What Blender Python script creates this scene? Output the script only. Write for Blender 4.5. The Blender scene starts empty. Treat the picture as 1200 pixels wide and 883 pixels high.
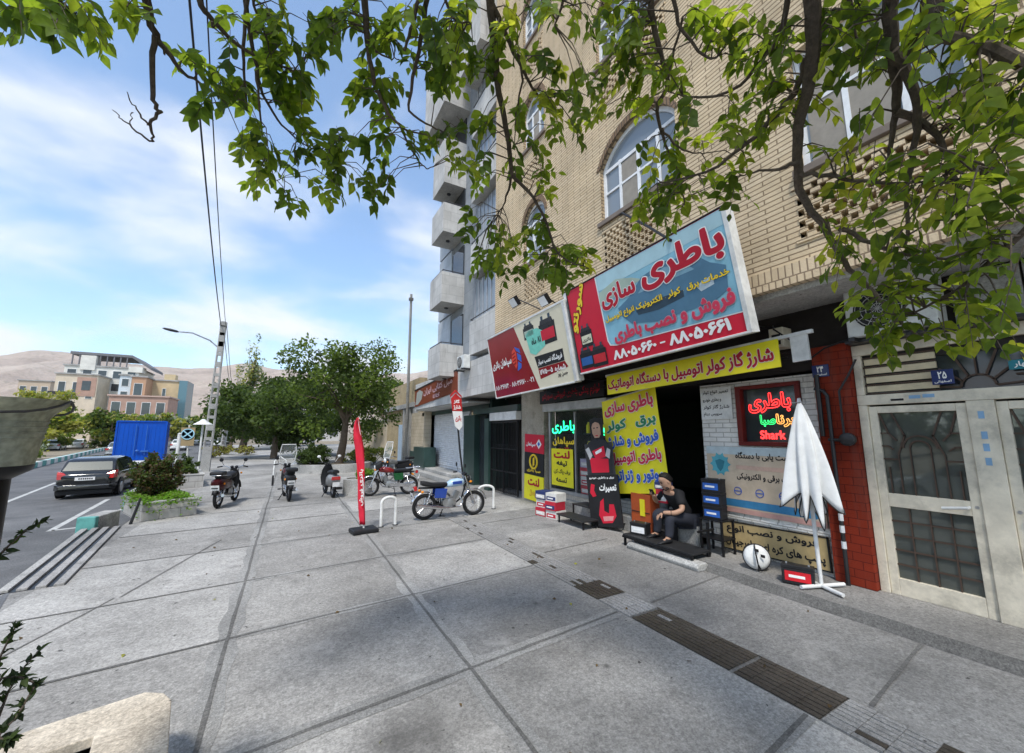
import bpy, bmesh, math, random
import numpy as np
from mathutils import Vector, Matrix
from mathutils.geometry import delaunay_2d_cdt, interpolate_bezier
R = math.radians
PI = math.pi
random.seed(7)
rng = np.random.default_rng(7)
sc = bpy.context.scene
COL = sc.collection

# ---------------------------------------------------------------- camera, sky, sun, exposure
FPX, CX, CY, CAMH = 460.0, 600.0, 441.5, 2.05
PITCH, YAW = math.atan(65.5 / FPX), math.atan(262 / math.hypot(FPX, 65.5))
cam = bpy.data.cameras.new('camera')
cam.sensor_width = 36.0
cam.lens = FPX / 1200 * 36
cam.clip_start, cam.clip_end = 0.05, 9000
camo = bpy.data.objects.new('camera', cam)
COL.objects.link(camo)
camo.location = (0, 0, CAMH)
camo.rotation_euler = (PI / 2 + PITCH, 0, -YAW)
sc.camera = camo

SUN_EL, SUN_AZ = R(58), R(215)          # azimuth clockwise from +Y: the sun stands behind the camera, over the street
world = bpy.data.worlds.new('World')
sc.world = world
world.use_nodes = True
wt = world.node_tree
wt.nodes.clear()
def wn(t, **k):
    n = wt.nodes.new(t)
    for a, b in k.items(): setattr(n, a, b)
    return n
sky = wn('ShaderNodeTexSky', sky_type='NISHITA', sun_disc=False, sun_elevation=SUN_EL, sun_rotation=SUN_AZ,
         altitude=1200, air_density=1.0, dust_density=1.2, ozone_density=2.0)
tc = wn('ShaderNodeTexCoord')
sep = wn('ShaderNodeSeparateXYZ')
wt.links.new(tc.outputs['Generated'], sep.inputs[0])
zc = wn('ShaderNodeMath', operation='ADD'); zc.inputs[1].default_value = 0.22
zm = wn('ShaderNodeMath', operation='MAXIMUM'); zm.inputs[1].default_value = 0.0
wt.links.new(sep.outputs[2], zm.inputs[0]); wt.links.new(zm.outputs[0], zc.inputs[0])
vd = wn('ShaderNodeVectorMath', operation='DIVIDE')
cmbz = wn('ShaderNodeCombineXYZ')
for i in range(3): wt.links.new(zc.outputs[0], cmbz.inputs[i])
wt.links.new(tc.outputs['Generated'], vd.inputs[0]); wt.links.new(cmbz.outputs[0], vd.inputs[1])
mp = wn('ShaderNodeMapping'); mp.inputs['Scale'].default_value = (1.0, 1.2, 0.5); mp.inputs['Location'].default_value = (4.3, 0.6, 0.0)
mp.inputs['Rotation'].default_value = (0, 0, R(35))
wt.links.new(vd.outputs[0], mp.inputs[0])
n1 = wn('ShaderNodeTexNoise'); n1.inputs['Scale'].default_value = 1.25; n1.inputs['Detail'].default_value = 8; n1.inputs['Roughness'].default_value = 0.52; n1.inputs['Distortion'].default_value = 0.15
wt.links.new(mp.outputs[0], n1.inputs['Vector'])
rmp = wn('ShaderNodeValToRGB')
rmp.color_ramp.interpolation = 'EASE'
rmp.color_ramp.elements[0].position = 0.37; rmp.color_ramp.elements[0].color = (0.05, 0.05, 0.05, 1)
rmp.color_ramp.elements[1].position = 0.62; rmp.color_ramp.elements[1].color = (0.88, 0.88, 0.88, 1)
wt.links.new(n1.outputs[0], rmp.inputs[0])
mixc = wn('ShaderNodeMixRGB')
mixc.inputs[2].default_value = (7.5, 7.6, 7.75, 1)
hz = wn('ShaderNodeMapRange'); hz.inputs[1].default_value = 0.32; hz.inputs[2].default_value = 0.02; hz.inputs[3].default_value = 0.0; hz.inputs[4].default_value = 0.14
wt.links.new(sep.outputs[2], hz.inputs[0])
ad = wn('ShaderNodeMath', operation='ADD', use_clamp=True); wt.links.new(rmp.outputs[0], ad.inputs[0]); wt.links.new(hz.outputs[0], ad.inputs[1])
wt.links.new(ad.outputs[0], mixc.inputs[0])

skm = wn('ShaderNodeMixRGB', blend_type='MULTIPLY'); skm.inputs[0].default_value = 1; skm.inputs[2].default_value = (1.75, 2.0, 2.02, 1)
wt.links.new(sky.outputs[0], skm.inputs[1]); wt.links.new(skm.outputs[0], mixc.inputs[1])
bg = wn('ShaderNodeBackground'); bg.inputs[1].default_value = 0.1
wt.links.new(mixc.outputs[0], bg.inputs[0])
wo = wn('ShaderNodeOutputWorld')
wt.links.new(bg.outputs[0], wo.inputs[0])
sl = bpy.data.lights.new('sun', 'SUN')
sl.energy = 2.5; sl.angle = R(9); sl.color = (1.0, 0.95, 0.87)
so = bpy.data.objects.new('sun', sl); COL.objects.link(so)
sd = Vector((math.sin(SUN_AZ) * math.cos(SUN_EL), math.cos(SUN_AZ) * math.cos(SUN_EL), math.sin(SUN_EL)))
so.rotation_euler = sd.to_track_quat('Z', 'Y').to_euler()
so.location = (-6, -8, 30)
sc.view_settings.view_transform = 'Standard'
sc.view_settings.look = 'None'
sc.view_settings.exposure = 0.62
sc.view_settings.gamma = 1.0
sc.view_settings.use_curve_mapping = False
sc.cycles.max_bounces = 8
sc.cycles.transparent_max_bounces = 12

# ---------------------------------------------------------------- measuring helpers (where a seen point stands in the place)
FW = Vector((math.sin(YAW) * math.cos(PITCH), math.cos(YAW) * math.cos(PITCH), math.sin(PITCH)))
RT = Vector((math.cos(YAW), -math.sin(YAW), 0))
UP = RT.cross(FW)
CO = Vector((0, 0, CAMH))
def ray(px, py): return FW + RT * ((px - CX) / FPX) - UP * ((py - CY) / FPX)
def G(px, py, z=0.0):
    d = ray(px, py); return CO + d * ((z - CAMH) / d.z)
def atX(px, py, x):
    d = ray(px, py); return CO + d * (x / d.x)
def atY(px, py, y):
    d = ray(px, py); return CO + d * (y / d.y)
def atR(px, py, r):
    return CO + ray(px, py).normalized() * r

# ---------------------------------------------------------------- materials
MATS = {}
def _nt(name):
    m = bpy.data.materials.new(name); m.use_nodes = True
    t = m.node_tree; t.nodes.clear()
    o = t.nodes.new('ShaderNodeOutputMaterial'); b = t.nodes.new('ShaderNodeBsdfPrincipled')
    t.links.new(b.outputs[0], o.inputs[0])
    return m, t, b, o
def _noise(t, scale, detail=5, rough=.6, vec=None):
    n = t.nodes.new('ShaderNodeTexNoise'); n.inputs['Scale'].default_value = scale; n.inputs['Detail'].default_value = detail
    n.inputs['Roughness'].default_value = rough
    if vec is not None: t.links.new(vec, n.inputs['Vector'])
    return n
def _ramp(t, src, stops):
    r = t.nodes.new('ShaderNodeValToRGB'); e = r.color_ramp.elements
    while len(e) < len(stops): e.new(0.5)
    for k, (p, c) in enumerate(stops):
        e[k].position = p; e[k].color = (*c, 1) if len(c) == 3 else c
    t.links.new(src, r.inputs[0]); return r
def _mixc(t, fac, a, b, mode='MIX'):
    m = t.nodes.new('ShaderNodeMixRGB'); m.blend_type = mode
    for i, x in enumerate((fac, a, b)):
        if isinstance(x, (int, float)): m.inputs[i].default_value = x
        elif isinstance(x, tuple): m.inputs[i].default_value = (*x, 1)
        else: t.links.new(x, m.inputs[i])
    return m
def _bump(t, b, h, strength, dist=.01):
    n = t.nodes.new('ShaderNodeBump'); n.inputs['Strength'].default_value = strength; n.inputs['Distance'].default_value = dist
    t.links.new(h, n.inputs['Height']); t.links.new(n.outputs[0], b.inputs['Normal'])
def mat(name, col=None, rough=.6, metal=0., var=.18, scale=6., bump=0., dirt=0., coat=0., spec=.22):
    """painted / plain surface with uneven tone, optional dirt blotches and fine relief"""
    if name in MATS: return MATS[name]
    m, t, b, o = _nt(name)
    tcn = t.nodes.new('ShaderNodeTexCoord'); vec = tcn.outputs['Object']
    n = _noise(t, scale, 6, .65, vec)
    lo = tuple(c * (1 - var) for c in col); hi = tuple(min(1, c * (1 + var * .6)) for c in col)
    c = _ramp(t, n.outputs[0], [(.3, lo), (.7, hi)]).outputs[0]
    if dirt:
        n2 = _noise(t, scale * .35, 8, .7, vec)
        f = _ramp(t, n2.outputs[0], [(.5, (0, 0, 0)), (.72, (dirt, dirt, dirt))])
        c = _mixc(t, f.outputs[0], c, tuple(x * .35 + .02 for x in col)).outputs[0]
    t.links.new(c, b.inputs['Base Color'])
    rr = _ramp(t, n.outputs[0], [(.3, (rough * .85,) * 3), (.7, (min(1, rough * 1.12),) * 3)])
    t.links.new(rr.outputs[0], b.inputs['Roughness'])
    b.inputs['Metallic'].default_value = metal
    b.inputs['Coat Weight'].default_value = coat; b.inputs['Coat Roughness'].default_value = .08
    b.inputs['Specular IOR Level'].default_value = spec
    if bump:
        n3 = _noise(t, scale * 12, 4, .6, vec); _bump(t, b, n3.outputs[0], bump)
    MATS[name] = m; return m
def emis(name, col, st):
    if name in MATS: return MATS[name]
    m, t, b, o = _nt(name)
    b.inputs['Base Color'].default_value = (*[c * .5 for c in col], 1)
    b.inputs['Emission Color'].default_value = (*col, 1); b.inputs['Emission Strength'].default_value = st
    MATS[name] = m; return m
def glass(name, col=(.03, .035, .04), rough=.04, alpha=1., trans=0.):
    if name in MATS: return MATS[name]
    m, t, b, o = _nt(name)
    n = _noise(t, 3.0); r = _ramp(t, n.outputs[0], [(.35, (rough,) * 3), (.75, (rough * 2.2,) * 3)])
    t.links.new(r.outputs[0], b.inputs['Roughness'])
    b.inputs['Base Color'].default_value = (*col, 1); b.inputs['Specular IOR Level'].default_value = .7
    b.inputs['Transmission Weight'].default_value = trans; b.inputs['Alpha'].default_value = alpha
    MATS[name] = m; return m
def leafmat(name, col, trans=.45, tcol=None, var=.35):
    if name in MATS: return MATS[name]
    m, t, b, o = _nt(name)
    tcn = t.nodes.new('ShaderNodeTexCoord')
    n = _noise(t, 2.2, 4, .6, tcn.outputs['Object']); n2 = _noise(t, 38., 2, .5, tcn.outputs['Object'])
    mx = _mixc(t, .5, n.outputs[0], n2.outputs[0])
    c = _ramp(t, mx.outputs[0], [(.32, tuple(x * (1 - var) for x in col)), (.5, col), (.68, tuple(min(1, x * (1 + var * 1.3)) for x in col))])
    t.links.new(c.outputs[0], b.inputs['Base Color']); b.inputs['Roughness'].default_value = .6; b.inputs['Specular IOR Level'].default_value = .18
    tr = t.nodes.new('ShaderNodeBsdfTranslucent')
    tcl = tcol or (col[0] * 1.9, col[1] * 2.0, col[2] * .8)
    c2 = _mixc(t, 1., c.outputs[0], tuple(a / max(bb, 1e-4) for a, bb in zip(tcl, col)), 'MULTIPLY'); t.links.new(c2.outputs[0], tr.inputs[0])
    ms = t.nodes.new('ShaderNodeMixShader'); ms.inputs[0].default_value = trans
    t.links.new(b.outputs[0], ms.inputs[1]); t.links.new(tr.outputs[0], ms.inputs[2]); t.links.new(ms.outputs[0], o.inputs[0])
    MATS[name] = m; return m
def brickmat(name, c1, c2, mortar, bw=.22, bh=.065, msz=.009, axes='YZ', bump=.6, var=.25, dirt=.15):
    if name in MATS: return MATS[name]
    m, t, b, o = _nt(name)
    tcn = t.nodes.new('ShaderNodeTexCoord'); s = t.nodes.new('ShaderNodeSeparateXYZ'); t.links.new(tcn.outputs['Object'], s.inputs[0])
    cb = t.nodes.new('ShaderNodeCombineXYZ'); idx = 'XYZ'
    t.links.new(s.outputs[idx.index(axes[0])], cb.inputs[0]); t.links.new(s.outputs[idx.index(axes[1])], cb.inputs[1])
    br = t.nodes.new('ShaderNodeTexBrick'); t.links.new(cb.outputs[0], br.inputs['Vector'])
    br.inputs['Scale'].default_value = 1.0; br.inputs['Brick Width'].default_value = bw; br.inputs['Row Height'].default_value = bh
    br.inputs['Mortar Size'].default_value = msz; br.inputs['Mortar Smooth'].default_value = .25; br.inputs['Bias'].default_value = 0
    br.inputs['Color1'].default_value = (*c1, 1); br.inputs['Color2'].default_value = (*c2, 1); br.inputs['Mortar'].default_value = (*mortar, 1)
    n = _noise(t, 1.1, 7, .65, tcn.outputs['Object'])
    f = _ramp(t, n.outputs[0], [(.3, (1 - var,) * 3), (.7, (1.08,) * 3)])
    c = _mixc(t, 1., br.outputs[0], f.outputs[0], 'MULTIPLY')
    mpv = t.nodes.new('ShaderNodeMapping'); mpv.inputs['Scale'].default_value = (3, 3, .35); t.links.new(tcn.outputs['Object'], mpv.inputs[0])
    n2 = _noise(t, 1.5, 6, .7, mpv.outputs[0]); f2 = _ramp(t, n2.outputs[0], [(.52, (0,) * 3), (.8, (dirt,) * 3)])
    c = _mixc(t, f2.outputs[0], c.outputs[0], (.12, .1, .085))
    t.links.new(c.outputs[0], b.inputs['Base Color']); b.inputs['Roughness'].default_value = .85; b.inputs['Specular IOR Level'].default_value = .15
    n3 = _noise(t, 60, 3, .6, tcn.outputs['Object'])
    inv = t.nodes.new('ShaderNodeMath'); inv.operation = 'MULTIPLY_ADD'; inv.inputs[1].default_value = -1.0; 
    t.links.new(br.outputs['Fac'], inv.inputs[0]); t.links.new(n3.outputs[0], inv.inputs[2])
    _bump(t, b, inv.outputs[0], bump, .012)
    MATS[name] = m; return m
def concrete(name, lo, hi, speck=.5, bump=.35, stain=.5, wet=0.0, spots=()):
    if name in MATS: return MATS[name]
    m, t, b, o = _nt(name)
    tcn = t.nodes.new('ShaderNodeTexCoord'); v = tcn.outputs['Object']
    n = _noise(t, .9, 8, .62, v); c = _ramp(t, n.outputs[0], [(.3, lo), (.7, hi)]).outputs[0]
    n8 = _noise(t, .33, 5, .6, v); f8 = _ramp(t, n8.outputs[0], [(.36, (.78,) * 3), (.64, (1.16,) * 3)]); c = _mixc(t, 1., c, f8.outputs[0], 'MULTIPLY').outputs[0]
    n2 = _noise(t, 75., 4, .7, v); f = _ramp(t, n2.outputs[0], [(.3, (.35,) * 3), (.48, (.95,) * 3), (.7, (1.6,) * 3)])
    c = _mixc(t, speck, c, _mixc(t, 1., c, f.outputs[0], 'MULTIPLY').outputs[0]).outputs[0]
    n5 = _noise(t, 34., 5, .75, v); f = _ramp(t, n5.outputs[0], [(.3, (.58,) * 3), (.7, (1.36,) * 3)])
    c = _mixc(t, 1., c, f.outputs[0], 'MULTIPLY').outputs[0]
    n4 = _noise(t, 2.6, 9, .75, v); f4 = _ramp(t, n4.outputs[0], [(.52, (0,) * 3), (.74, (stain,) * 3)])
    c = _mixc(t, f4.outputs[0], c, tuple(x * .42 for x in lo)).outputs[0]
    n7 = _noise(t, 1.7, 9, .8, v); f7 = _ramp(t, n7.outputs[0], [(.54, (0,) * 3), (.7, (.6,) * 3)])
    c = _mixc(t, f7.outputs[0], c, tuple(min(1, x * 1.35) for x in hi)).outputs[0]
    n6 = _noise(t, 11., 2, .5, v); f6 = _ramp(t, n6.outputs[0], [(.245, (.85,) * 3), (.275, (0,) * 3)])
    c = _mixc(t, f6.outputs[0], c, (.05, .048, .045)).outputs[0]
    if spots:                       # oil and dirt that soaked into the paving at fixed places
        g = t.nodes.new('ShaderNodeNewGeometry'); ns = _noise(t, 3.2, 7, .7, v); tot = None
        for sx_, sy_, sr_, ss_ in spots:
            q = t.nodes.new('ShaderNodeVectorMath'); q.operation = 'DISTANCE'; t.links.new(g.outputs['Position'], q.inputs[0]); q.inputs[1].default_value = (sx_, sy_, 0)
            w = t.nodes.new('ShaderNodeMath'); w.operation = 'MULTIPLY_ADD'; t.links.new(ns.outputs[0], w.inputs[0]); w.inputs[1].default_value = sr_ * 1.6; t.links.new(q.outputs['Value'], w.inputs[2])
            mr = t.nodes.new('ShaderNodeMapRange'); t.links.new(w.outputs[0], mr.inputs[0]); mr.inputs[1].default_value = sr_ * 1.75; mr.inputs[2].default_value = sr_ * .8; mr.inputs[3].default_value = 0; mr.inputs[4].default_value = ss_
            if tot is None: tot = mr.outputs[0]
            else: mx = t.nodes.new('ShaderNodeMath'); mx.operation = 'MAXIMUM'; t.links.new(tot, mx.inputs[0]); t.links.new(mr.outputs[0], mx.inputs[1]); tot = mx.outputs[0]
        c = _mixc(t, tot, c, (.075, .072, .068)).outputs[0]
    t.links.new(c, b.inputs['Base Color'])
    b.inputs['Roughness'].default_value = .9 - wet; b.inputs['Specular IOR Level'].default_value = .2 + wet * .6
    _bump(t, b, n5.outputs[0], bump, .008)
    MATS[name] = m; return m

# ---------------------------------------------------------------- mesh builder
def frame_for(d):
    d = Vector(d).normalized(); a = Vector((0, 0, 1)) if abs(d.z) < .9 else Vector((1, 0, 0))
    u = d.cross(a).normalized(); return u, d.cross(u).normalized()
class MB:
    def __init__(s): s.v = []; s.f = []; s.mi = []; s.mats = []
    def _m(s, m):
        if m is None: return 0
        if m not in s.mats: s.mats.append(m)
        return s.mats.index(m)
    def add(s, vs, fs, m=None):
        n = len(s.v); k = s._m(m); s.v.extend([tuple(p) for p in vs])
        for f in fs: s.f.append([i + n for i in f]); s.mi.append(k)
        return s
    def box(s, x0, x1, y0, y1, z0, z1, m=None):
        vs = [(x, y, z) for x in (x0, x1) for y in (y0, y1) for z in (z0, z1)]
        return s.add(vs, [(0, 1, 3, 2), (4, 6, 7, 5), (0, 4, 5, 1), (2, 3, 7, 6), (0, 2, 6, 4), (1, 5, 7, 3)], m)
    def obox(s, c, ax, half, m=None):
        c = Vector(c); ax = [Vector(a).normalized() for a in ax]
        vs = [c + ax[0] * half[0] * i + ax[1] * half[1] * j + ax[2] * half[2] * k for i in (-1, 1) for j in (-1, 1) for k in (-1, 1)]
        return s.add(vs, [(0, 1, 3, 2), (4, 6, 7, 5), (0, 4, 5, 1), (2, 3, 7, 6), (0, 2, 6, 4), (1, 5, 7, 3)], m)
    def bar(s, a, b, w, h=None, m=None, up=(0, 0, 1)):
        a, b = Vector(a), Vector(b); d = (b - a); u = d.cross(Vector(up))
        if u.length < 1e-6: u = d.cross(Vector((1, 0, 0)))
        u.normalize(); v = u.cross(d).normalized()
        return s.obox((a + b) / 2, (d, u, v), (d.length / 2, w / 2, (h or w) / 2), m)
    def tube(s, pts, r, n=8, m=None, caps=True):
        pts = [Vector(p) for p in pts]; k = len(pts); rs = r if isinstance(r, (list, tuple)) else [r] * k
        vs = []; fs = []; u = None
        for i, p in enumerate(pts):
            d = (pts[min(i + 1, k - 1)] - pts[max(i - 1, 0)])
            if d.length < 1e-9: d = Vector((0, 0, 1))
            d.normalize()
            if u is None: u, w = frame_for(d)
            else:
                u = u - d * u.dot(d)
                if u.length < 1e-6: u, w = frame_for(d)
                u.normalize()
            w = d.cross(u)
            for j in range(n):
                a = 2 * PI * j / n; vs.append(p + (u * math.cos(a) + w * math.sin(a)) * rs[i])
        for i in range(k - 1):
            for j in range(n):
                a, b = i * n + j, i * n + (j + 1) % n; fs.append((a, b, b + n, a + n))
        if caps: fs.append(tuple(range(n))[::-1]); fs.append(tuple(range((k - 1) * n, k * n)))
        return s.add(vs, fs, m)
    def lathe(s, prof, c=(0, 0, 0), axis=(0, 0, 1), n=20, m=None, sx=1., sy=1., caps=True, wob=None):
        c = Vector(c); d = Vector(axis).normalized()
        if abs(d.z) > .99: u, w = Vector((1, 0, 0)), Vector((0, 1 if d.z > 0 else -1, 0))
        else: u, w = frame_for(d); w = d.cross(u)
        vs = []; fs = []; k = len(prof)
        for i, (r, z) in enumerate(prof):
            for j in range(n):
                a = 2 * PI * j / n; q = r * (wob(i, a) if wob else 1); vs.append(c + d * z + u * (q * math.cos(a) * sx) + w * (q * math.sin(a) * sy))
        for i in range(k - 1):
            for j in range(n):
                a, b = i * n + j, i * n + (j + 1) % n; fs.append((a, b, b + n, a + n))
        if caps:
            if prof[0][0] > 1e-5: fs.append(tuple(range(n))[::-1])
            if prof[-1][0] > 1e-5: fs.append(tuple(range((k - 1) * n, k * n)))
        return s.add(vs, fs, m)
    def cyl(s, a, b, r, n=12, m=None): return s.tube([a, b], r, n, m)
    def torus(s, c, axis, R1, r, n=28, k=8, m=None):
        c = Vector(c); u, w = frame_for(axis); pts = []; d = Vector(axis).normalized(); w = d.cross(u); vs = []; fs = []
        for i in range(n):
            a = 2 * PI * i / n; e = u * math.cos(a) + w * math.sin(a)
            for j in range(k):
                b = 2 * PI * j / k; vs.append(c + e * (R1 + r * math.cos(b)) + d * (r * math.sin(b)))
        for i in range(n):
            for j in range(k):
                fs.append((i * k + j, ((i + 1) % n) * k + j, ((i + 1) % n) * k + (j + 1) % k, i * k + (j + 1) % k))
        return s.add(vs, fs, m)
    def ball(s, c, r, n=12, m=None):
        if not isinstance(r, (tuple, list)): r = (r, r, r)
        vs = []; fs = []; k = max(4, n // 2 + 1)
        vs.append((c[0], c[1], c[2] + r[2]))
        for i in range(1, k):
            t = PI * i / k
            for j in range(n):
                a = 2 * PI * j / n; vs.append((c[0] + r[0] * math.sin(t) * math.cos(a), c[1] + r[1] * math.sin(t) * math.sin(a), c[2] + r[2] * math.cos(t)))
        vs.append((c[0], c[1], c[2] - r[2])); L = len(vs) - 1
        for j in range(n): fs.append((0, 1 + j, 1 + (j + 1) % n)); fs.append((L, 1 + (k - 2) * n + (j + 1) % n, 1 + (k - 2) * n + j))
        for i in range(k - 2):
            for j in range(n):
                a, b = 1 + i * n + j, 1 + i * n + (j + 1) % n; fs.append((a, a + n, b + n, b))
        return s.add(vs, fs, m)
    def prism(s, poly, o, u, v, depth, m=None):
        """outline poly [(a,b)] in the frame o,u,v thickened by the vector depth"""
        o, u, v, dp = Vector(o), Vector(u), Vector(v), Vector(depth); n = len(poly)
        a = [o + u * p[0] + v * p[1] for p in poly]; b = [p + dp for p in a]
        return s.add(a + b, [tuple(range(n)), tuple(range(2 * n - 1, n - 1, -1))] + [(i, i + n, (i + 1) % n + n, (i + 1) % n) for i in range(n)], m)
    def loft(s, rings, m=None, cap=True):
        n = len(rings[0]); vs = [p for r in rings for p in r]; fs = []
        for i in range(len(rings) - 1):
            for j in range(n):
                a, b = i * n + j, i * n + (j + 1) % n; fs.append((a, b, b + n, a + n))
        if cap: fs.append(tuple(range(n))[::-1]); fs.append(tuple(range((len(rings) - 1) * n, len(rings) * n)))
        return s.add(vs, fs, m)
    def build(s, name, m=None, parent=None, smooth=False, bev=0., world=False, fixn=True, sub=0):
        me = bpy.data.meshes.new(name)
        off = Vector((0, 0, 0))
        if parent is None:
            a = np.array(s.v); off = Vector(((a[:, 0].min() + a[:, 0].max()) / 2, (a[:, 1].min() + a[:, 1].max()) / 2, a[:, 2].min()))
        elif world:
            p = parent
            while p is not None: off += p.location; p = p.parent
        me.from_pydata([(x - off.x, y - off.y, z - off.z) for x, y, z in s.v], [], s.f)
        for q in (s.mats or [m]): me.materials.append(q)
        if len(s.mats) > 1: me.polygons.foreach_set('material_index', s.mi)
        me.validate()
        if fixn:
            bm = bmesh.new(); bm.from_mesh(me); bmesh.ops.recalc_face_normals(bm, faces=bm.faces); bm.to_mesh(me); bm.free()
        if smooth:
            me.polygons.foreach_set('use_smooth', [True] * len(me.polygons)); me.set_sharp_from_angle(angle=R(48))
        o = bpy.data.objects.new(name, me); COL.objects.link(o)
        if parent is not None: o.parent = parent
        else: o.location = off
        if sub:
            md = o.modifiers.new('smooth', 'SUBSURF'); md.levels = md.render_levels = sub
        if bev:
            md = o.modifiers.new('edges', 'BEVEL'); md.width = bev; md.segments = 2; md.limit_method = 'ANGLE'; md.angle_limit = R(40)
        return o
def thing(name, label, cat, loc=(0, 0, 0), rz=0., group=None):
    o = bpy.data.objects.new(name, None); COL.objects.link(o); o.empty_display_size = .2
    o.location = loc; o.rotation_euler = (0, 0, rz); o['label'] = label; o['category'] = cat
    if group: o['group'] = group
    return o
def tag(o, label, cat, group=None):
    o['label'] = label; o['category'] = cat
    if group: o['group'] = group
    return o
def struct(o, kind='structure'): o['kind'] = kind; return o
def copy_tree(o, loc=None, rz=None, label=None, parent=None):
    c = o.copy(); COL.objects.link(c)
    if parent is not None: c.parent = parent
    if loc is not None: c.location = loc
    if rz is not None: c.rotation_euler = (0, 0, rz)
    if label: c['label'] = label
    for ch in list(o.children): copy_tree(ch, parent=c)
    return c

# ---------------------------------------------------------------- Persian lettering
_F = {}
for ch, base in {'ب': 0xFE8F, 'ت': 0xFE95, 'ث': 0xFE99, 'ج': 0xFE9D, 'ح': 0xFEA1, 'خ': 0xFEA5, 'س': 0xFEB1, 'ش': 0xFEB5, 'ص': 0xFEB9, 'ض': 0xFEBD,
                 'ط': 0xFEC1, 'ظ': 0xFEC5, 'ع': 0xFEC9, 'غ': 0xFECD, 'ف': 0xFED1, 'ق': 0xFED5, 'ل': 0xFEDD, 'م': 0xFEE1, 'ن': 0xFEE5, 'ه': 0xFEE9,
                 'پ': 0xFB56, 'چ': 0xFB7A, 'ک': 0xFB8E, 'گ': 0xFB92, 'ی': 0xFBFC}.items(): _F[ch] = (base, 4)
for ch, base in {'ا': 0xFE8D, 'آ': 0xFE81, 'د': 0xFEA9, 'ذ': 0xFEAB, 'ر': 0xFEAD, 'ز': 0xFEAF, 'ژ': 0xFB8A, 'و': 0xFEED}.items(): _F[ch] = (base, 2)
def shape(s):
    out = []
    for i, ch in enumerate(s):
        if ch not in _F: out.append(ch); continue
        b, n = _F[ch]; pj = i > 0 and s[i - 1] in _F and _F[s[i - 1]][1] == 4; nj = n == 4 and i + 1 < len(s) and s[i + 1] in _F
        out.append(chr(b + (3 if pj and nj else 2 if nj else 1 if pj else 0)))
    if any(c in _F for c in s): out = out[::-1]
    return ''.join(out)
_TC = {}
def _contours(s):
    if s in _TC: return _TC[s]
    cu = bpy.data.curves.new('t', 'FONT'); cu.body = shape(s); cu.size = 1
    ob = bpy.data.objects.new('t', cu); COL.objects.link(ob)
    dg = bpy.context.evaluated_depsgraph_get()
    c2 = ob.evaluated_get(dg).to_curve(dg); res = []
    for sp in c2.splines:
        bp = sp.bezier_points; P = []
        for i in range(len(bp)):
            a, b = bp[i], bp[(i + 1) % len(bp)]
            straight = (a.handle_right - a.co).length < 1e-5 and (b.handle_left - b.co).length < 1e-5
            q = [a.co.copy()] if straight else interpolate_bezier(a.co, a.handle_right, b.handle_left, b.co, 5)[:-1]
            P.extend([(p.x, p.y) for p in q])
        Q = [P[0]]
        for p in P[1:]:
            if math.hypot(p[0] - Q[-1][0], p[1] - Q[-1][1]) > 2e-3: Q.append(p)
        if math.hypot(Q[0][0] - Q[-1][0], Q[0][1] - Q[-1][1]) < 2e-3: Q.pop()
        if len(Q) > 2: res.append(np.array(Q))
    ob.evaluated_get(dg).to_curve_clear()
    bpy.data.objects.remove(ob); bpy.data.curves.remove(cu)
    _TC[s] = res; return res
def _area(P): x, y = P[:, 0], P[:, 1]; return .5 * np.sum(x * np.roll(y, -1) - np.roll(x, -1) * y)
def _tris(cs, off):
    big = max(cs, key=lambda P: abs(_area(P))); sg = 1 if _area(big) > 0 else -1
    V = []; E = []; segs = []
    for P in cs:
        e = np.roll(P, -1, 0) - P; L = np.linalg.norm(e, axis=1, keepdims=True); e = e / np.maximum(L, 1e-9)
        nr = np.stack([e[:, 1], -e[:, 0]], 1) * sg; nn = nr + np.roll(nr, 1, 0); l2 = np.linalg.norm(nn, axis=1, keepdims=True)
        nn = nn / np.maximum(l2, .6); Q = P + nn * off; k = len(V)
        V.extend([Vector(p) for p in Q]); n = len(Q)
        E.extend([(k + i, k + (i + 1) % n) for i in range(n)]); segs.append(np.concatenate([Q, np.roll(Q, -1, 0)], 1))
    S = np.concatenate(segs, 0)
    v2, e2, f2 = delaunay_2d_cdt(V, E, [], 0, 1e-5)[:3]
    v2 = np.array([(p.x, p.y) for p in v2]); f2 = np.array([f for f in f2 if len(f) == 3])
    c = v2[f2].mean(1) + 1e-6
    y0, y1 = S[None, :, 1], S[None, :, 3]; cy = c[:, 1:2]
    t = (cy - y0) / np.where(np.abs(y1 - y0) < 1e-12, 1e-12, y1 - y0); xs = S[None, :, 0] + t * (S[None, :, 2] - S[None, :, 0])
    w = np.where((y0 <= cy) & (y1 > cy) & (xs > c[:, 0:1]), 1, 0) - np.where((y1 <= cy) & (y0 > cy) & (xs > c[:, 0:1]), 1, 0)
    return v2, f2[w.sum(1) != 0]
def text(s, o, u, v, n, w, h, m, parent, bold=.03, out=0., om=None, lift=.004, name='lettering', world=True, label=None):
    """lettering filling the w x h box whose lower left corner is o, on the plane u,v; om is the outline's paint"""
    o, u, v, n = Vector(o), Vector(u).normalized(), Vector(v).normalized(), Vector(n).normalized()
    cs = _contours(s); A = np.concatenate(cs, 0); mn, mx = A.min(0) - bold, A.max(0) + bold; d = mx - mn
    cs = [P - mn for P in cs]; sx, sy = w / d[0], h / d[1]
    b = MB()
    for off, mm, lf in ([(bold + out, om, lift)] if om else []) + [(bold, m, lift + (.003 if om else 0))]:
        V, F = _tris(cs, off)
        b.add([o + u * (p[0] * sx) + v * (p[1] * sy) + n * lf for p in V], [tuple(f) for f in F], mm)
    ob = b.build(name, m, parent, world=world, fixn=False)
    if label: ob['label'] = label
    return ob
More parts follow.
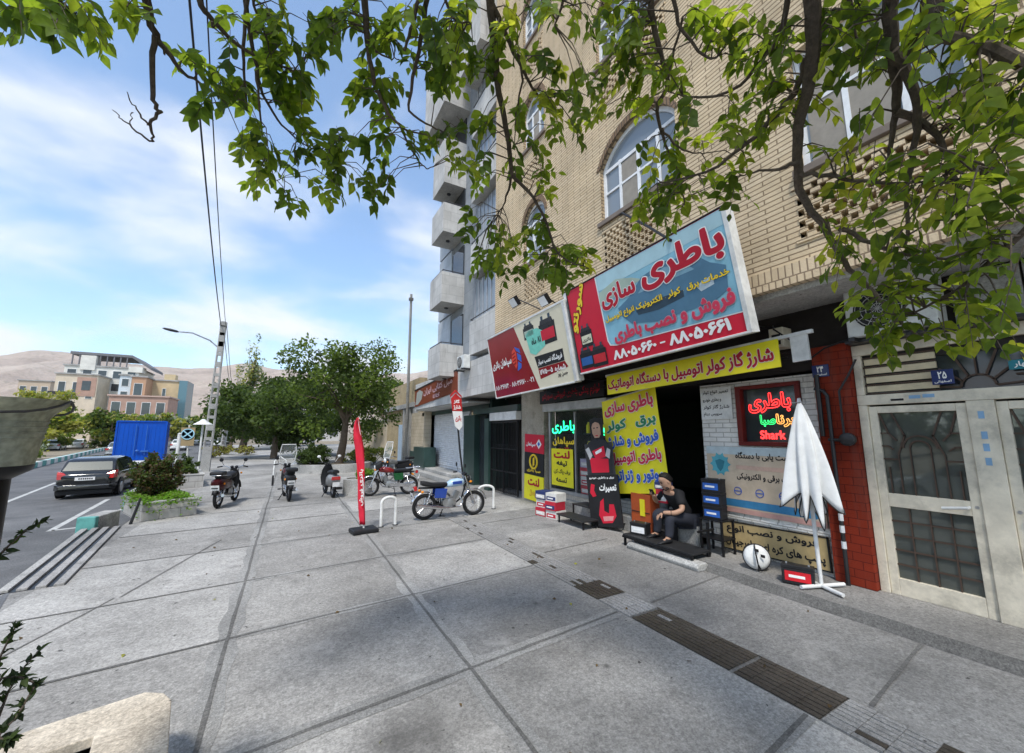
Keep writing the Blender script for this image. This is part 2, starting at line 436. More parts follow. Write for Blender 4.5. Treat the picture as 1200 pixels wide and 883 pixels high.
# ---------------------------------------------------------------- shared paints
M = {}
M['asphalt'] = concrete('asphalt', (.11, .112, .115), (.165, .165, .168), speck=.6, bump=.5, stain=.35)
SPOTS = [(.9, 2.95, .5, .85), (.3, 2.75, .3, .6), (.75, 2.2, .5, .6), (1.95, 3.1, .2, .4), (3.6, 9.2, .4, .5), (4.25, 3.2, .5, .4), (4.6, 5.2, .6, .4), (5.0, 3.0, .5, .35), (2.2, 3.6, .07, .9), (1.75, 3.5, .08, .9), (2.75, 4.3, .07, .8), (2.6, 2.9, .05, .8), (-.4, 7.2, .8, .25), (-1.6, 5.6, .6, .22), (2.6, 6.2, .7, .25), (.6, 4.6, .6, .22), (4.9, 1.6, .6, .35), (5.2, 7.4, .5, .35), (-1.3, 13.9, .5, .5), (.1, 14.2, .5, .4), (1.3, 14.2, .5, .4), (3.0, 13.6, .6, .4)]
M['conc_a'] = concrete('slab_grey', (0.245, 0.236, 0.222), (0.36, 0.349, 0.33), spots=SPOTS)
M['conc_b'] = concrete('slab_pale', (0.285, 0.276, 0.26), (0.42, 0.408, 0.388), spots=SPOTS)
M['conc_c'] = concrete('slab_dark', (0.2, 0.195, 0.186), (0.295, 0.288, 0.276), spots=SPOTS)
M['conc_d'] = concrete('slab_oiled', (0.19, 0.187, 0.18), (0.28, 0.275, 0.265), spots=SPOTS)
M['joint'] = concrete('joint_mortar', (.115, .112, .106), (.185, .18, .172), speck=.6)
M['joint_pale'] = concrete('joint_edge', (.235, .23, .22), (.34, .335, .32), speck=.6)
M['slot'] = concrete('drain_slot', (.24, .235, .225), (.34, .33, .32), stain=.7)
M['slot_wet'] = concrete('drain_slot_wet', (.048, .04, .031), (.09, .077, .062), wet=.4, stain=.3)
M['kerb'] = concrete('kerb_stone', (.3, .3, .29), (.45, .44, .42), stain=.8)
M['earth'] = concrete('earth', (.2, .165, .12), (.32, .27, .2), stain=.4)
M['marble'] = concrete('marble_coping', (.48, .41, .32), (.68, .6, .49), speck=.5, stain=.25, bump=.15)
M['white_paint'] = mat('white_paint', (.74, .74, .72), .5, dirt=.5, scale=5)
M['cream_paint'] = mat('cream_paint', (.74, .67, .54), .45, dirt=.75, scale=6, bump=.1)
M['black_metal'] = mat('black_metal', (.018, .018, .02), .4, .3)
M['dark_metal'] = mat('dark_metal', (.05, .05, .053), .45, .6, dirt=.4)
M['steel'] = mat('steel', (.55, .55, .56), .3, .9)
M['chrome'] = mat('chrome', (.75, .75, .77), .13, 1.)
M['rubber'] = mat('rubber', (.018, .018, .019), .8, bump=.2, scale=12)
M['black_plastic'] = mat('black_plastic', (.02, .02, .022), .45)
M['glass'] = glass('dark_glass')
M['doorglass'] = mat('door_glass', (.13, .14, .125), .035, .4, var=.1, spec=.6)
M['pane'] = glass('window_pane', (.22, .25, .28), .08)
M['shopglass'] = glass('shop_glass', (.1, .11, .11), .03, alpha=.12)
M['red_lens'] = mat('red_lens', (.5, .02, .02), .15, coat=1)
M['lamp_lens'] = glass('lamp_lens', (.75, .77, .78), .1)
M['plate'] = mat('plate_white', (.8, .8, .8), .4)
M['ink'] = mat('ink_black', (.02, .02, .022), .5)
M['maroon'] = mat('sign_maroon', (.26, .012, .02), .22, var=.12, coat=.3, scale=2)
M['sign_red'] = mat('sign_red', (.6, .02, .045), .35, var=.08, scale=2)
M['sign_yellow'] = mat('sign_yellow', (.88, .77, .03), .4, var=.1, scale=3)
M['text_red'] = mat('letter_red', (.45, .012, .03), .4, var=.1)
M['text_crimson'] = mat('letter_crimson', (.62, .03, .07), .4, var=.1)
M['text_white'] = mat('letter_white', (.85, .84, .82), .4, var=.05)
M['text_yellow'] = mat('letter_yellow', (.85, .6, .04), .4, var=.08)
M['text_blue'] = mat('letter_blue', (.04, .12, .5), .4, var=.1)
M['text_green'] = mat('letter_green', (.03, .22, .1), .4, var=.1)
M['trunk'] = concrete('bark', (.1, .075, .055), (.2, .155, .115), speck=.3, bump=1.0)
M['branch'] = concrete('branch_bark', (.075, .06, .048), (.16, .125, .1), speck=.2, bump=.6)
M['navy'] = mat('navy_enamel', (.02, .035, .14), .3, coat=.4)

# ---------------------------------------------------------------- ground, road, pavement
b = MB(); b.add([(-600, -200, -.34), (700, -200, -.34), (700, 1500, -.34), (-600, 1500, -.34)], [(0, 1, 2, 3)])
struct(b.build('ground', M['earth']))
REDGE = [(-3.15, -40), (-3.15, 12), (-3.9, 22), (-4.6, 32), (-7.6, 70), (-13, 120), (-30, 220)]
LEDGE = [(-13.3, -40), (-13.3, 12), (-13.35, 24), (-13.6, 34), (-19, 62), (-27, 104), (-50, 210)]
b = MB()
b.add([(x, y, -.25) for x, y in REDGE + LEDGE[::-1]], [(i, i + 1, 12 - i, 13 - i) for i in range(6)])
struct(b.build('road', M['asphalt']))
b = MB()
def stripe(p, q, w=.13): 
    p, q = Vector(p), Vector(q); d = (q - p).normalized(); n = Vector((-d.y, d.x)) * w / 2
    b.add([(*(p + n), -.246), (*(p - n), -.246), (*(q - n), -.246), (*(q + n), -.246)], [(0, 1, 2, 3)])
for p, q in (((-4.72, 13.7), (-5.3, 19.2)), ((-4.4, 15.0), (-4.05, 17.8)), ((-7.9, 19.4), (-9.2, 26.6)), ((-9.9, 31), (-11.2, 38)), ((-12.6, 45), (-14, 51)),
             ((-4.4, 8), (-4.5, 11)), ((-7.2, 8), (-7.5, 14)), ((-6.6, 24.5), (-7.4, 29)), ((-4.72, 13.8), (-4.0, 14.0))): stripe(p, q)
struct(b.build('road_marking', mat('road_paint', (.5, .5, .48), .7, dirt=.95, scale=9)))
# pavement: rows of poured slabs, joints between them
XJ = [-2.75, -.385, 1.53, 3.47]
YJ = [-30, -8.5, -5.9, -3.2, -1.0, 1.45, 3.36, 5.18, 6.95, 8.95, 11.1, 13.0, 15.2, 17.6, 20.2, 23.2, 27, 31, 36, 42, 50, 60, 75]
b = MB(); k = 0
def sk(x, y):                       # the cross joints run slightly off square
    return y + .09 * (x - .4)
cols = [M['conc_a'], M['conc_b'], M['conc_c']]
for j in range(len(YJ) - 1):
    for i in range(3):
        x0, x1 = XJ[i], XJ[i + 1]
        m = (cols[1] if i == 0 and j % 3 else cols[0]) if i < 2 and (i + j) % 4 else cols[(i * 7 + j * 5) % 3]
        if j == 4 and i == 1: m = M['conc_d']
        if j == 5 and i == 0: m = M['conc_b']
        yl = lambda x, y: sk(x, y)
        b.add([(x0, yl(x0, YJ[j]), 0), (x1, yl(x1, YJ[j]), 0), (x1, yl(x1, YJ[j + 1]), 0), (x0, yl(x0, YJ[j + 1]), 0)], [(0, 1, 2, 3)], m)
    m = cols[(j * 2 + 1) % 3] if j % 2 else M['conc_c']
    b.add([(3.95, sk(3.95, YJ[j]), 0), (9, sk(9, YJ[j]), 0), (9, sk(9, YJ[j + 1]), 0), (3.95, sk(3.95, YJ[j + 1]), 0)], [(0, 1, 2, 3)], m)
b.add([(3.47, -30, -.009), (3.95, -30, -.009), (3.95, 80, -.009), (3.47, 80, -.009)], [(0, 1, 2, 3)], M['joint'])
# strips between slabs and kerb / beyond
b.add([(-2.75, sk(-2.75, -30), 0), (-2.75, 12, 0), (-3.05, 12, 0), (-3.05, -33, 0)], [(0, 1, 2, 3)], M['conc_c'])
b.add([(-2.75, 12, 0), (-2.75, 80, 0), (-8.3, 80, 0), (-4.5, 32, 0), (-3.8, 22, 0), (-3.05, 12, 0)], [(0, 1, 2, 3, 4, 5)], M['conc_a'])
b.add([(-2.95, 12, 0), (-3.05, 12, -.34), (-3.05, -33, -.34), (-3.05, -33, 0)], [(0, 1, 2, 3)], M['kerb'])
struct(b.build('pavement', None))
b = MB(); k2 = 0
def wavy(p, q, w, m, z, n=26):
    p, q = Vector(p), Vector(q); d = (q - p); L = d.length; d.normalize(); nn = Vector((-d.y, d.x)); n = max(3, int(L / .22)); A = []
    for i in range(n + 1):
        t = i / n; o = nn * (.004 * math.sin(i * .35 + n) + random.uniform(-.004, .004)); ww = w * (1 + .14 * math.sin(i * 1.7 + n * .3) + random.uniform(-.12, .12))
        c = p.lerp(q, t) + o; A.append((*(c + nn * ww / 2), z)); A.append((*(c - nn * ww / 2), z))
    b.add(A, [(2 * i, 2 * i + 1, 2 * i + 3, 2 * i + 2) for i in range(n)], m)
for i in (1, 2):
    x = XJ[i]; wavy((x, -12), (x, 24), .2, M['joint_pale'], .003); wavy((x, -12), (x, 24), .032, M['joint'], .0085)
for j, y in enumerate(YJ[2:16]):
    ends = ((-2.75, 3.45) if y < 14 else (-2.7, 3.45))
    if y < 9: wavy((-2.7 if y < 3 else -.3, sk(-.3, y)), (3.45, sk(3.45, y)), .2 if y == 3.36 else .12, M['joint_pale'], .0035)
    wavy((ends[0], sk(ends[0], y)), (ends[1], sk(ends[1], y)), .034, M['joint'], .0055 + .0001 * j)
for y in (3.3, 5.6, 8.1, 1.2): wavy((3.98, sk(4, y)), (5.55, sk(5.55, y)), .03, M['joint'], .0052)
wavy((-1.7, 7.0), (-1.0, 9.6), .03, M['joint'], .0049); wavy((-2.4, 5.0), (-1.75, 7.0), .022, M['joint'], .0049)
struct(b.build('pavement_joint', None))
# slotted drain cover along the pavement: ribs, some of them soaked
b = MB()
segs = [(-8, -2.4, 0), (-2.4, -.9, 1), (-.9, .2, 0), (.2, 1.14, 1), (1.14, 1.66, 0), (1.66, 2.3, 1), (2.34, 3.46, 1), (3.5, 4.0, 0), (4.03, 4.5, 1), (4.5, 8.6, 0), (8.6, 16, 0)]
for y0, y1, wt_ in segs:
    y = y0
    while y < y1 - .02:
        ye = min(y1, y + .17)
        for k in range(8):
            x = 3.495 + k * .0575
            b.box(x, x + .046, y + .002, ye - .002, -.029, .002 + random.uniform(-.002, .002), M['slot_wet'] if (wt_ and random.random() < .97) or (not wt_ and random.random() < .04) else M['slot'])
        y = ye
o = b.build('drain_cover', None); struct(o)
o = MB().add([(-3.02, 8.0 - .0, .004), (-2.2, 5.2, .004), (-2.2, -6, .004), (-3.02, -6, .004)], [(0, 1, 2, 3)]).build('asphalt_patch', concrete('asphalt_patch', (.15, .155, .165), (.2, .205, .215), stain=.3)); struct(o)
# raised ledge along the shop fronts
b = MB(); ys = np.linspace(-12, 4.55, 40)
L1 = []; 
for y in ys: L1.append(5.66 + random.uniform(-.02, .02))
for i in range(len(ys) - 1):
    y0, y1 = ys[i], ys[i + 1]
    b.add([(L1[i], y0, .1), (9, y0, .1), (9, y1, .1), (L1[i + 1], y1, .1)], [(0, 1, 2, 3)], M['conc_c'])
    b.add([(L1[i], y0, .1), (L1[i + 1], y1, .1), (L1[i + 1] - .11, y1, .002), (L1[i] - .11, y0, .002)], [(0, 1, 2, 3)], M['joint'])
b.add([(L1[-1], ys[-1], .1), (9, ys[-1], .1), (9, ys[-1], 0), (L1[-1] - .05, ys[-1], 0)], [(0, 1, 2, 3)], M['kerb'])
struct(b.build('ledge', None))
# gutter grating of long concrete bars beside the kerb
b = MB()
for k in range(4): b.bar((-3.06 + k * .17, 7.9, -.01), (-3.62 + k * .17, 12.0, -.01), .1, .09, M['slot'] if k else M['kerb'])
b.bar((-2.8, 7.9, -.012), (-3.35, 12.0, -.012), .62, .035, M['black_metal'])  # flat black strip paints the shade in the grooves between the bars
o = b.build('gutter_grating', None, bev=.006); tag(o, 'concrete bar grating over the gutter at the pavement edge', 'grating')
# kerb blocks
M['teal'] = mat('teal_paint', (.12, .36, .33), .6, dirt=.6)
def kerb_block(p, q, label, m1, w=.26, h=.5, z0=-.25):
    r = thing('kerb_block', label, 'kerb', (p[0], p[1], z0), 0, 'painted kerb blocks by the planter')
    b = MB(); p, q = Vector(p), Vector(q); mid = p.lerp(q, .14)
    b.bar((*mid, z0 + h / 2), (*q, z0 + h / 2), w, h); b.build('stone_body', M['kerb'], r, world=True, bev=.02)
    b = MB(); b.bar((*p, z0 + h / 2), (*mid, z0 + h / 2), w + .006, h + .004); b.build('painted_end', m1, r, world=True, bev=.02)
kerb_block((-3.64, 12.08), (-3.46, 12.9), 'concrete kerb block with teal painted end beside the gutter grating', M['teal'], .32, .5)
kerb_block((-4.0, 16.2), (-4.12, 17.6), 'teal ended kerb block behind the stone trough planter', M['teal'])
# far kerb: painted stones in alternation, one long kerb
b = MB(); 
for (x0, y0), (x1, y1) in zip(LEDGE[1:-1], LEDGE[2:]):
    n = int(math.hypot(x1 - x0, y1 - y0) / 1.2) + 1
    for i in range(n):
        p, q = Vector((x0, y0)).lerp(Vector((x1, y1)), i / n), Vector((x0, y0)).lerp(Vector((x1, y1)), (i + .96) / n)
        b.bar((*p, -.08), (*q, -.08), .3, .36, M['teal'] if i % 2 else M['white_paint'])
struct(b.build('far_kerb', None))
b = MB()
b.add([(x - .16, y, -.1) for x, y in LEDGE[1:]] + [(x - 90, y + 8, -.1) for x, y in LEDGE[1:]][::-1], [(0, 1, 2, 3, 4, 5, 6, 7, 8, 9, 10, 11)])
struct(b.build('verge', M['earth']))
# crossing street further up, in the pale slab concrete
b = MB(); b.add([(-7, 62, .02), (60, 50, .02), (60, 62, .02), (-8, 76, .02)], [(0, 1, 2, 3)])
struct(b.build('side_street', M['conc_b']))

# ---------------------------------------------------------------- hills
def hills():
    prof = [(-3500, 300), (-2200, 330), (-1500, 300), (-1093, 335), (-972, 378), (-880, 372), (-810, 380), (-700, 345), (-594, 322), (-480, 335), (-362, 350), (-217, 382), (-100, 370), (-16, 358), (120, 340), (393, 352), (900, 420), (1800, 380), (3600, 300)]
    px, pz = zip(*prof); nx, ny = 260, 60; V = []; F = []
    r2 = np.random.default_rng(3); oc = []
    for k in range(7):
        for q in range(4): oc.append((r2.normal(0, 1, 2) * (2 ** k) / 1300 * 2 * PI, r2.uniform(0, 6.28), .5 ** (k * .95)))
    for j in range(ny):
        t = j / (ny - 1); y = 900 + 2400 * t
        for i in range(nx):
            x = -3500 + 7100 * i / (nx - 1)
            top = np.interp(x * 2500 / (900 + 1600 * max(t, .3)) if False else x, px, pz)
            e = min(1, t / .667); e = e ** 1.25 if t < .667 else 1 - .25 * ((t - .667) / .333)
            q = sum(a * math.sin(w[0] * x + w[1] * y + ph) for w, ph, a in oc)
            rid = abs(math.sin(x / 92 + q * .35)) * 26 + abs(math.sin(x / 37 + y / 300 + q * .5)) * 9
            V.append((x, y, -20 + (top + 22) * e + (q * 7 - rid) * (e * (1.15 - e) * 3 if t < .667 else .35)))
    for j in range(ny - 1):
        for i in range(nx - 1): a = j * nx + i; F.append((a, a + 1, a + nx + 1, a + nx))
    b = MB(); b.add(V, F)
    m, t, bs, o = _nt('hill_rock'); tcn = t.nodes.new('ShaderNodeTexCoord')
    n = _noise(t, .006, 10, .65, tcn.outputs['Object']); c = _ramp(t, n.outputs[0], [(.3, (.3, .225, .17)), (.5, (.45, .35, .275)), (.7, (.56, .46, .37))])
    n2 = _noise(t, .05, 6, .7, tcn.outputs['Object']); f = _ramp(t, n2.outputs[0], [(.5, (1, 1, 1)), (.66, (.72, .74, .66))])
    c = _mixc(t, 1., c.outputs[0], f.outputs[0], 'MULTIPLY'); t.links.new(c.outputs[0], bs.inputs['Base Color']); bs.inputs['Roughness'].default_value = .95
    _bump(t, bs, n2.outputs[0], 1.0, 12.)
    struct(b.build('hills', m, smooth=True))
hills()

# ---------------------------------------------------------------- the brick corner block with the shops
XU, XF = 5.55, 6.6
BR = brickmat('beige_brick', (.74, .59, .4), (.68, .53, .345), (.3, .22, .14), bw=.46, bh=.07, msz=.01, bump=.8)
BRS = brickmat('soldier_brick', (.72, .57, .39), (.64, .5, .33), (.3, .22, .15), bw=.085, bh=.27, msz=.01, bump=.7)
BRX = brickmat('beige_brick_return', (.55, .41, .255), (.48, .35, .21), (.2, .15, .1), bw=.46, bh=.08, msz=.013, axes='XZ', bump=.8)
block = thing('brick_building', 'tall beige brick apartment block above the battery shop', 'building', (6.5, 2.0, 0))
ARCH = [(4.0, 5.92, 6.5, 7.72, 8.28), (4.0, 5.92, 10.25, 11.4, 11.95), (4.0, 5.92, 14.0, 15.2, 15.7), (8.05, 9.15, 6.75, 7.95, 8.45), (8.05, 9.15, 10.3, 11.4, 11.9), (8.05, 9.15, 13.8, 14.9, 15.4),
        (-3.6, -1.7, 6.5, 7.72, 8.28), (-3.6, -1.7, 10.25, 11.4, 11.95)]
RECT = [(.72, 2.22, 5.42, 7.1, 0), (.72, 2.22, 9.2, 10.9, 0), (.72, 2.22, 13, 14.6, 0)]
holes = [(a[0], a[1], a[2], a[4] if a[4] else a[3]) for a in ARCH + RECT]
LAT = [(4.6, 5.85, 5.42, 6.22), (8.1, 9.1, 5.7, 6.35), (8.1, 9.1, 9.0, 9.75), (4.1, 5.8, 9.2, 9.95), (.9, 2.3, 4.5, 5.18), (.9, 2.2, 8.2, 8.9), (8.1, 9.1, 12.6, 13.4)]
holes += [l for l in LAT]
def wall_x(b, x, y0, y1, z0, z1, hs, m=None):
    Y = sorted({y0, y1, *[h[0] for h in hs], *[h[1] for h in hs]}); Z = sorted({z0, z1, *[h[2] for h in hs], *[h[3] for h in hs]})
    Y = [y for y in Y if y0 <= y <= y1]; Z = [z for z in Z if z0 <= z <= z1]
    for i in range(len(Y) - 1):
        for j in range(len(Z) - 1):
            cy, cz = (Y[i] + Y[i + 1]) / 2, (Z[j] + Z[j + 1]) / 2
            if not any(h[0] < cy < h[1] and h[2] < cz < h[3] for h in hs):
                b.add([(x, Y[i], Z[j]), (x, Y[i + 1], Z[j]), (x, Y[i + 1], Z[j + 1]), (x, Y[i], Z[j + 1])], [(0, 1, 2, 3)], m)
def arch_pts(y0, y1, zs, zt, n=14):
    h = zt - zs; w = (y1 - y0) / 2; r = (w * w + h * h) / (2 * h); cz = zt - r; a = math.asin(min(1, w / r)); c = (y0 + y1) / 2
    return [(c + r * math.sin(-a + 2 * a * i / n), cz + r * math.cos(-a + 2 * a * i / n)) for i in range(n + 1)]
b = MB(); ZT = 19.5
wall_x(b, XU, -7, 10.95, 4.2, ZT, holes, BR)
for y0, y1, z0, zs, zt in ARCH:
    P = arch_pts(y0, y1, zs, zt); n = len(P)
    for i in range(n - 1): b.add([(XU, *P[i]), (XU, *P[i + 1]), (XU, P[i + 1][0], zt), (XU, P[i][0], zt)], [(0, 1, 2, 3)], BR)
    for i in range(n - 1): b.add([(XU, *P[i]), (XU, *P[i + 1]), (XU + .22, *P[i + 1]), (XU + .22, *P[i])], [(0, 1, 2, 3)], BRX)
    for y in (y0, y1): b.add([(XU, y, z0), (XU + .22, y, z0), (XU + .22, y, zs), (XU, y, zs)], [(0, 1, 2, 3)], BRX)
    b.add([(XU, y0, z0), (XU, y1, z0), (XU + .22, y1, z0), (XU + .22, y0, z0)], [(0, 1, 2, 3)], BR)
for y0, y1, z0, z1, _ in RECT:
    for y in (y0, y1): b.add([(XU, y, z0), (XU + .22, y, z0), (XU + .22, y, z1), (XU, y, z1)], [(0, 1, 2, 3)], BRX)
    for z in (z0, z1): b.add([(XU, y0, z), (XU, y1, z), (XU + .22, y1, z), (XU + .22, y0, z)], [(0, 1, 2, 3)], BR)
b.add([(XU, 10.95, 3.95), (13, 10.95, 3.95), (13, 10.95, ZT), (XU, 10.95, ZT)], [(0, 1, 2, 3)], BRX)
b.add([(XU, -7, 3.95), (13, -7, 3.95), (13, -7, ZT), (XU, -7, ZT)], [(0, 1, 2, 3)], BRX)
b.add([(XU, -7, ZT), (13, -7, ZT), (13, 10.95, ZT), (XU, 10.95, ZT)], [(0, 1, 2, 3)], M['conc_a'])
b.add([(13, -7, 0), (13, 10.95, 0), (13, 10.95, ZT), (13, -7, ZT)], [(0, 1, 2, 3)], BR)
b.build('wall', None, block, world=True)
b = MB(); b.box(XU - .025, XU + .1, -7, 10.94, 3.95, 4.22); b.build('brick_band', BRS, block, world=True)
for y0, y1, z0, z1 in LAT:          # open brick lattice panels
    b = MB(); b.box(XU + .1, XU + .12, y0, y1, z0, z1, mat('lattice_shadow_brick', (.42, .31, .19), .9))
    nz = int((z1 - z0) / .07); ny = int((y1 - y0) / .16)
    for r in range(nz):
        z = z0 + (z1 - z0) * r / nz
        for c in range(-1, ny + 1):
            a = y0 + (c + (.5 if r % 2 else 0)) * (y1 - y0) / ny; e = a + .105
            a, e = max(a, y0), min(e, y1)
            if e - a > .02: b.box(XU - .015, XU + .1, a, e, z + .003, z + .066, BR)
    for z in (z0 - .05, z1): b.box(XU - .02, XU + .1, y0 - .05, y1 + .05, z, z + .05, BR)
    b.build('brick_lattice', None, block, world=True)
soff = concrete('soffit_plaster', (.42, .41, .39), (.55, .54, .51), speck=.15, bump=.1, stain=.5)
b = MB(); b.box(XU + .1, 7.4, -7, 10.94, 3.87, 3.95); b.build('soffit', soff, block, world=True)
# windows
wfr = mat('window_white', (.78, .79, .8), .35, dirt=.2)
M['curtain'] = mat('window_blind', (.3, .27, .23), .8)
BRD = brickmat('arch_brick', (.3, .2, .12), (.24, .16, .1), (.12, .09, .07), bw=.07, bh=.3, msz=.012, bump=.6)
for k, (y0, y1, z0, zs, zt) in enumerate(ARCH + RECT):
    if zt: P = arch_pts(y0, y1, zs, zt); out = [(y0, z0)] + P + [(y1, z0)]
    else: P = [(y0, zs), (y1, zs)]; out = [(y0, z0), (y0, zs), (y1, zs), (y1, z0)]
    cy, cz = (y0 + y1) / 2, (z0 + (zt or zs)) / 2
    inn = [(cy + (y - cy) * (1 - .13 / (y1 - y0)), cz + (z - cz) * (1 - .13 / (zs - z0))) for y, z in out]
    b = MB(); n = len(out); x0, x1 = XU + .1, XU + .17
    for i in range(n):
        j = (i + 1) % n
        for xx, fl in ((x0, 0), (x1, 1)): b.add([(xx, *out[i]), (xx, *out[j]), (xx, *inn[j]), (xx, *inn[i])], [(0, 1, 2, 3)])
        b.add([(x0, *inn[i]), (x0, *inn[j]), (x1, *inn[j]), (x1, *inn[i])], [(0, 1, 2, 3)])
    nb = 4 if y1 - y0 > 1.6 else 3
    for i in range(1, nb):
        y = y0 + (y1 - y0) * i / nb; b.box(x0 + .006, x1 - .006, y - .03, y + .03, z0 + .05, (zs if not zt else zs + .0))
    if zt: b.box(x0 + .004, x1 - .004, y0 + .05, y1 - .05, zs - .09, zs - .02)
    b.box(x0 + .008, x1 - .008, y0 + .05, y1 - .05, z0 + (zs - z0) * .52, z0 + (zs - z0) * .52 + .045)
    w = b.build('window', wfr, block, world=True)
    g = MB(); g.prism(inn, (XU + .135, 0, 0), (0, 1, 0), (0, 0, 1), (.006, 0, 0)); g.build('glass', M['pane'], w, world=True)
    if k in (0, 4, 7, 8, 9):
        i = 1 if k < 8 else 2; ya = y0 + (y1 - y0) * (nb - 2) / nb
        g = MB(); g.box(XU + .118, XU + .128, ya + .05, (y1 - .1 if k >= 8 else ya + (y1 - y0) / nb - .05), z0 + .07, zs - .12); g.build('blind', M['curtain'], w, world=True)
    s = MB(); s.box(XU - .06, XU + .1, y0 - .08, y1 + .08, z0 - .1, z0); s.build('sill', mat('sill_stone', (.2, .16, .13), .6), w, world=True, bev=.008)
    if zt:
        a = MB(); P2 = arch_pts(y0 - .1, y1 + .1, zs, zt + .14)
        for i in range(len(P) - 1):
            a.add([(XU - .02, *P[i]), (XU - .02, *P[i + 1]), (XU - .02, *P2[i + 1]), (XU - .02, *P2[i])], [(0, 1, 2, 3)])
            a.add([(XU - .02, *P2[i]), (XU - .02, *P2[i + 1]), (XU + .02, *P2[i + 1]), (XU + .02, *P2[i])], [(0, 1, 2, 3)])
            a.add([(XU - .02, *P[i]), (XU - .02, *P[i + 1]), (XU + .02, *P[i + 1]), (XU + .02, *P[i])], [(0, 1, 2, 3)])
        a.build('brick_arch', BRD, w, world=True)
# ground floor front
wb = brickmat('whitewashed_brick', (.86, .84, .8), (.78, .76, .72), (.5, .48, .44), bw=.26, bh=.082, msz=.008, bump=.8, dirt=.45)
b = MB(); wall_x(b, XF, 2.72, 4.6, .1, 2.9, [(2.95, 3.93, 1.83, 2.82)]); 
for y in (2.95, 3.93): b.add([(XF, y, 1.83), (XF + .2, y, 1.83), (XF + .2, y, 2.82), (XF, y, 2.82)], [(0, 1, 2, 3)])
for z in (1.83, 2.82): b.add([(XF, 2.95, z), (XF, 3.93, z), (XF + .2, 3.93, z), (XF + .2, 2.95, z)], [(0, 1, 2, 3)])
b.add([(XF, 4.6, .1), (XF + .3, 4.6, .1), (XF + .3, 4.6, 2.9), (XF, 4.6, 2.9)], [(0, 1, 2, 3)])
b.box(XF - .035, XF + .02, 2.73, 4.58, .63, .69)
b.box(XF + .0, XF + .3, 5.24, 6.86, .1, .55)
b.build('shop_wall', wb, block, world=True)
b = MB(); b.box(6.3, 6.95, 4.62, 5.23, .1, .42); b.box(6.34, 6.9, 4.62, 9.6, .0, .3); b.build('door_step', M['kerb'], block, world=True, bev=.015)
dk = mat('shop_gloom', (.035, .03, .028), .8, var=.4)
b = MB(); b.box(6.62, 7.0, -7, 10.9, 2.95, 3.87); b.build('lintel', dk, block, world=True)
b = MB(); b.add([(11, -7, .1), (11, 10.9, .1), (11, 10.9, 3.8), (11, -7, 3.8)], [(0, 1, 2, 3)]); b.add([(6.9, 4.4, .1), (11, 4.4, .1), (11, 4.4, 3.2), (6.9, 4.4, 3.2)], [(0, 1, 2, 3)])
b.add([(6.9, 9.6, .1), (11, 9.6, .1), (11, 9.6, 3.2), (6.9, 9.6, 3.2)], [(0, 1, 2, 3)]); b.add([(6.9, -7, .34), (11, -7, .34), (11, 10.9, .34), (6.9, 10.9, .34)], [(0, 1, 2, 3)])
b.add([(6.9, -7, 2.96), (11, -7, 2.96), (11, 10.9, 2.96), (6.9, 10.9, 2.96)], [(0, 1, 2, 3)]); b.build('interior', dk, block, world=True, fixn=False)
redt = brickmat('red_tile', (.25, .032, .014), (.21, .028, .014), (.12, .016, .01), bw=.2, bh=.105, msz=.006, bump=.3, var=.2, dirt=.35)
b = MB(); b.box(6.47, 6.9, 2.29, 2.72, .1, 3.25); b.build('pillar', redt, block, world=True, bev=.006)
b = MB(); b.box(6.5, 6.9, 9.62, 10.9, 0, 3.87); b.build('shop_pillar', concrete('old_plaster', (.34, .3, .23), (.5, .45, .37), stain=.9), block, world=True)
b = MB(); b.box(6.6, 6.95, -7, -1.2, .1, 3.8); b.build('shop_wall', wb, block, world=True)
# pipes and gas meter on the red pillar
b = MB()
b.tube([(6.42, 2.56, .1), (6.42, 2.56, 2.55), (6.42, 2.6, 2.62), (6.42, 2.7, 2.66)], .025, 8); b.tube([(6.42, 2.42, 1.9), (6.42, 2.42, 2.6), (6.42, 2.3, 2.8), (6.42, 2.2, 3.0)], .014, 6)
b.tube([(6.42, 2.6, 1.95), (6.42, 2.36, 1.95)], .022, 8); b.tube([(6.42, 2.66, 2.0), (6.42, 2.66, 2.85)], .03, 8)
pp = b.build('gas_pipe', M['dark_metal'], block, world=True, smooth=True)
b = MB(); b.lathe([(.001, -.05), (.06, -.05), (.085, -.03), (.085, .03), (.06, .05), (.001, .05)], (6.4, 2.38, 1.96), (1, 0, 0), 18); b.build('meter', M['dark_metal'], pp, world=True, smooth=True)
for z in (.55, .75, .9, 1.05): b = MB(); b.cyl((6.42, 2.56, z), (6.42, 2.56, z + .09), .028, 8); b.build('sticker', mat('white_sticker', (.7, .72, .75), .4), pp, world=True)
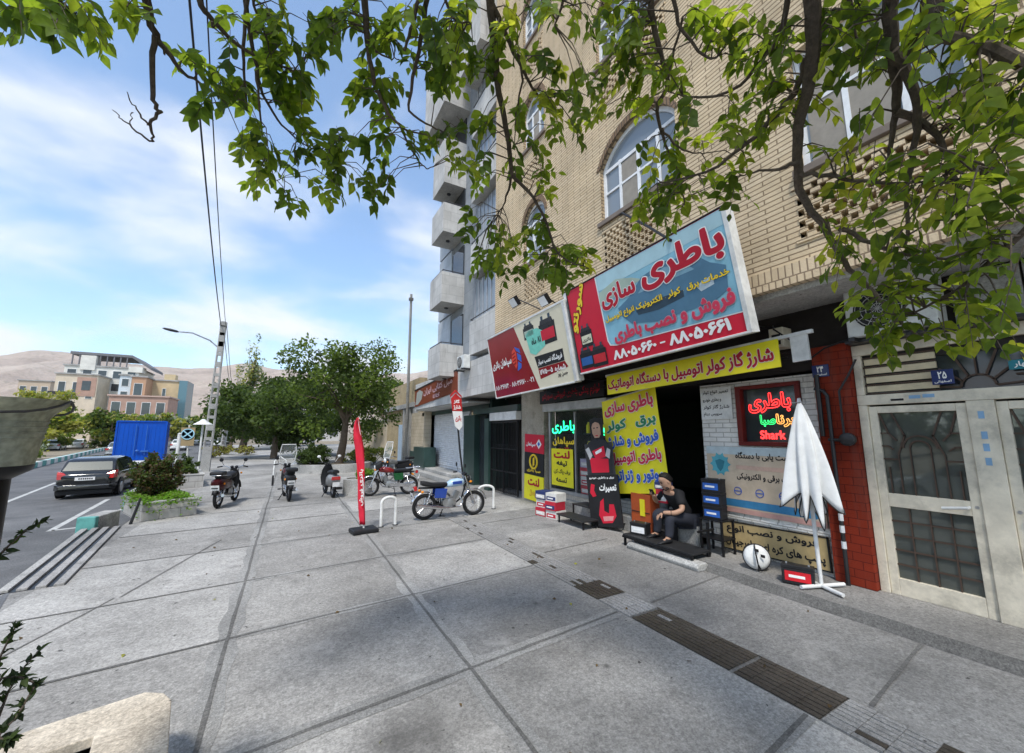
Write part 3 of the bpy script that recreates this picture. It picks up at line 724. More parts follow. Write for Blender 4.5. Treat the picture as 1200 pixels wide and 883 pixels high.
# painted steel entrance doors with grilles
dfr = M['cream_paint']
def door_leaf(y0, y1, first):
    b = MB(); f = .085; z0, z1 = .1, 2.38; x0, x1 = XF - .02, XF + .05
    b.box(x0, x1, y0, y0 + f, z0, z1); b.box(x0, x1, y1 - f, y1, z0, z1)
    for za, zb in ((z0, .3), (1.14, 1.3), (z1 - .085, z1)): b.box(x0 + .002, x1 - .002, y0 + f, y1 - f, za, zb)
    d = b.build('door', dfr, block, world=True, bev=.006)
    b = MB()
    for za, zb in ((.3, 1.14), (1.3, z1 - .085)): b.box(XF + .02, XF + .026, y0 + f, y1 - f, za, zb)
    b.build('pane', M['doorglass'], d, world=True)
    b = MB(); x = XF + .005; w = y1 - y0 - 2 * f; ya = y0 + f
    mb = lambda p, q: b.bar((x, *p), (x, *q), .012, .018)
    for k in (1, 2, 3): mb((ya + w * k / 4, .3), (ya + w * k / 4, 1.14))
    for z in (.46, .63, .8, .97): mb((ya, z), (ya + w, z))
    cy = ya + w / 2; zb = 1.3; zt = z1 - .085
    for s in (-1, 1):
        mb((cy + s * .09 * 1, zb), (cy + s * .09, 1.86)); mb((cy + s * .2, zb), (cy + s * .2, 1.78)); mb((cy + s * .3, zb), (cy + s * .3, 1.62))
        mb((cy + s * .2, 1.78), (cy + s * .12, 2.02)); mb((cy + s * .12, 2.0), (cy + s * .22, zt)); mb((cy + s * .2, 1.95), (cy + s * .27, 2.04)); mb((cy + s * .27, 2.04), (cy + s * w / 2, 2.04))
        mb((cy + s * .24, 1.84), (cy + s * .29, 1.88)); mb((cy + s * .29, 1.88), (cy + s * w / 2, 1.88)); mb((cy + s * .2, 1.72), (cy + s * w / 2, 1.72)); mb((cy + s * .27, 2.04), (cy + s * .34, zt))
    for i in range(8):
        a0, a1 = PI * i / 8, PI * (i + 1) / 8
        for r in (.09, .15): mb((cy + r * math.cos(a0), 1.86 + r * math.sin(a0)), (cy + r * math.cos(a1), 1.86 + r * math.sin(a1)))
    b.build('grille', mat('rusty_bar', (.09, .06, .045), .7, dirt=.4), d, world=True)
    b = MB(); yh = y0 + .1 if first else y1 - .1; s = 1 if first else -1
    b.tube([(XF - .02, yh, 1.23), (XF - .07, yh, 1.23), (XF - .075, yh + s * .2, 1.2)], .017, 8); b.build('handle', M['white_paint'], d, world=True, smooth=True)
    b = MB(); b.cyl((XF - .024, yh - s * .06, 1.24), (XF - .01, yh - s * .06, 1.24), .018, 10); b.build('lock', M['steel'], d, world=True)
door_leaf(1.33, 2.19, True); door_leaf(.26, 1.12, False); door_leaf(-.82, .1, True)
b = MB(); f0, f1 = XF - .045, XF + .06
for y0, y1 in ((2.19, 2.285), (1.12, 1.33), (.1, .26)): b.box(f0, f1, y0 + .002, y1 - .002, .1, 2.4)
b.box(f0, f1, -1.2, 2.285, 2.402, 2.53); b.box(f0, f1, -1.2, 2.285, 3.06, 3.2); b.box(f0, f1, 2.2, 2.283, 2.532, 3.058); b.box(f0, f1, -1.2, -.82, .1, 2.4)
fr = b.build('door_frame', dfr, block, world=True, bev=.006)
b = MB()
for i in range(4): b.box(XF + .0, XF + .03, 1.52, 2.18, 2.57 + i * .118, 2.57 + i * .118 + .082)
b.build('louvre', mat('louvre_cream', (.66, .56, .38), .5, dirt=.3), fr, world=True)
b = MB(); b.box(XF + .045, XF + .05, -1.1, 2.2, 2.53, 3.06); b.build('transom_pane', M['glass'], fr, world=True)
b = MB(); x = XF + .01
for i in range(5): b.bar((x, 1.52, 2.54 + i * .118), (x, 2.2, 2.54 + i * .118), .02, .026)
for cy in (1.22, .2):
    for a in range(0, 181, 30):
        c_, s_ = math.cos(R(a)), math.sin(R(a)); b.bar((x, cy + .13 * c_, 2.56 + .13 * s_), (x, cy + .3 * c_ * 1.1, 2.56 + min(.5, .42 * s_ + .02)), .014, .02)
    for i in range(8): a0, a1 = PI * i / 8, PI * (i + 1) / 8; b.bar((x, cy + .13 * math.cos(a0), 2.56 + .13 * math.sin(a0)), (x, cy + .13 * math.cos(a1), 2.56 + .13 * math.sin(a1)), .014, .02)
for z in (2.66, 2.8, 2.94): b.bar((x, .95, z), (x, .5, z), .014, .02)
b.build('transom_grille', mat('rusty_bar'), fr, world=True)
for i, (y, z, w, h) in enumerate(((1.95, 2.44, .12, .025), (1.78, 2.455, .1, .04), (1.66, 2.46, .1, .04))): b = MB(); b.box(f0 - .004, f0 - .001, y - w, y, z, z + h, M['ink'] if i == 0 else mat('sticker_blue', (.25, .42, .62), .5)); b.build('sticker', None, fr, world=True)
for z in (2.2, 1.98, 1.85, 1.7): b = MB(); b.box(f0 - .004, f0 - .001, 1.205, 1.25, z, z + .08, mat('sticker_blue')); b.build('sticker', None, fr, world=True)
# pale stone panels above the doors
b = MB()
for i in range(5): b.box(XF - .03, XF + .05, 1.3 - (i + 1) * .52 + .02, 1.3 - i * .52, 3.25, 3.84)
b.build('stone_panel', concrete('grey_panel', (.38, .38, .36), (.5, .5, .47), speck=.1, bump=.1), block, world=True)
b = MB(); b.box(6.35, 6.62, -1.2, 2.27, 3.205, 3.24); b.build('ledge_board', M['dark_metal'], block, world=True)
# shop window of the battery shop
b = MB(); b.box(XF - .02, XF + .05, 9.42, 9.5, .42, 2.7); b.box(XF - .02, XF + .05, 6.88, 6.95, .42, 2.7); b.box(XF - .02, XF + .05, 6.95, 9.42, .42, .5); b.box(XF - .0, XF + .05, 8.31, 8.35, .5, 2.6)
sw = b.build('shop_window', mat('aluminium_frame', (.4, .4, .4), .4, .5), block, world=True)
b = MB(); b.box(XF + .015, XF + .02, 6.95, 9.42, .5, 2.62); b.build('glass', M['shopglass'], sw, world=True)
b = MB(); b.box(6.4, 6.75, 6.9, 9.55, 2.64, 2.86); b.build('shutter_box', mat('shutter_box_white', (.5, .5, .49), .5, dirt=.6), block, world=True, bev=.01)
b = MB(); b.box(XF, XF + .1, 6.9, 9.5, .1, .41); b.build('window_base', M['marble'], block, world=True)
b = MB()
for z in (1.0, 1.5, 2.0): b.box(6.86, 7.3, 6.9, 8.3, z, z + .03)
b.build('shelf', M['dark_metal'], block, world=True)
# ---------------------------------------------------------------- the grey stone block next door with balconies
gs = brickmat('grey_cladding', (.3, .32, .34), (.26, .28, .3), (.16, .17, .18), bw=1.2, bh=.7, msz=.006, bump=.15, dirt=.3)
gsx = brickmat('grey_cladding_return', (.3, .32, .34), (.26, .28, .3), (.16, .17, .18), bw=1.2, bh=.7, msz=.006, axes='XZ', bump=.15, dirt=.3)
bs_ = brickmat('balcony_stone', (.58, .57, .55), (.5, .49, .47), (.34, .34, .33), bw=.6, bh=.4, msz=.006, bump=.1, dirt=.5)
bsx = brickmat('balcony_stone_return', (.58, .57, .55), (.5, .49, .47), (.34, .34, .33), bw=.6, bh=.4, msz=.006, axes='XZ', bump=.1, dirt=.5)
grey = thing('balcony_building', 'grey stone apartment block with stacked white balconies behind the brick block', 'building', (6.5, 14.5, 0))
def sbox(b, x0, x1, y0, y1, z0, z1, ma, mx):      # cladding that follows the face it lies on
    b.add([(x0, y0, z0), (x0, y1, z0), (x0, y1, z1), (x0, y0, z1)], [(0, 1, 2, 3)], ma); b.add([(x1, y0, z0), (x1, y1, z0), (x1, y1, z1), (x1, y0, z1)], [(0, 1, 2, 3)], ma)
    b.add([(x0, y0, z0), (x1, y0, z0), (x1, y0, z1), (x0, y0, z1)], [(0, 1, 2, 3)], mx); b.add([(x0, y1, z0), (x1, y1, z0), (x1, y1, z1), (x0, y1, z1)], [(0, 1, 2, 3)], mx)
    b.add([(x0, y0, z0), (x1, y0, z0), (x1, y1, z0), (x0, y1, z0)], [(0, 1, 2, 3)], soff); b.add([(x0, y0, z1), (x1, y0, z1), (x1, y1, z1), (x0, y1, z1)], [(0, 1, 2, 3)], soff)
b = MB(); sbox(b, 5.95, 14, 10.97, 17.6, 4.6, 22.5, gs, gsx); b.build('wall', None, grey, world=True)
bt = [atY(519, 403, 14.6).z, atY(518.7, 315.5, 14.6).z, atY(518, 236, 14.6).z]; st = (bt[2] - bt[0]) / 2
wm = mat('balcony_rail', (.08, .08, .09), .5, .4)
for k in range(5):
    zt = bt[0] + st * k; h = 1.28; x0 = 4.97
    if k == 4: continue
    b = MB()
    if k == 3: h = 2.1
    sbox(b, x0, 5.95, 14.6, 16.1, zt - h, zt - h + .16, bs_, bsx)
    sbox(b, x0, x0 + .12, 14.6, 16.1, zt - h + .16, zt, bs_, bsx); sbox(b, x0 + .12, 5.95, 14.6, 14.72, zt - h + .16, zt, bs_, bsx); sbox(b, x0 + .12, 5.95, 15.98, 16.1, zt - h + .16, zt, bs_, bsx)
    bal = b.build('balcony', None, grey, world=True)
    b = MB(); b.tube([(5.9, 14.64, zt + .07), (x0 + .06, 14.64, zt + .07), (x0 + .06, 16.06, zt + .07), (5.9, 16.06, zt + .07)], .022, 6)
    for p in ((x0 + .06, 14.64), (x0 + .06, 16.06), (5.5, 14.64)): b.cyl((*p, zt - .02), (*p, zt + .07), .015, 6)
    b.build('rail', wm, bal, world=True)
    b = MB(); b.lathe([(.09, 0), (.08, -.04), (.001, -.05)], (5.45, 15.35, zt - h), (0, 0, 1), 12); b.build('ceiling_lamp', M['dark_metal'], bal, world=True)
    b = MB(); b.box(5.9, 5.96, 14.62, 15.9, zt - h + .2, zt + 1.35); dd = b.build('balcony_door', M['glass'], grey, world=True)
    b = MB(); b.box(5.86, 5.955, 15.92, 17.55, zt - 1.3, zt + st - 1.4); b.build('stone_panel', brickmat('pale_blue_cladding', (.5, .54, .58), (.46, .5, .54), (.35, .38, .4), bw=.6, bh=.6, msz=.006, bump=.1), grey, world=True)
# top storeys lean further out over the street
zt = bt[0] + st * 3
b = MB(); sbox(b, 4.75, 5.95, 14.2, 17.0, zt + 1.3, zt + 5.3, bs_, bsx); b.build('top_bay', None, grey, world=True)
b = MB(); sbox(b, 5.05, 5.95, 11.3, 13.4, zt + 1.6, zt + 5.0, bs_, bsx); b.build('top_bay', None, grey, world=True)
for z0 in (4.85, 4.85 + st, 4.85 + 2 * st, 4.85 + 3 * st - .2):
    b = MB(); sbox(b, 5.6, 5.95, 11.05, 13.15, z0, z0 + 1.25, bs_, bsx); by = b.build('bay', None, grey, world=True)
    b = MB(); b.tube([(5.92, 11.1, z0 + 1.34), (5.62, 11.1, z0 + 1.34), (5.62, 13.1, z0 + 1.34), (5.92, 13.1, z0 + 1.34)], .02, 6); b.build('rail', wm, by, world=True)
    b = MB(); b.box(5.88, 5.955, 11.2, 13.3, z0 + 1.3, z0 + st - .15)
    w = b.build('window', M['pane'], grey, world=True)
    b = MB()
    for i in range(7): b.box(5.85, 5.879, 11.2 + i * .34, 11.24 + i * .34, z0 + 1.3, z0 + st - .15)
    b.build('mullion', mat('alu_grey', (.45, .46, .48), .4, .5), w, world=True)
b = MB(); sbox(b, 5.6, 8.5, 10.97, 14.2, 3.35, 4.62, bs_, bsx); b.build('fascia', None, grey, world=True)
b = MB(); sbox(b, 5.62, 8.5, 14.202, 20.2, 3.2, 4.5, bs_, bsx); b.build('fascia', None, grey, world=True)
# ground floor next door: gate, green marble, shutter
gm = concrete('green_marble', (.012, .035, .03), (.04, .08, .07), speck=.2, bump=.02, stain=.2, wet=.55)
b = MB(); b.box(6.3, 6.6, 12.9, 13.25, 0, 2.55); b.box(6.6, 7.4, 13.25, 13.4, 0, 3.3); b.box(6.45, 6.8, 14.5, 15.6, .0, 2.75); b.box(6.35, 7.0, 10.92, 14.4, 2.75, 2.95); b.box(6.55, 7.2, 13.4, 22, 2.95, 3.15); b.build('marble_trim', gm, grey, world=True)
b = MB(); b.box(6.32, 6.6, 10.95, 12.88, 2.46, 2.74); b.build('gate_lintel', M['white_paint'], grey, world=True, bev=.01)
b = MB()
for i in range(17): y = 11.0 + i * .116; b.cyl((6.4, y, .06), (6.4, y, 2.42), .012, 6)
for z in (.1, .75, 1.5, 2.4): b.bar((6.4, 10.96, z), (6.4, 12.88, z), .03, .045)
for i in range(16):
    y = 11.06 + i * .116
    b.torus((6.4, y, 1.6), (1, 0, 0), .045, .007, 12, 5)
for y in (10.98, 11.92, 12.86): b.bar((6.4, y, .05), (6.4, y, 2.44), .05, .05)
b.build('gate', M['black_metal'], grey, world=True)
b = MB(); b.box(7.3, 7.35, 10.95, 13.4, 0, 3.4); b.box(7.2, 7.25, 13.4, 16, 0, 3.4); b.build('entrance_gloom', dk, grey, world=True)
b = MB(); b.box(6.7, 6.9, 13.9, 14.5, .0, 2.9); b.build('shop_door', M['glass'], grey, world=True)
b = MB(); zb = .35
for i in range(26): z = zb + .1 + i * .093; b.prism([(0, 0), (-.022, .03), (-.022, .06), (0, .09)], (6.72, 15.65, z), (1, 0, 0), (0, 0, 1), (0, 4.6, 0))
b.box(6.74, 6.8, 15.6, 20.3, .35, 2.95); b.build('shutter', mat('shutter_white', (.72, .73, .75), .4, dirt=.15), grey, world=True)
b = MB(); b.box(6.2, 6.75, 20.3, 20.5, .3, 3.2); b.box(6.55, 6.75, 20.3, 24.2, .3, 3.2); b.build('stone_wall', brickmat('cream_stone', (.56, .48, .36), (.5, .42, .31), (.36, .3, .22), bw=.45, bh=.2, msz=.008, bump=.3), grey, world=True)
b = MB(); b.box(6.5, 6.56, 20.35, 24.2, .3, .95); b.box(5.9, 6.5, 19.3, 21.2, .3, 1.3); b.build('marble_base', gm, grey, world=True)
b = MB(); b.box(5.6, 8, 15.2, 25, 0, .2); b.box(5.95, 8, 15.6, 25, .2, .34); b.build('step', M['kerb'], grey, world=True, bev=.02)
b = MB(); b.box(5.7, 7.2, 13.4, 20.4, 3.14, 3.2); b.build('soffit', soff, grey, world=True)
# low old house beyond
low = thing('low_house', 'low cream and brown house beyond the shutter shop', 'building', (8, 30, 0))
yb = brickmat('ochre_brick', (.5, .4, .24), (.44, .34, .2), (.25, .2, .13), bw=.3, bh=.09, msz=.01, bump=.4, dirt=.5)
b = MB(); b.box(7.2, 14, 25, 34, 0, 5.6); b.build('wall', yb, low, world=True)
b = MB()
for y in (25.05, 26.2, 27.6): b.box(6.95, 7.2, y, y + .4, 0, 3.7)
b.build('pilaster', M['kerb'], low, world=True)
b = MB(); b.box(7.12, 7.2, 28.6, 29.8, 0, 2.6); b.build('door', mat('pale_blue_door', (.4, .5, .6), .5), low, world=True)
b = MB(); b.box(6.9, 7.2, 25, 34, 3.7, 4.0); b.build('cornice', M['kerb'], low, world=True)
gw = thing('garden_wall', 'long cream garden wall behind the big tree', 'wall', (7, 45, 0))
b = MB(); b.box(7.2, 7.5, 34.1, 52, 0, 3.0); b.build('wall_face', mat('cream_render', (.6, .5, .36), .85, dirt=.3, scale=1), gw, world=True)
b = MB(); b.box(7.12, 7.58, 34.1, 52, 3.0, 3.12); b.build('coping', M['kerb'], gw, world=True)

# ---------------------------------------------------------------- shop signs
NX, UL = Vector((-1, 0, 0)), Vector((0, -1, 0))
class Plane:
    """a rectangular board: corners seen in the photo, bottom edge at depth xb, top edge at xt"""
    def __init__(s, bl, br, h, lean=0.):
        s.o = Vector(bl); d = Vector(br) - s.o; s.w = d.length; s.u = d / s.w; s.h = h
        s.v = (Vector((-math.sin(lean), 0, math.cos(lean)))); s.v = (s.v - s.u * s.v.dot(s.u)).normalized(); s.n = s.v.cross(s.u) * -1
        if s.n.x > 0: s.n = -s.n
    def p(s, a, c, l=0): return s.o + s.u * (a * s.w) + s.v * (c * s.h) + s.n * l
    def poly(s, b, pts, l, m): q = [s.p(a, c, l) for a, c in pts]; b.add(q, [tuple(range(len(q)))], m)
    def body(s, b, d, m, z=0, a0=0, a1=1, c0=0, c1=1):
        b.obox(s.p((a0 + a1) / 2, (c0 + c1) / 2, z - d / 2), (s.u, s.v, s.n), ((a1 - a0) * s.w / 2, (c1 - c0) * s.h / 2, d / 2), m)
    def text(s, t, a, c, w, h, m, par, rot=0., **k):
        u = s.u * math.cos(rot) + s.v * math.sin(rot); v = s.v * math.cos(rot) - s.u * math.sin(rot)
        return text(t, s.p(a, c), u, v, s.n, w * s.w, h * s.h, m, par, **k)
LEAN = math.atan2(.3, 1.72)
BL1, BR1 = atX(681, 438, 5.3), atX(881, 388, 5.3)
P1 = Plane(BL1, BR1, 1.78, LEAN)
bsg = thing('shop_sign', 'big red and blue lightbox sign leaning out over the battery shop', 'sign', (5.3, 4.7, 3.3))
b = MB(); P1.body(b, .16, M['dark_metal'], -.012); b.build('sign_box', None, bsg, world=True)
b = MB()
for a0, a1, c0, c1, q in ((-.004, 1.004, -.012, .006, 0), (-.004, 1.004, .994, 1.004, 1), (-.004, .003, .006, .994, 1), (.985, 1.004, .006, .994, 0)): P1.body(b, .19, M['dark_metal'] if q else M['white_paint'], .016, a0, a1, c0, c1)
b.build('frame', None, bsg, world=True, bev=.005)
skyb = mat('print_blue', (.25, .5, .62), .35, var=.22, scale=1.2); b = MB()
P1.poly(b, [(.0, .0), (.99, .0), (.99, .99), (.0, .99)], .001, M['sign_red'])
P1.poly(b, [(.262, .27), (.275, .215), (.32, .195), (.985, .155), (.985, .985), (.252, .985)], .004, M['text_white'])
P1.poly(b, [(.27, .275), (.283, .225), (.325, .205), (.985, .165), (.985, .985), (.262, .985)], .0065, skyb)
P1.poly(b, [(.262, .82), (.985, .86), (.985, .985), (.262, .985)], .0085, mat('print_pale_sky', (.42, .62, .68), .35, scale=1.5))
P1.poly(b, [(.262, .8), (.4, .86), (.5, .8), (.56, .74), (.262, .66)], .0095, mat('print_ground', (.4, .5, .42), .4, scale=2))
car = mat('print_car', (.09, .2, .3), .35, scale=2); card = mat('print_car_dark', (.04, .07, .1), .35)
P1.poly(b, [(.4, .46), (.38, .56), (.46, .62), (.56, .76), (.7, .8), (.84, .74), (.9, .62), (.96, .55), (.95, .36), (.88, .3), (.6, .3), (.45, .36)], .0105, car)
P1.poly(b, [(.52, .62), (.6, .73), (.69, .75), (.79, .71), (.83, .62)], .012, mat('print_windscreen', (.2, .36, .46), .3))
P1.poly(b, [(.49, .47), (.62, .5), (.76, .49), (.76, .43), (.62, .4), (.5, .42)], .0125, card)
P1.poly(b, [(.82, .48), (.9, .52), (.9, .44), (.84, .42)], .0125, mat('print_lamp', (.5, .6, .65), .3))
b.build('print', None, bsg, world=True)
P1.text('سازی', .275, .585, .24, .24, M['text_red'], bsg, bold=.045, out=.03, om=M['text_white'], lift=.0145, rot=R(1))
P1.text('باطری', .555, .6, .42, .31, M['text_red'], bsg, bold=.045, out=.03, om=M['text_white'], lift=.0155)
P1.text('خدمات برق . کولر . الکترونیک انواع اتومبیل', .28, .445, .69, .085, M['text_yellow'], bsg, bold=.03, out=.02, om=M['ink'], lift=.018)
P1.text('فروش و نصب باطری', .32, .2, .65, .17, mat('letter_pink', (.62, .05, .1), .4), bsg, bold=.04, out=.03, om=mat('print_pink_edge', (.6, .3, .35), .4), lift=.019)
P1.text('۸۸۰۵۰۶۶۰', .285, .05, .285, .1, M['text_white'], bsg, bold=.05, lift=.01)
P1.text('-', .59, .09, .03, .015, M['text_white'], bsg, bold=.03, lift=.01)
P1.text('۸۸۰۵۰۶۶۱', .64, .045, .29, .105, M['text_white'], bsg, bold=.05, lift=.01)
P1.text('سورنتو', .045, .46, .29, .13, M['text_yellow'], bsg, bold=.05, out=.025, om=M['ink'], lift=.012, rot=R(63))
def print_battery(P, b, a, c, w, h, l, top, lab):
    P.poly(b, [(a, c), (a + w, c), (a + w, c + h * .72), (a, c + h * .72)], l, mat('print_black', (.02, .022, .026), .3))
    P.poly(b, [(a + w * .08, c + h * .72), (a + w * .92, c + h * .72), (a + w * .86, c + h * .86), (a + w * .14, c + h * .86)], l + .0005, mat('print_black2', (.035, .037, .043), .3))
    for k in (.2, .66): P.poly(b, [(a + w * k, c + h * .86), (a + w * (k + .14), c + h * .86), (a + w * (k + .14), c + h), (a + w * k, c + h)], l + .001, top)
    P.poly(b, [(a + w * .08, c + h * .15), (a + w * .92, c + h * .15), (a + w * .92, c + h * .52), (a + w * .08, c + h * .52)], l + .0015, lab)
b = MB()
print_battery(P1, b, .055, .28, .1, .26, .006, card, mat('print_label_cream', (.7, .68, .5), .4)); print_battery(P1, b, .02, .04, .11, .25, .009, card, mat('print_label_blue', (.03, .12, .35), .4)); print_battery(P1, b, .125, .03, .115, .26, .012, card, mat('print_label_red', (.55, .03, .04), .4))
b.build('battery_picture', None, bsg, world=True)
P1.text('باتری', .068, .335, .07, .05, M['ink'], bsg, lift=.009)
b = MB()
for a in (.1, .5, .9):
    b.cyl(P1.p(a, .85, -.16), P1.p(a, .85, -.16) + Vector((.35, 0, .1)), .025, 8); b.cyl(P1.p(a, .1, -.16), P1.p(a, .1, -.16) + Vector((1.2, 0, 0.1)), .025, 8)
b.build('bracket', M['dark_metal'], bsg, world=True)
# maroon and cream sign to its left
P2 = Plane(atX(582, 467, 5.3), atX(676, 447, 5.3), 1.78, LEAN)
sg2 = thing('shop_sign', 'maroon and cream battery sign left of the big red sign', 'sign', (5.3, 8.5, 3.1))
b = MB(); P2.body(b, .16, M['dark_metal'], -.012); b.build('sign_box', None, sg2, world=True)
b = MB(); 
for a0, a1, c0, c1 in ((-.01, 1.01, .985, 1.012), (.985, 1.01, 0, .985), (-.006, .004, 0, .985), (0, .985, -.012, .008)): P2.body(b, .2, M['white_paint'], .016, a0, a1, c0, c1)
b.build('frame', None, sg2, world=True, bev=.005)
crm = mat('sign_cream', (.72, .66, .5), .3, var=.06, scale=1.5)
b = MB(); P2.poly(b, [(.004, .008), (.62, .008), (.42, .985), (.004, .985)], .002, M['maroon']); P2.poly(b, [(.62, .008), (.985, .008), (.985, .985), (.42, .985)], .002, crm)
P2.poly(b, [(.62, .45), (.925, .44), (.925, .285), (.64, .285)], .005, M['ink']); P2.poly(b, [(.64, .28), (.925, .28), (.95, .2), (.65, .13)], .005, M['maroon'])
P2.poly(b, [(.555, .79), (.6, .83), (.7, .82), (.77, .74), (.76, .55), (.64, .47), (.58, .52)], .006, mat('print_mint', (.2, .62, .5), .4)); b.build('print', None, sg2, world=True)
b = MB(); print_battery(P2, b, .72, .56, .17, .38, .005, card, M['sign_red']); print_battery(P2, b, .535, .72, .13, .23, .0045, card, mat('print_label_mint', (.4, .5, .42), .4)); b.build('battery_picture', None, sg2, world=True)
b = MB()
P2.poly(b, [(.325, .5), (.345, .64), (.385, .69), (.4, .6), (.395, .42), (.37, .37)], .006, mat('emblem_red', (.7, .06, .04), .3))
P2.poly(b, [(.385, .7), (.45, .64), (.455, .57), (.405, .63)], .006, M['text_blue']); P2.poly(b, [(.41, .6), (.46, .54), (.455, .44), (.41, .5)], .006, M['text_blue']); P2.poly(b, [(.4, .41), (.41, .47), (.45, .42), (.44, .36), (.385, .33)], .006, M['text_blue'])
for k in range(4): P2.poly(b, [(.34, .6 - .05 * k), (.385, .62 - .05 * k), (.385, .6 - .05 * k), (.34, .58 - .05 * k)], .0075, M['maroon'])
b.build('emblem', None, sg2, world=True)
P2.text('سپاهان باتری', .02, .43, .3, .16, M['text_white'], sg2, bold=.03, lift=.006)
P2.text('۸۸۰۳۶۱۷۴ - ۸۸۰۳۶۱۷۰ - ۰۲۱', .02, .12, .55, .075, M['text_white'], sg2, bold=.02, lift=.006)
P2.text('فروشگاه نصب سیار', .65, .31, .26, .1, M['text_white'], sg2, lift=.009); P2.text('شماره: ۵۰۰۰۵۷۶۱', .655, .165, .27, .09, M['text_white'], sg2, lift=.009)
P2.text('حسن پور', .835, .09, .1, .06, M['ink'], sg2, lift=.006); P2.text('۱۸ ماه', .615, .62, .11, .09, M['ink'], sg2, lift=.01)
# narrow dark sign strip with red letters under it
P2b = Plane((6.35, 9.6, 2.86), (6.35, 6.9, 2.9), .36); s2b = thing('shop_sign', 'narrow black sign strip with dim red letters over the shop window', 'sign', (6.35, 8.2, 2.86))
b = MB(); P2b.body(b, .05, M['black_plastic']); b.build('panel', None, s2b, world=True); P2b.text('لوازم یدکی باطری فروشی سورنتو', .05, .12, .9, .75, M['text_red'], s2b, bold=.02)
# yellow strip banner
P3 = Plane(atX(712, 463, 5.9), atX(915, 430, 5.9), .4); sg3 = thing('banner', 'long narrow yellow banner strip with red letters below the big sign', 'banner', (5.9, 4.5, 2.85))
b = MB(); P3.body(b, .02, M['sign_yellow']); b.build('cloth', None, sg3, world=True)
P3.text('شارژ گاز کولر اتومبیل با دستگاه اتوماتیک', .01, .12, .97, .72, M['text_red'], sg3, bold=.04, out=.03, om=M['text_white'])
b = MB(); P3.body(b, .05, M['white_paint'], -.03, -.02, 1.12, .98, 1.1); P3.body(b, .04, M['white_paint'], -.04, 1.04, 1.1, .1, .98); b.build('backing_board', None, sg3, world=True)
# yellow banner hanging at the doorway, slightly billowing
P4 = Plane(atX(718, 577, 6.3), atX(787, 577, 6.3) , 2.06); P4.o.z -= .03; sg4 = thing('banner', 'yellow hanging banner with five lines of coloured writing beside the doorway', 'banner', (6.3, 6.0, .8))
b = MB(); nx = 18
for j in range(nx + 1):
    for i in range(nx + 1):
        a, c = i / nx, j / nx; b.v.append(tuple(P4.p(a, c, .012 * math.sin(a * 7 + c * 2) + .008 * math.sin(c * 11))))
for j in range(nx):
    for i in range(nx): q = j * (nx + 1) + i; b.f.append([q, q + 1, q + nx + 2, q + nx + 1]); b.mi.append(0)
b.build('cloth', M['sign_yellow'], sg4, world=True, smooth=True, fixn=False)
for t, c, h, m in (('باطری سازی', .8, .16, M['text_crimson']), ('برق . کولر', .63, .13, M['text_green']), ('فروش و شارژ', .455, .14, M['text_blue']), ('باطری اتومبیل', .28, .14, M['text_crimson']), ('موتور و ژنراتور', .1, .14, M['text_blue'])):
    P4.text(t, .05, c, .9, h, m, sg4, bold=.045, out=.035, om=M['text_white'], lift=.024)
b = MB(); b.cyl(P4.p(-.03, 1, 0), P4.p(1.03, 1, 0), .015, 8); b.build('rod', M['steel'], sg4, world=True)
# notice, wall poster, tan board on the white wall
P5 = Plane((XF - .03, 4.58, 2.28), (XF - .03, 4.0, 2.28), .56); s5 = thing('notice', 'white paper notice with four lines of small black writing beside the neon window', 'notice', (XF - .03, 4.3, 2.28))
b = MB(); P5.body(b, .012, M['white_paint']); b.build('sheet', None, s5, world=True)
for i, t in enumerate(('تعمیر انواع کولر', 'و بخاری خودرو', 'شارژ گاز کولر', 'سرویس دینام')): P5.text(t, .08, .77 - i * .23, .84 if i % 2 == 0 else .6, .15, M['ink'], s5, bold=.02)
P6 = Plane((XF - .05, 4.52, .74), (XF - .05, 2.78, .74), 1.07); s6 = thing('poster', 'faded cream wall poster with a teal emblem, car badges and a blue stripe', 'poster', (XF - .05, 3.6, .74))
b = MB(); P6.body(b, .02, mat('poster_cream', (.62, .5, .37), .5, dirt=.35, scale=3)); P6.poly(b, [(.0, .88), (1, .88), (1, 1), (0, 1)], .002, mat('poster_sky', (.5, .58, .6), .5)); b.build('sheet', None, s6, world=True)
b = MB(); P6.poly(b, [(.0, .2), (.93, .2), (.99, .15), (.93, .09), (.0, .09)], .003, mat('poster_blue', (.05, .22, .42), .45)); P6.poly(b, [(0, 0), (1, 0), (1, .07), (0, .07)], .003, mat('poster_pink', (.55, .32, .28), .5))
P6.poly(b, [(.3, .72), (.95, .72), (.95, .66), (.3, .66)], .003, mat('poster_pink2', (.62, .42, .33), .5)); b.build('stripe', None, s6, world=True)
b = MB(); tl = mat('emblem_teal', (.1, .4, .48), .45)
for k in range(10): a = 2 * PI * k / 10; P6.poly(b, [(.14 + .085 * math.cos(a - .2), .72 + .15 * math.sin(a - .2)), (.14 + .11 * math.cos(a), .72 + .19 * math.sin(a)), (.14 + .085 * math.cos(a + .2), .72 + .15 * math.sin(a + .2)), (.14, .72)], .003, tl)
P6.poly(b, [(.14 + .085 * math.cos(i * PI / 10), .72 + .15 * math.sin(i * PI / 10)) for i in range(20)], .0045, tl); P6.poly(b, [(.09, .77), (.14, .8), (.19, .77), (.17, .66), (.14, .6), (.11, .66)], .006, mat('emblem_teal_dark', (.04, .2, .26), .45)); b.build('emblem', None, s6, world=True)
P6.text('کولر و نشت یابی با دستگاه', .3, .8, .66, .13, M['ink'], s6, bold=.03); P6.text('کلیه قطعات برقی و الکترونیکی', .3, .5, .66, .11, M['ink'], s6, bold=.03)
b = MB()
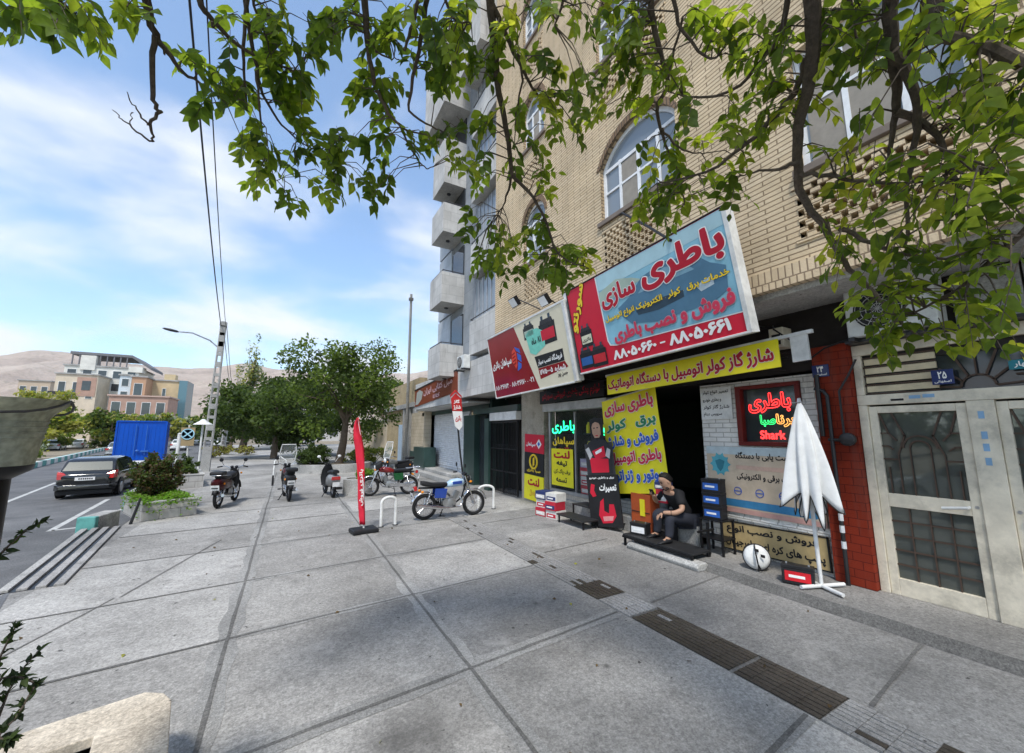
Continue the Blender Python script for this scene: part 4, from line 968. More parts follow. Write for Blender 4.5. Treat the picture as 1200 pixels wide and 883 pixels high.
for k in range(5): a = .1 + .2 * k; b.torus(P6.p(a, .33, .004), (1, 0, 0), .06, .006, 20, 5, M['text_green'] if k == 0 else M['text_blue']); b.bar(P6.p(a - .03, .33, .004), P6.p(a + .03, .33, .004), .008, .012, M['text_blue'])
b.build('badge', None, s6, world=True)
P7 = Plane((XF - .045, 4.33, .12), (XF - .045, 2.78, .16), .46); s7 = thing('sign_board', 'tan board with two lines of black writing low on the white wall', 'sign', (XF - .045, 3.5, .12))
b = MB(); P7.body(b, .025, mat('board_tan', (.5, .37, .18), .55, dirt=.3)); b.build('board', None, s7, world=True, bev=.004)
b = MB()
for a0, a1, c0, c1 in ((0, 1, .96, 1), (0, 1, 0, .04), (0, .012, 0, 1), (.988, 1, 0, 1)): P7.body(b, .03, M['ink'], .006, a0, a1, c0, c1)
b.build('frame', None, s7, world=True)
P7.text('فروش و نصب انواع', .06, .56, .86, .34, M['ink'], s7, bold=.035); P7.text('پمپ های کره ای و اورجینال', .04, .12, .92, .34, M['ink'], s7, bold=.035)
# neon window
nw = thing('neon_sign', 'dark red framed window box with glowing red and green neon writing', 'neon sign', (XF, 3.44, 1.83))
b = MB()
for y0, y1, z0, z1 in ((2.955, 3.925, 1.835, 1.9), (2.955, 3.925, 2.76, 2.815), (2.955, 3.02, 1.9, 2.76), (3.84, 3.925, 1.9, 2.76)): b.box(XF - .05, XF + .1, y0, y1, z0, z1)
b.build('frame', mat('frame_dark_red', (.14, .015, .012), .4), nw, world=True, bev=.005)
b = MB(); b.box(XF + .06, XF + .08, 3.02, 3.84, 1.9, 2.76); b.build('backboard', M['glass'], nw, world=True)
PN = Plane((XF + .055, 3.84, 1.9), (XF + .055, 3.02, 1.9), .86)
nr, ng, no, nd = emis('neon_red', (1, .03, .03), 2.6), emis('neon_green', (.03, .9, .2), 1.6), emis('neon_amber', (1, .42, .1), 1.5), mat('neon_core_dark', (.12, .005, .005), .4)
PN.text('باطری', .1, .55, .76, .34, nd, nw, bold=.0, out=.045, om=nr, lift=.006); PN.text('صبا', .3, .29, .27, .2, nd, nw, bold=.0, out=.05, om=ng, lift=.006); PN.text('برنا', .6, .28, .3, .22, nd, nw, bold=0., out=.05, om=no, lift=.006); PN.text('Shark', .27, .05, .46, .16, nr, nw, bold=.03, lift=.006)
# shop window pieces
PW = Plane((XF - .004, 9.4, .5), (XF - .004, 6.95, .5), 2.1)
n2 = thing('neon_sign', 'green neon word glowing in the shop window over the yellow poster', 'neon sign', (XF, 9, 2.1)); PW.text('باطری', .02, .72, .42, .17, emis('neon_green2', (.02, 1, .35), 2.2), n2, bold=.015, lift=.0)
b = MB(); b.bar(PW.p(.02, .715), PW.p(.44, .715), .01); b.build('mounting_bar', M['black_plastic'], n2, world=True)
n3 = thing('neon_sign', 'green neon word half hidden behind the yellow hanging banner', 'neon sign', (XF, 7.2, 2.1)); PW.text('صبا', .84, .7, .2, .17, emis('neon_green2', (.02, 1, .35), 2.2), n3, bold=.015, lift=.0)
b = MB(); b.bar(PW.p(.84, .695), PW.p(1.0, .695), .01); b.build('mounting_bar', M['black_plastic'], n3, world=True)
n4 = thing('window_lettering', 'yellow word on the shop window under the green neon', 'sign', (XF, 9, 1.7)); PW.text('سپاهان', .03, .55, .4, .13, M['text_yellow'], n4, bold=.04, lift=.002); PW.text('باتری', .08, .5, .3, .05, M['text_red'], n4, bold=.04, lift=.002)
P8 = Plane((XF - .02, 9.38, .6), (XF - .02, 8.4, .6), 1.0); s8 = thing('poster', 'yellow poster with black and red writing behind the parts boxes in the window', 'poster', (XF - .02, 8.9, .6)); b = MB(); P8.body(b, .008, M['sign_yellow']); b.build('sheet', None, s8, world=True)
P8.text('لنت', .12, .74, .75, .22, M['text_red'], s8, bold=.05); P8.text('تیغه', .25, .52, .5, .16, M['ink'], s8, bold=.04); P8.text('برف پاک کن', .12, .3, .76, .15, M['ink'], s8, bold=.03); P8.text('تسمه', .22, .1, .5, .14, M['ink'], s8, bold=.03)
# stacked posters on the pillar
P9 = Plane((6.47, 10.72, .06), (6.47, 9.66, .02), 1.95); s9 = thing('poster', 'tall three part poster in red, black and yellow on the shop pillar', 'poster', (6.47, 10.2, 0))
b = MB(); P9.body(b, .02, M['sign_red'], 0, 0, 1, .72, 1); P9.body(b, .02, M['ink'], 0, 0, 1, .38, .718); P9.body(b, .02, M['sign_yellow'], 0, 0, 1, 0, .378); b.build('sheet', None, s9, world=True)
P9.text('سپاهان', .08, .8, .5, .08, M['text_white'], s9); P9.text('لنت', .2, .22, .6, .13, M['text_red'], s9, bold=.05); P9.text('ترمز', .3, .06, .5, .1, M['text_yellow'], s9, bold=.05, out=.03, om=M['text_red']); P9.text('صبا باتری', .15, .42, .7, .06, M['text_yellow'], s9)
b = MB(); b.torus(P9.p(.5, .585, .006), (1, 0, 0), .2, .03, 24, 6, M['text_yellow']); b.obox(P9.p(.5, .585, .006), (P9.u + P9.v * .7, P9.v, P9.n), (.05, .12, .006), M['text_yellow']); b.obox(P9.p(.76, .86, .006), (P9.u + P9.v, P9.v - P9.u, P9.n), (.1, .1, .004), M['text_white']); b.obox(P9.p(.76, .86, .01), (P9.u + P9.v, P9.v - P9.u, P9.n), (.05, .05, .004), M['text_blue']); b.build('emblem', None, s9, world=True)
# free standing black poster with a printed worker, turned slightly to the street
P10 = Plane((5.93, 6.97, .02), (6.12, 6.2, .1), 2.35); s10 = thing('display_stand', 'tall black standing poster of a man in a red vest holding parts', 'display', (6.02, 6.6, 0))
b = MB(); P10.body(b, .03, M['black_plastic'], 0, 0, 1, 0, .46); P10.body(b, .02, mat('print_shade', (.05, .05, .055), .4), -.005, .05, .95, .46, .75)
b.build('board', None, s10, world=True)
skin_p = mat('print_skin', (.45, .27, .19), .45); b = MB()
P10.body(b, .02, M['ink'], -.004, .3, .72, .75, .98)
P10.poly(b, [(.36, .93), (.41, .965), (.59, .965), (.66, .92), (.65, .83), (.57, .785), (.46, .785), (.38, .84)], .007, skin_p)
P10.poly(b, [(.36, .9), (.37, .97), (.5, 1.0), (.63, .975), (.66, .9), (.62, .935), (.5, .95), (.41, .935)], .009, M['ink'])
for a in (.45, .56): P10.poly(b, [(a - .03, .898), (a + .03, .898), (a + .025, .888), (a - .025, .888)], .0095, M['ink'])
P10.poly(b, [(.47, .825), (.56, .825), (.55, .815), (.48, .815)], .0095, M['text_red']); P10.poly(b, [(.38, .84), (.46, .785), (.57, .785), (.65, .84), (.6, .8), (.52, .77), (.43, .8)], .0092, M['ink'])
P10.poly(b, [(.1, .47), (.9, .47), (.92, .7), (.8, .765), (.58, .79), (.44, .79), (.2, .765), (.08, .7)], .0065, mat('print_jacket', (.03, .03, .035), .4))
P10.poly(b, [(.22, .48), (.78, .48), (.8, .6), (.2, .62)], .008, M['sign_red']); P10.poly(b, [(.3, .68), (.7, .72), (.74, .62), (.4, .6)], .0095, M['sign_red'])
P10.poly(b, [(.08, .7), (.2, .72), (.3, .64), (.2, .6)], .01, mat('print_glove', (.5, .5, .5), .4)); P10.poly(b, [(.9, .68), (.8, .7), (.72, .63), (.84, .6)], .01, mat('print_glove')); P10.poly(b, [(.4, .67), (.62, .7), (.62, .67), (.42, .645)], .0115, M['text_white'])
b.build('print', None, s10, world=True)
P10.text('تعمیرات', .4, .3, .54, .08, M['text_white'], s10, bold=.04); P10.text('برق و باطری خودرو', .1, .42, .8, .025, M['text_white'], s10)
b = MB(); P10.poly(b, [(.08, .3), (.14, .38), (.26, .37), (.22, .32), (.28, .27), (.16, .26)], .004, M['sign_red']); P10.poly(b, [(.3, .1), (.38, .22), (.5, .25), (.48, .14), (.62, .12), (.66, .2), (.8, .2), (.84, .1), (.7, .04), (.4, .03)], .004, M['sign_red']); P10.poly(b, [(.42, .09), (.76, .1), (.72, .06), (.44, .05)], .0055, mat('print_pink', (.75, .3, .3), .4)); b.build('picture', None, s10, world=True)
b = MB(); b.bar(P10.p(.15, .02, -.03), P10.p(.15, .02, -.4), .03); b.bar(P10.p(.85, .02, -.03), P10.p(.85, .02, -.4), .03); b.bar(P10.p(.5, .7, -.03), P10.p(.5, .02, -.42), .025); b.build('prop', M['dark_metal'], s10, world=True)
# brown sign over the shutter
P11 = Plane((5.58, 20.1, 3.34), (5.58, 14.25, 3.62), .86); s11 = thing('shop_sign', 'brown sign board with pale pink letters over the white shutter', 'sign', (5.58, 17, 3.4)); b = MB(); P11.body(b, .06, mat('sign_brown', (.2, .05, .025), .4)); P11.body(b, .1, M['dark_metal'], .02, -.01, 1.01, .97, 1.03); b.build('board', None, s11, world=True)
P11.text('مبل کتابی ایران', .26, .4, .66, .42, mat('letter_pale_pink', (.6, .38, .4), .4), s11, bold=.03); P11.text('کالا', .5, .1, .16, .2, mat('letter_pale_pink'), s11)
b = MB(); P11.poly(b, [(.02, .1), (.06, .8), (.14, .9), (.24, .7), (.2, .3), (.1, .08)], .003, mat('emblem_grey', (.35, .36, .33), .5)); b.build('emblem', None, s11, world=True)
# house number plates
def plate(o, w, h, t, label):
    P = Plane(o, Vector(o) + UL * w, h); r = thing('number_plate', label, 'number plate', o); b = MB(); P.body(b, .012, M['navy']); b.build('plate', None, r, world=True, bev=.003)
    P.text(t, .3, .38, .4, .5, M['text_white'], r); P.text('اصفهانی', .12, .08, .76, .22, M['text_white'], r, bold=.02)
plate((6.45, 2.72, 2.82), .2, .17, '۲۴', 'blue enamel house number plate on top of the red pillar'); plate((6.54, 1.56, 2.6), .18, .17, '۲۵', 'blue enamel house number plate in the white door transom')
P12 = Plane((6.545, .98, 2.7), (6.545, .55, 2.7), .1); r = thing('number_plate', 'teal street name strip above the second door leaf', 'name plate', (6.545, .8, 2.7)); b = MB(); P12.body(b, .012, mat('plate_teal', (.03, .2, .25), .4)); b.build('plate', None, r, world=True); P12.text('ساختمان بهار', .08, .15, .84, .7, M['text_white'], r)
# flood lamps on arms, cctv
def flood(pos, wall, label, flip=1):
    r = thing('flood_lamp', label, 'lamp', pos); p, w = Vector(pos), Vector(wall)
    b = MB(); b.tube([w, (w + p) / 2 + Vector((0, 0, .06)), p + Vector((.06, 0, .1))], .017, 6); b.build('arm', M['dark_metal'], r, world=True)
    b = MB(); b.obox(p, ((-.8, 0, -.6), (0, 1, 0), (.6, 0, -.8)), (.06, .16, .13)); h = b.build('housing', M['black_metal'], r, world=True, bev=.01)
    b = MB(); b.obox(p + Vector((-.8, 0, -.6)).normalized() * .062, ((-.8, 0, -.6), (0, 1, 0), (.6, 0, -.8)), (.003, .14, .11)); b.build('lens', M['lamp_lens'], h, world=True)
flood(atX(603, 354, 5.0), (5.53, 8.3, 5.25), 'black flood lamp on a long arm left of the maroon sign'); flood(atX(638, 352, 5.1), (5.53, 7.6, 5.2), 'small black flood lamp over the cream half of the sign'); flood(atX(668, 352, 5.2) + Vector((0, 0, .1)), (5.53, 6.9, 5.25), 'flood lamp arm tucked against the corner of the big sign')
r = thing('steel_brace', 'slanting black steel arm from the brick wall to the big sign', 'arm', (5.4, 5, 6)); b = MB(); b.tube([atX(728, 249, 5.53), atX(760, 266, 5.2), atX(786, 282, 4.98)], .025, 8); b.build('tube', M['dark_metal'], r, world=True, smooth=True); b = MB(); b.lathe([(.07, 0), (.07, .03), (.03, .04)], atX(728, 249, 5.54), (-1, 0, 0), 12); b.build('wall_plate', M['dark_metal'], r, world=True)
# air conditioner units
def ac(loc, rz, label, s=1.):
    r = thing('air_conditioner', label, 'air conditioner', loc, rz); b = MB(); b.box(-.42 * s, .42 * s, -.16 * s, .16 * s, 0, .62 * s); b.build('case', mat('ac_white', (.66, .67, .65), .5, dirt=.5), r, bev=.02)
    b = MB(); b.lathe([(.25 * s, 0), (.25 * s, .02), (.2 * s, .025), (.04, .03)], (-.08 * s, -.16 * s, .31 * s), (0, -1, 0), 24); f = b.build('fan', M['black_plastic'], r)
    b = MB()
    for q in range(4): b.torus((-.08 * s, -.195 * s, .31 * s), (0, 1, 0), (.06 + .055 * q) * s, .005, 24, 4)
    for q in range(6): a = PI * q / 6; b.bar((-.08 * s - .24 * s * math.cos(a), -.195 * s, .31 * s - .24 * s * math.sin(a)), (-.08 * s + .24 * s * math.cos(a), -.195 * s, .31 * s + .24 * s * math.sin(a)), .006)
    b.build('fan_guard', mat('ac_grille', (.4, .4, .39), .5), f)
    b = MB(); b.box(-.4 * s, -.34 * s, -.2, .2, -.05, 0); b.box(.34 * s, .4 * s, -.2, .2, -.05, 0); b.build('bracket', M['dark_metal'], r)
ac((6.42, 1.78, 3.26), -PI / 2, 'white air conditioner unit above the steel door behind leaves'); ac(tuple(atX(543, 433, 5.45)), -PI / 2, 'small white air conditioner under the lowest balcony', .8)
# cables along the shop fronts
b = MB()
for k in range(7):
    y0 = random.uniform(2.8, 3.2); z0 = random.uniform(2.95, 3.3); P = [(6.45 + random.uniform(-.25, .1), y0 + (9.2 - y0) * i / 9, z0 + .12 * math.sin(i * 1.3 + k) + random.uniform(-.05, .05)) for i in range(10)]; b.tube(P, .011, 5)
b.tube([(6.4, 2.75, 3.25), (6.3, 2.9, 3.4), (6.1, 3.0, 3.55), (6.5, 3.2, 3.7)], .012, 5); b.tube([(6.46, 2.2, 3.3), (6.35, 2.5, 3.2), (6.45, 2.8, 3.05)], .012, 5)
o = b.build('cable_bundle', M['black_plastic'], smooth=True); tag(o, 'tangle of black cables under the soffit above the shop', 'cables')
r = thing('signal_box', 'small cream electric box under the dark soffit', 'box', (6.3, 3.0, 3.35)); b = MB(); b.box(6.25, 6.5, 2.95, 3.15, 3.3, 3.6); b.build('case', M['cream_paint'], r, world=True, bev=.01); b = MB(); b.box(6.245, 6.25, 2.99, 3.11, 3.34, 3.5); b.build('cover', M['dark_metal'], r, world=True)
# ---------------------------------------------------------------- motorbikes
def wheel(root, x, r, m_rim, y=0, tw=.045):
    b = MB(); b.torus((x, y, r), (0, 1, 0), r - tw, tw, 32, 8); t = b.build('wheel', M['rubber'], root, smooth=True)
    b = MB(); b.torus((x, y, r), (0, 1, 0), r - tw * 2, .014, 32, 6); b.cyl((x, y - .06, r), (x, y + .06, r), .035, 12)
    for k in range(18):
        a = 2 * PI * k / 18; s = .03 if k % 2 else -.03; b.cyl((x + .03 * math.cos(a + .5), y + s, r + .03 * math.sin(a + .5)), (x + (r - tw * 2) * math.cos(a), y, r + (r - tw * 2) * math.sin(a)), .0028, 4)
    b.build('rim', m_rim, t, smooth=True); return t
def arc(cx, cz, r, a0, a1, n=9, y=0): return [(cx + r * math.cos(R(a0 + (a1 - a0) * i / n)), y, cz + r * math.sin(R(a0 + (a1 - a0) * i / n))) for i in range(n + 1)]
def fender(root, x, r, a0, a1, w, m, name='fender'):
    b = MB(); n = 12; V = []; F = []
    for i in range(n + 1):
        a = R(a0 + (a1 - a0) * i / n)
        for j in range(5):
            s = -1 + j / 2; rr = r + .02 * (1 - s * s); V.append((x + rr * math.cos(a), s * w, r_c + rr * math.sin(a)))
    for i in range(n):
        for j in range(4): q = i * 5 + j; F.append((q, q + 1, q + 6, q + 5))
    b.add(V, F); o = b.build(name, m, root, smooth=True); md = o.modifiers.new('t', 'SOLIDIFY'); md.thickness = .006; return o
r_c = .3
def motorbike(label, loc, rz, tank, side, tankc=None, rack=False, windscreen=False, box=False, seat_len=.62, flip_lean=True, cover=None, screen_cloth=False, heavy=False):
    rt = thing('motorbike', label, 'motorbike', loc, rz, 'motorbikes parked on the pavement')
    ch, bk = M['chrome'], M['black_metal']
    wheel(rt, -.62, .3, ch); wheel(rt, .63, .3, ch)
    fender(rt, -.62, .335, 20, 165, .06, ch if cover is None else cover); fender(rt, .63, .335, 10, 150, .055, ch if cover is None else cover)
    b = MB()      # frame and swing arm
    b.tube([(.42, 0, .82), (.3, 0, .45), (.1, 0, .3), (-.25, 0, .3), (-.35, 0, .42)], .02); b.tube([(.42, 0, .85), (.2, 0, .78), (-.3, 0, .72), (-.78, 0, .74)], .022)
    for s in (-.08, .08):
        b.tube([(-.25, s, .36), (-.62, s, .3)], .016); b.tube([(-.3, s, .7), (-.25, s, .34)], .014)
    b.build('frame', bk, rt, smooth=True)
    b = MB()
    for s in (-.1, .1):
        b.tube([(-.5, s, .68), (-.61, s, .33)], .016, 8)
        for k in range(9): b.torus((-.52 - .008 * k, s, .62 - .026 * k), (-.3, 0, -1), .026, .006, 10, 5)
    b.build('shock_absorber', ch, rt, smooth=True)
    b = MB()
    for s in (-.08, .08): b.tube([(.36, s, .98), (.45, s, .72), (.63, s, .3)], [.022, .022, .018], 8)
    b.obox((.42, 0, .82), ((1, 0, 0), (0, 1, 0), (0, 0, 1)), (.04, .1, .015)); b.build('fork', ch, rt, smooth=True)
    b = MB(); b.tube([(.24, -.36, 1.04), (.3, -.22, 1.06), (.36, -.08, .99), (.36, .08, .99), (.3, .22, 1.06), (.24, .36, 1.04)], .012, 8); hb = b.build('handlebar', ch, rt, smooth=True)
    for s in (-1, 1):
        b = MB(); b.tube([(.27, s * .27, 1.055), (.22, s * .39, 1.035)], .019, 8); b.build('grip', M['rubber'], hb, smooth=True)
        b = MB(); b.tube([(.29, s * .24, 1.06), (.27, s * .3, 1.2)], .006, 6); b.lathe([(.001, -.01), (.05, -.008), (.055, .004), (.001, .008)], (.265, s * .31, 1.24), (-1, 0, 0), 14); b.build('mirror', bk, hb, smooth=True)
        b = MB(); b.ball((.48, s * .16, .84), (.04, .03, .03), 10); b.ball((-.72, s * .14, .66), (.04, .03, .03), 10); b.build('turn_signal', mat('amber_lens', (.75, .25, .02), .2), rt, smooth=True)
    b = MB(); b.lathe([(.03, -.1), (.08, -.06), (.095, 0), (.09, .02)], (.47, 0, .9), (1, 0, -.1), 18); hl = b.build('headlight', bk, rt, smooth=True)
    b = MB(); b.lathe([(.09, 0), (.07, .02), (.001, .03)], (.49, 0, .9), (1, 0, -.1), 18); b.build('lens', M['lamp_lens'], hl, smooth=True)
    b = MB(); b.lathe([(.045, 0), (.045, .05), (.001, .055)], (.38, -.06, 1.0), (-.5, 0, .8), 12); b.lathe([(.045, 0), (.045, .05), (.001, .055)], (.38, .06, 1.0), (-.5, 0, .8), 12); b.build('gauge', bk, rt, smooth=True)
    # tank: rounded loft
    b = MB(); rings = []
    for x, w, z0, z1 in ((.36, .05, .78, .86), (.32, .11, .75, .91), (.18, .14, .73, .93), (.02, .135, .72, .9), (-.1, .09, .72, .83), (-.13, .05, .74, .79)):
        rings.append([(x, w * math.copysign(abs(math.cos(a)) ** .7, math.cos(a)), (z0 + z1) / 2 + (z1 - z0) / 2 * math.copysign(abs(math.sin(a)) ** .7, math.sin(a))) for a in [2 * PI * k / 16 for k in range(16)]])
    b.loft(rings); tk = b.build('fuel_tank', tank, rt, smooth=True)
    if tankc:
        b = MB()
        for s in (-1, 1): b.obox((.14, s * .137, .83), ((1, 0, .05), (0, 1, 0), (0, 0, 1)), (.12, .005, .035))
        b.build('tank_stripe', tankc, tk, bev=.004)
    b = MB(); b.lathe([(.03, 0), (.03, .015), (.001, .018)], (.2, 0, .925), (0, 0, 1), 12); b.build('fuel_cap', ch, tk, smooth=True)
    b = MB(); rings = []
    for x, w, z0, z1 in ((-.1, .1, .75, .84), (-.2, .125, .74, .84), (-.45, .13, .75, .85), (-.62, .125, .77, .89), (-.1 - seat_len, .1, .8, .9)):
        rings.append([(x, w * math.copysign(abs(math.cos(a)) ** .5, math.cos(a)), (z0 + z1) / 2 + (z1 - z0) / 2 * math.copysign(abs(math.sin(a)) ** .5, math.sin(a))) for a in [2 * PI * k / 14 for k in range(14)]])
    b.loft(rings); b.build('seat', M['black_plastic'], rt, smooth=True)
    for s in (-1, 1):
        b = MB(); b.prism([(-.42, .5), (-.14, .48), (-.1, .7), (-.4, .72)], (0, s * .1, 0), (1, 0, 0), (0, 0, 1), (0, s * .025, 0)); b.build('side_cover', side, rt, bev=.01)
    b = MB()      # engine
    b.lathe([(.07, -.1), (.12, -.09), (.12, .09), (.07, .1)], (.02, 0, .35), (0, 1, 0), 18); b.lathe([(.09, -.09), (.09, .09)], (-.12, 0, .37), (0, 1, 0), 14)
    for k in range(7): b.obox((.1 + .014 * k, 0, .45 + .026 * k), ((.5, 0, 1), (0, 1, 0), (1, 0, -.5)), (.006, .075, .075))
    b.obox((.15, 0, .53), ((.5, 0, 1), (0, 1, 0), (1, 0, -.5)), (.1, .045, .045)); b.tube([(.02, .1, .5), (-.04, .05, .55), (-.1, 0, .58)], .03, 8); b.build('engine', mat('engine_alloy', (.4, .4, .4), .35, .8, dirt=.5), rt, smooth=True)
    b = MB(); b.tube([(.22, -.06, .5), (.3, -.12, .38), (.22, -.15, .27), (-.1, -.15, .26), (-.3, -.16, .28), (-.85, -.17, .36)], [.02, .02, .022, .024, .042, .042], 10); b.build('exhaust', ch, rt, smooth=True)
    b = MB(); b.prism([(-.62, .36), (.0, .42), (.0, .3), (-.62, .25)], (0, .09, 0), (1, 0, 0), (0, 0, 1), (0, .02, 0)); b.build('chain_guard', ch, rt, bev=.005)
    b = MB(); b.tube([(-.12, .08, .28), (-.17, .22, .01)], .013, 6); b.tube([(-.2, .22, .008), (-.13, .24, .008)], .016, 6)
    b.tube([(.05, -.22, .3), (.05, .22, .3)], .012, 6); b.tube([(.05, -.25, .3), (.05, -.17, .3)], .02, 6); b.tube([(.05, .17, .3), (.05, .25, .3)], .02, 6); b.build('kickstand', bk, rt, smooth=True)
    b = MB(); b.obox((-.86, 0, .73), ((1, 0, .3), (0, 1, 0), (-.3, 0, 1)), (.04, .055, .05)); b.build('tail_light', M['red_lens'], rt, bev=.012)
    b = MB(); b.obox((-.93, 0, .57), ((1, 0, .3), (0, 1, 0), (-.3, 0, 1)), (.004, .1, .07)); pl = b.build('number_plate', M['plate'], rt, bev=.003)
    b = MB(); b.obox((-.935, 0, .6), ((1, 0, .3), (0, 1, 0), (-.3, 0, 1)), (.003, .07, .008)); b.obox((-.94, 0, .565), ((1, 0, .3), (0, 1, 0), (-.3, 0, 1)), (.003, .075, .012)); b.build('plate_digits', M['ink'], pl)
    if heavy:
        b = MB(); rings = []
        for x, w, z0, z1 in ((-.95, .07, .62, .74), (-.86, .13, .52, .8), (-.6, .15, .46, .8), (-.25, .14, .46, .76), (-.1, .08, .52, .72)): rings.append([(x, w * math.copysign(abs(math.cos(a)) ** .6, math.cos(a)), (z0 + z1) / 2 + (z1 - z0) / 2 * math.copysign(abs(math.sin(a)) ** .6, math.sin(a))) for a in [2 * PI * k / 14 for k in range(14)]])
        b.loft(rings); b.build('tail_body', side, rt, smooth=True)
        b = MB(); rings = []
        for z, x, w in ((.4, .38, .1), (.6, .42, .15), (.8, .42, .14), (.95, .38, .1), (1.0, .36, .05)): rings.append([(x + .06 * math.cos(a), w * math.sin(a), z) for a in [2 * PI * k / 12 for k in range(12)]])
        b.loft(rings); b.build('leg_shield', M['black_plastic'], rt, smooth=True)
        b = MB(); b.prism([(-.9, .6), (-.86, .62), (-.8, .4), (-.86, .38)], (0, -.07, 0), (1, 0, 0), (0, 0, 1), (0, .14, 0)); b.build('mud_flap', M['black_plastic'], rt, bev=.01)
        b = MB(); b.box(-.95, -.62, -.16, .16, .885, 1.0); b.build('rear_case', M['black_plastic'], rt, bev=.04)
    if rack or box:
        b = MB(); b.tube([(-.5, -.12, .86), (-.95, -.12, .9), (-.95, .12, .9), (-.5, .12, .86)], .01, 6)
        for x in (-.62, -.74, -.85): b.tube([(x, -.12, .88), (x, .12, .88)], .008, 6)
        b.build('rear_rack', ch, rt, smooth=True)
    if windscreen:
        b = MB(); P = [(.42 - .16 * t, (.2 + .06 * t - .16 * max(0, t - .6)) * s, 1.0 + .66 * t) for s in (-1,) for t in (0, .3, .6, .85, 1)] + [(.42 - .16 * t, (.2 + .06 * t - .16 * max(0, t - .6)), 1.0 + .66 * t) for t in (1, .85, .6, .3, 0)]
        b.tube(P + P[:1], .014, 6); b.tube([(.34, -.2, 1.2), (.34, .2, 1.2)], .008, 5); ws = b.build('windscreen_rim', M['white_paint'], rt, smooth=True)
        b = MB(); b.add(P, [tuple(range(10))]); b.build('windscreen', glass('clear_screen', (.8, .85, .85), .05, .18), rt)
    if screen_cloth:
        b = MB(); 
        for s in (-1, 1): b.prism([(.3, 1.12), (.5, 1.0), (.46, .82), (.28, .95)], (0, s * .2, 0), (1, 0, 0), (0, 0, 1), (0, s * .14, 0))
        b.build('hand_muff', M['black_plastic'], rt, bev=.03)
    return rt
blue = mat('tank_blue', (.02, .06, .3), .18, coat=.8, var=.08); pale = mat('tank_pale', (.4, .55, .7), .18, coat=.8)
motorbike('blue motorbike standing side on between two white hoops', (3.56, 9.42, 0), R(-2), pale, blue, tankc=blue)
motorbike('red and green motorbike parked side on by the round planter', (3.05, 13.65, 0), R(172), mat('tank_red', (.22, .012, .015), .2, coat=.8), mat('side_green', (.015, .09, .03), .3), screen_cloth=True, rack=True)
motorbike('black motorbike with a white plate by the kerb planters, seen from behind', (-1.42, 14.25, 0), R(78), M['black_plastic'], mat('side_maroon', (.05, .008, .01), .3), cover=M['black_plastic'], rack=True, heavy=True)
motorbike('motorbike with a tall clear windscreen, middle one of the three seen from behind', (.08, 14.55, 0), R(96), mat('tank_wine', (.07, .008, .01), .2), M['black_plastic'], windscreen=True, cover=M['black_plastic'], heavy=True)
motorbike('grey motorbike with a screen half hidden behind the red and green one', (4.0, 17.2, 0), R(205), mat('tank_grey', (.2, .2, .19), .3), M['black_plastic'], windscreen=True, heavy=True, rack=True)
def scooter(label, loc, rz):
    rt = thing('scooter', label, 'scooter', loc, rz, 'motorbikes parked on the pavement'); wh = mat('scooter_silver', (.3, .3, .3), .3, .3)
    for x in (-.55, .6): wheel(rt, x, .23, M['steel'], tw=.05)
    b = MB(); rings = []
    for x, w, z0, z1 in ((-.82, .08, .52, .64), (-.7, .17, .4, .74), (-.45, .19, .34, .76), (-.15, .16, .3, .72), (.02, .12, .28, .5)): rings.append([(x, w * math.cos(a), (z0 + z1) / 2 + (z1 - z0) / 2 * math.sin(a)) for a in [2 * PI * k / 16 for k in range(16)]])
    b.loft(rings); b.build('rear_body', wh, rt, smooth=True)
    b = MB(); b.box(-.02, .4, -.14, .14, .27, .33); b.build('footboard', M['black_plastic'], rt, bev=.02)
    b = MB(); rings = []
    for z, x, w in ((.3, .4, .17), (.55, .47, .2), (.8, .42, .17), (.98, .36, .09)): rings.append([(x + .05 * math.cos(a), w * math.sin(a), z) for a in [2 * PI * k / 12 for k in range(12)]])
    b.loft(rings); b.build('front_shield', M['black_plastic'], rt, smooth=True)
    b = MB(); rings = []
    for x, w, z0, z1 in ((-.8, .1, .76, .86), (-.5, .15, .74, .87), (-.2, .14, .72, .82), (-.05, .08, .7, .77)): rings.append([(x, w * math.copysign(abs(math.cos(a)) ** .6, math.cos(a)), (z0 + z1) / 2 + (z1 - z0) / 2 * math.sin(a)) for a in [2 * PI * k / 14 for k in range(14)]])
    b.loft(rings); b.build('seat', M['black_plastic'], rt, smooth=True)
    b = MB(); b.tube([(.25, -.34, 1.05), (.32, -.15, 1.05), (.34, 0, 1.0), (.32, .15, 1.05), (.25, .34, 1.05)], .014, 8); b.tube([(.34, 0, 1.0), (.6, 0, .25)], .025, 8); hb = b.build('handlebar', M['dark_metal'], rt, smooth=True)
    for s in (-1, 1): b = MB(); b.tube([(.3, s * .2, 1.06), (.28, s * .3, 1.22)], .006, 6); b.ball((.28, s * .32, 1.25), (.015, .06, .045), 10); b.build('mirror', M['plate'], hb, smooth=True)
    b = MB(); b.obox((-.83, 0, .62), ((1, 0, .2), (0, 1, 0), (-.2, 0, 1)), (.02, .13, .05)); b.build('tail_light', M['red_lens'], rt, bev=.01)
    b = MB(); b.obox((-.87, 0, .44), ((1, 0, .2), (0, 1, 0), (-.2, 0, 1)), (.004, .1, .07)); b.build('number_plate', M['plate'], rt)
    b = MB(); b.tube([(-.75, .02, .36), (-.85, .06, .3)], .03, 8); b.tube([(-.3, -.17, .25), (-.75, -.19, .3)], .045, 10); b.build('exhaust', M['dark_metal'], rt, smooth=True)
    b = MB(); b.tube([(-.2, .1, .28), (-.2, .25, .01)], .014, 6); b.tube([(-.2, -.1, .28), (-.2, -.25, .01)], .014, 6); b.build('kickstand', M['black_metal'], rt)
scooter('silver scooter with a white plate by the planter, seen from behind', (1.3, 14.55, 0), R(97))

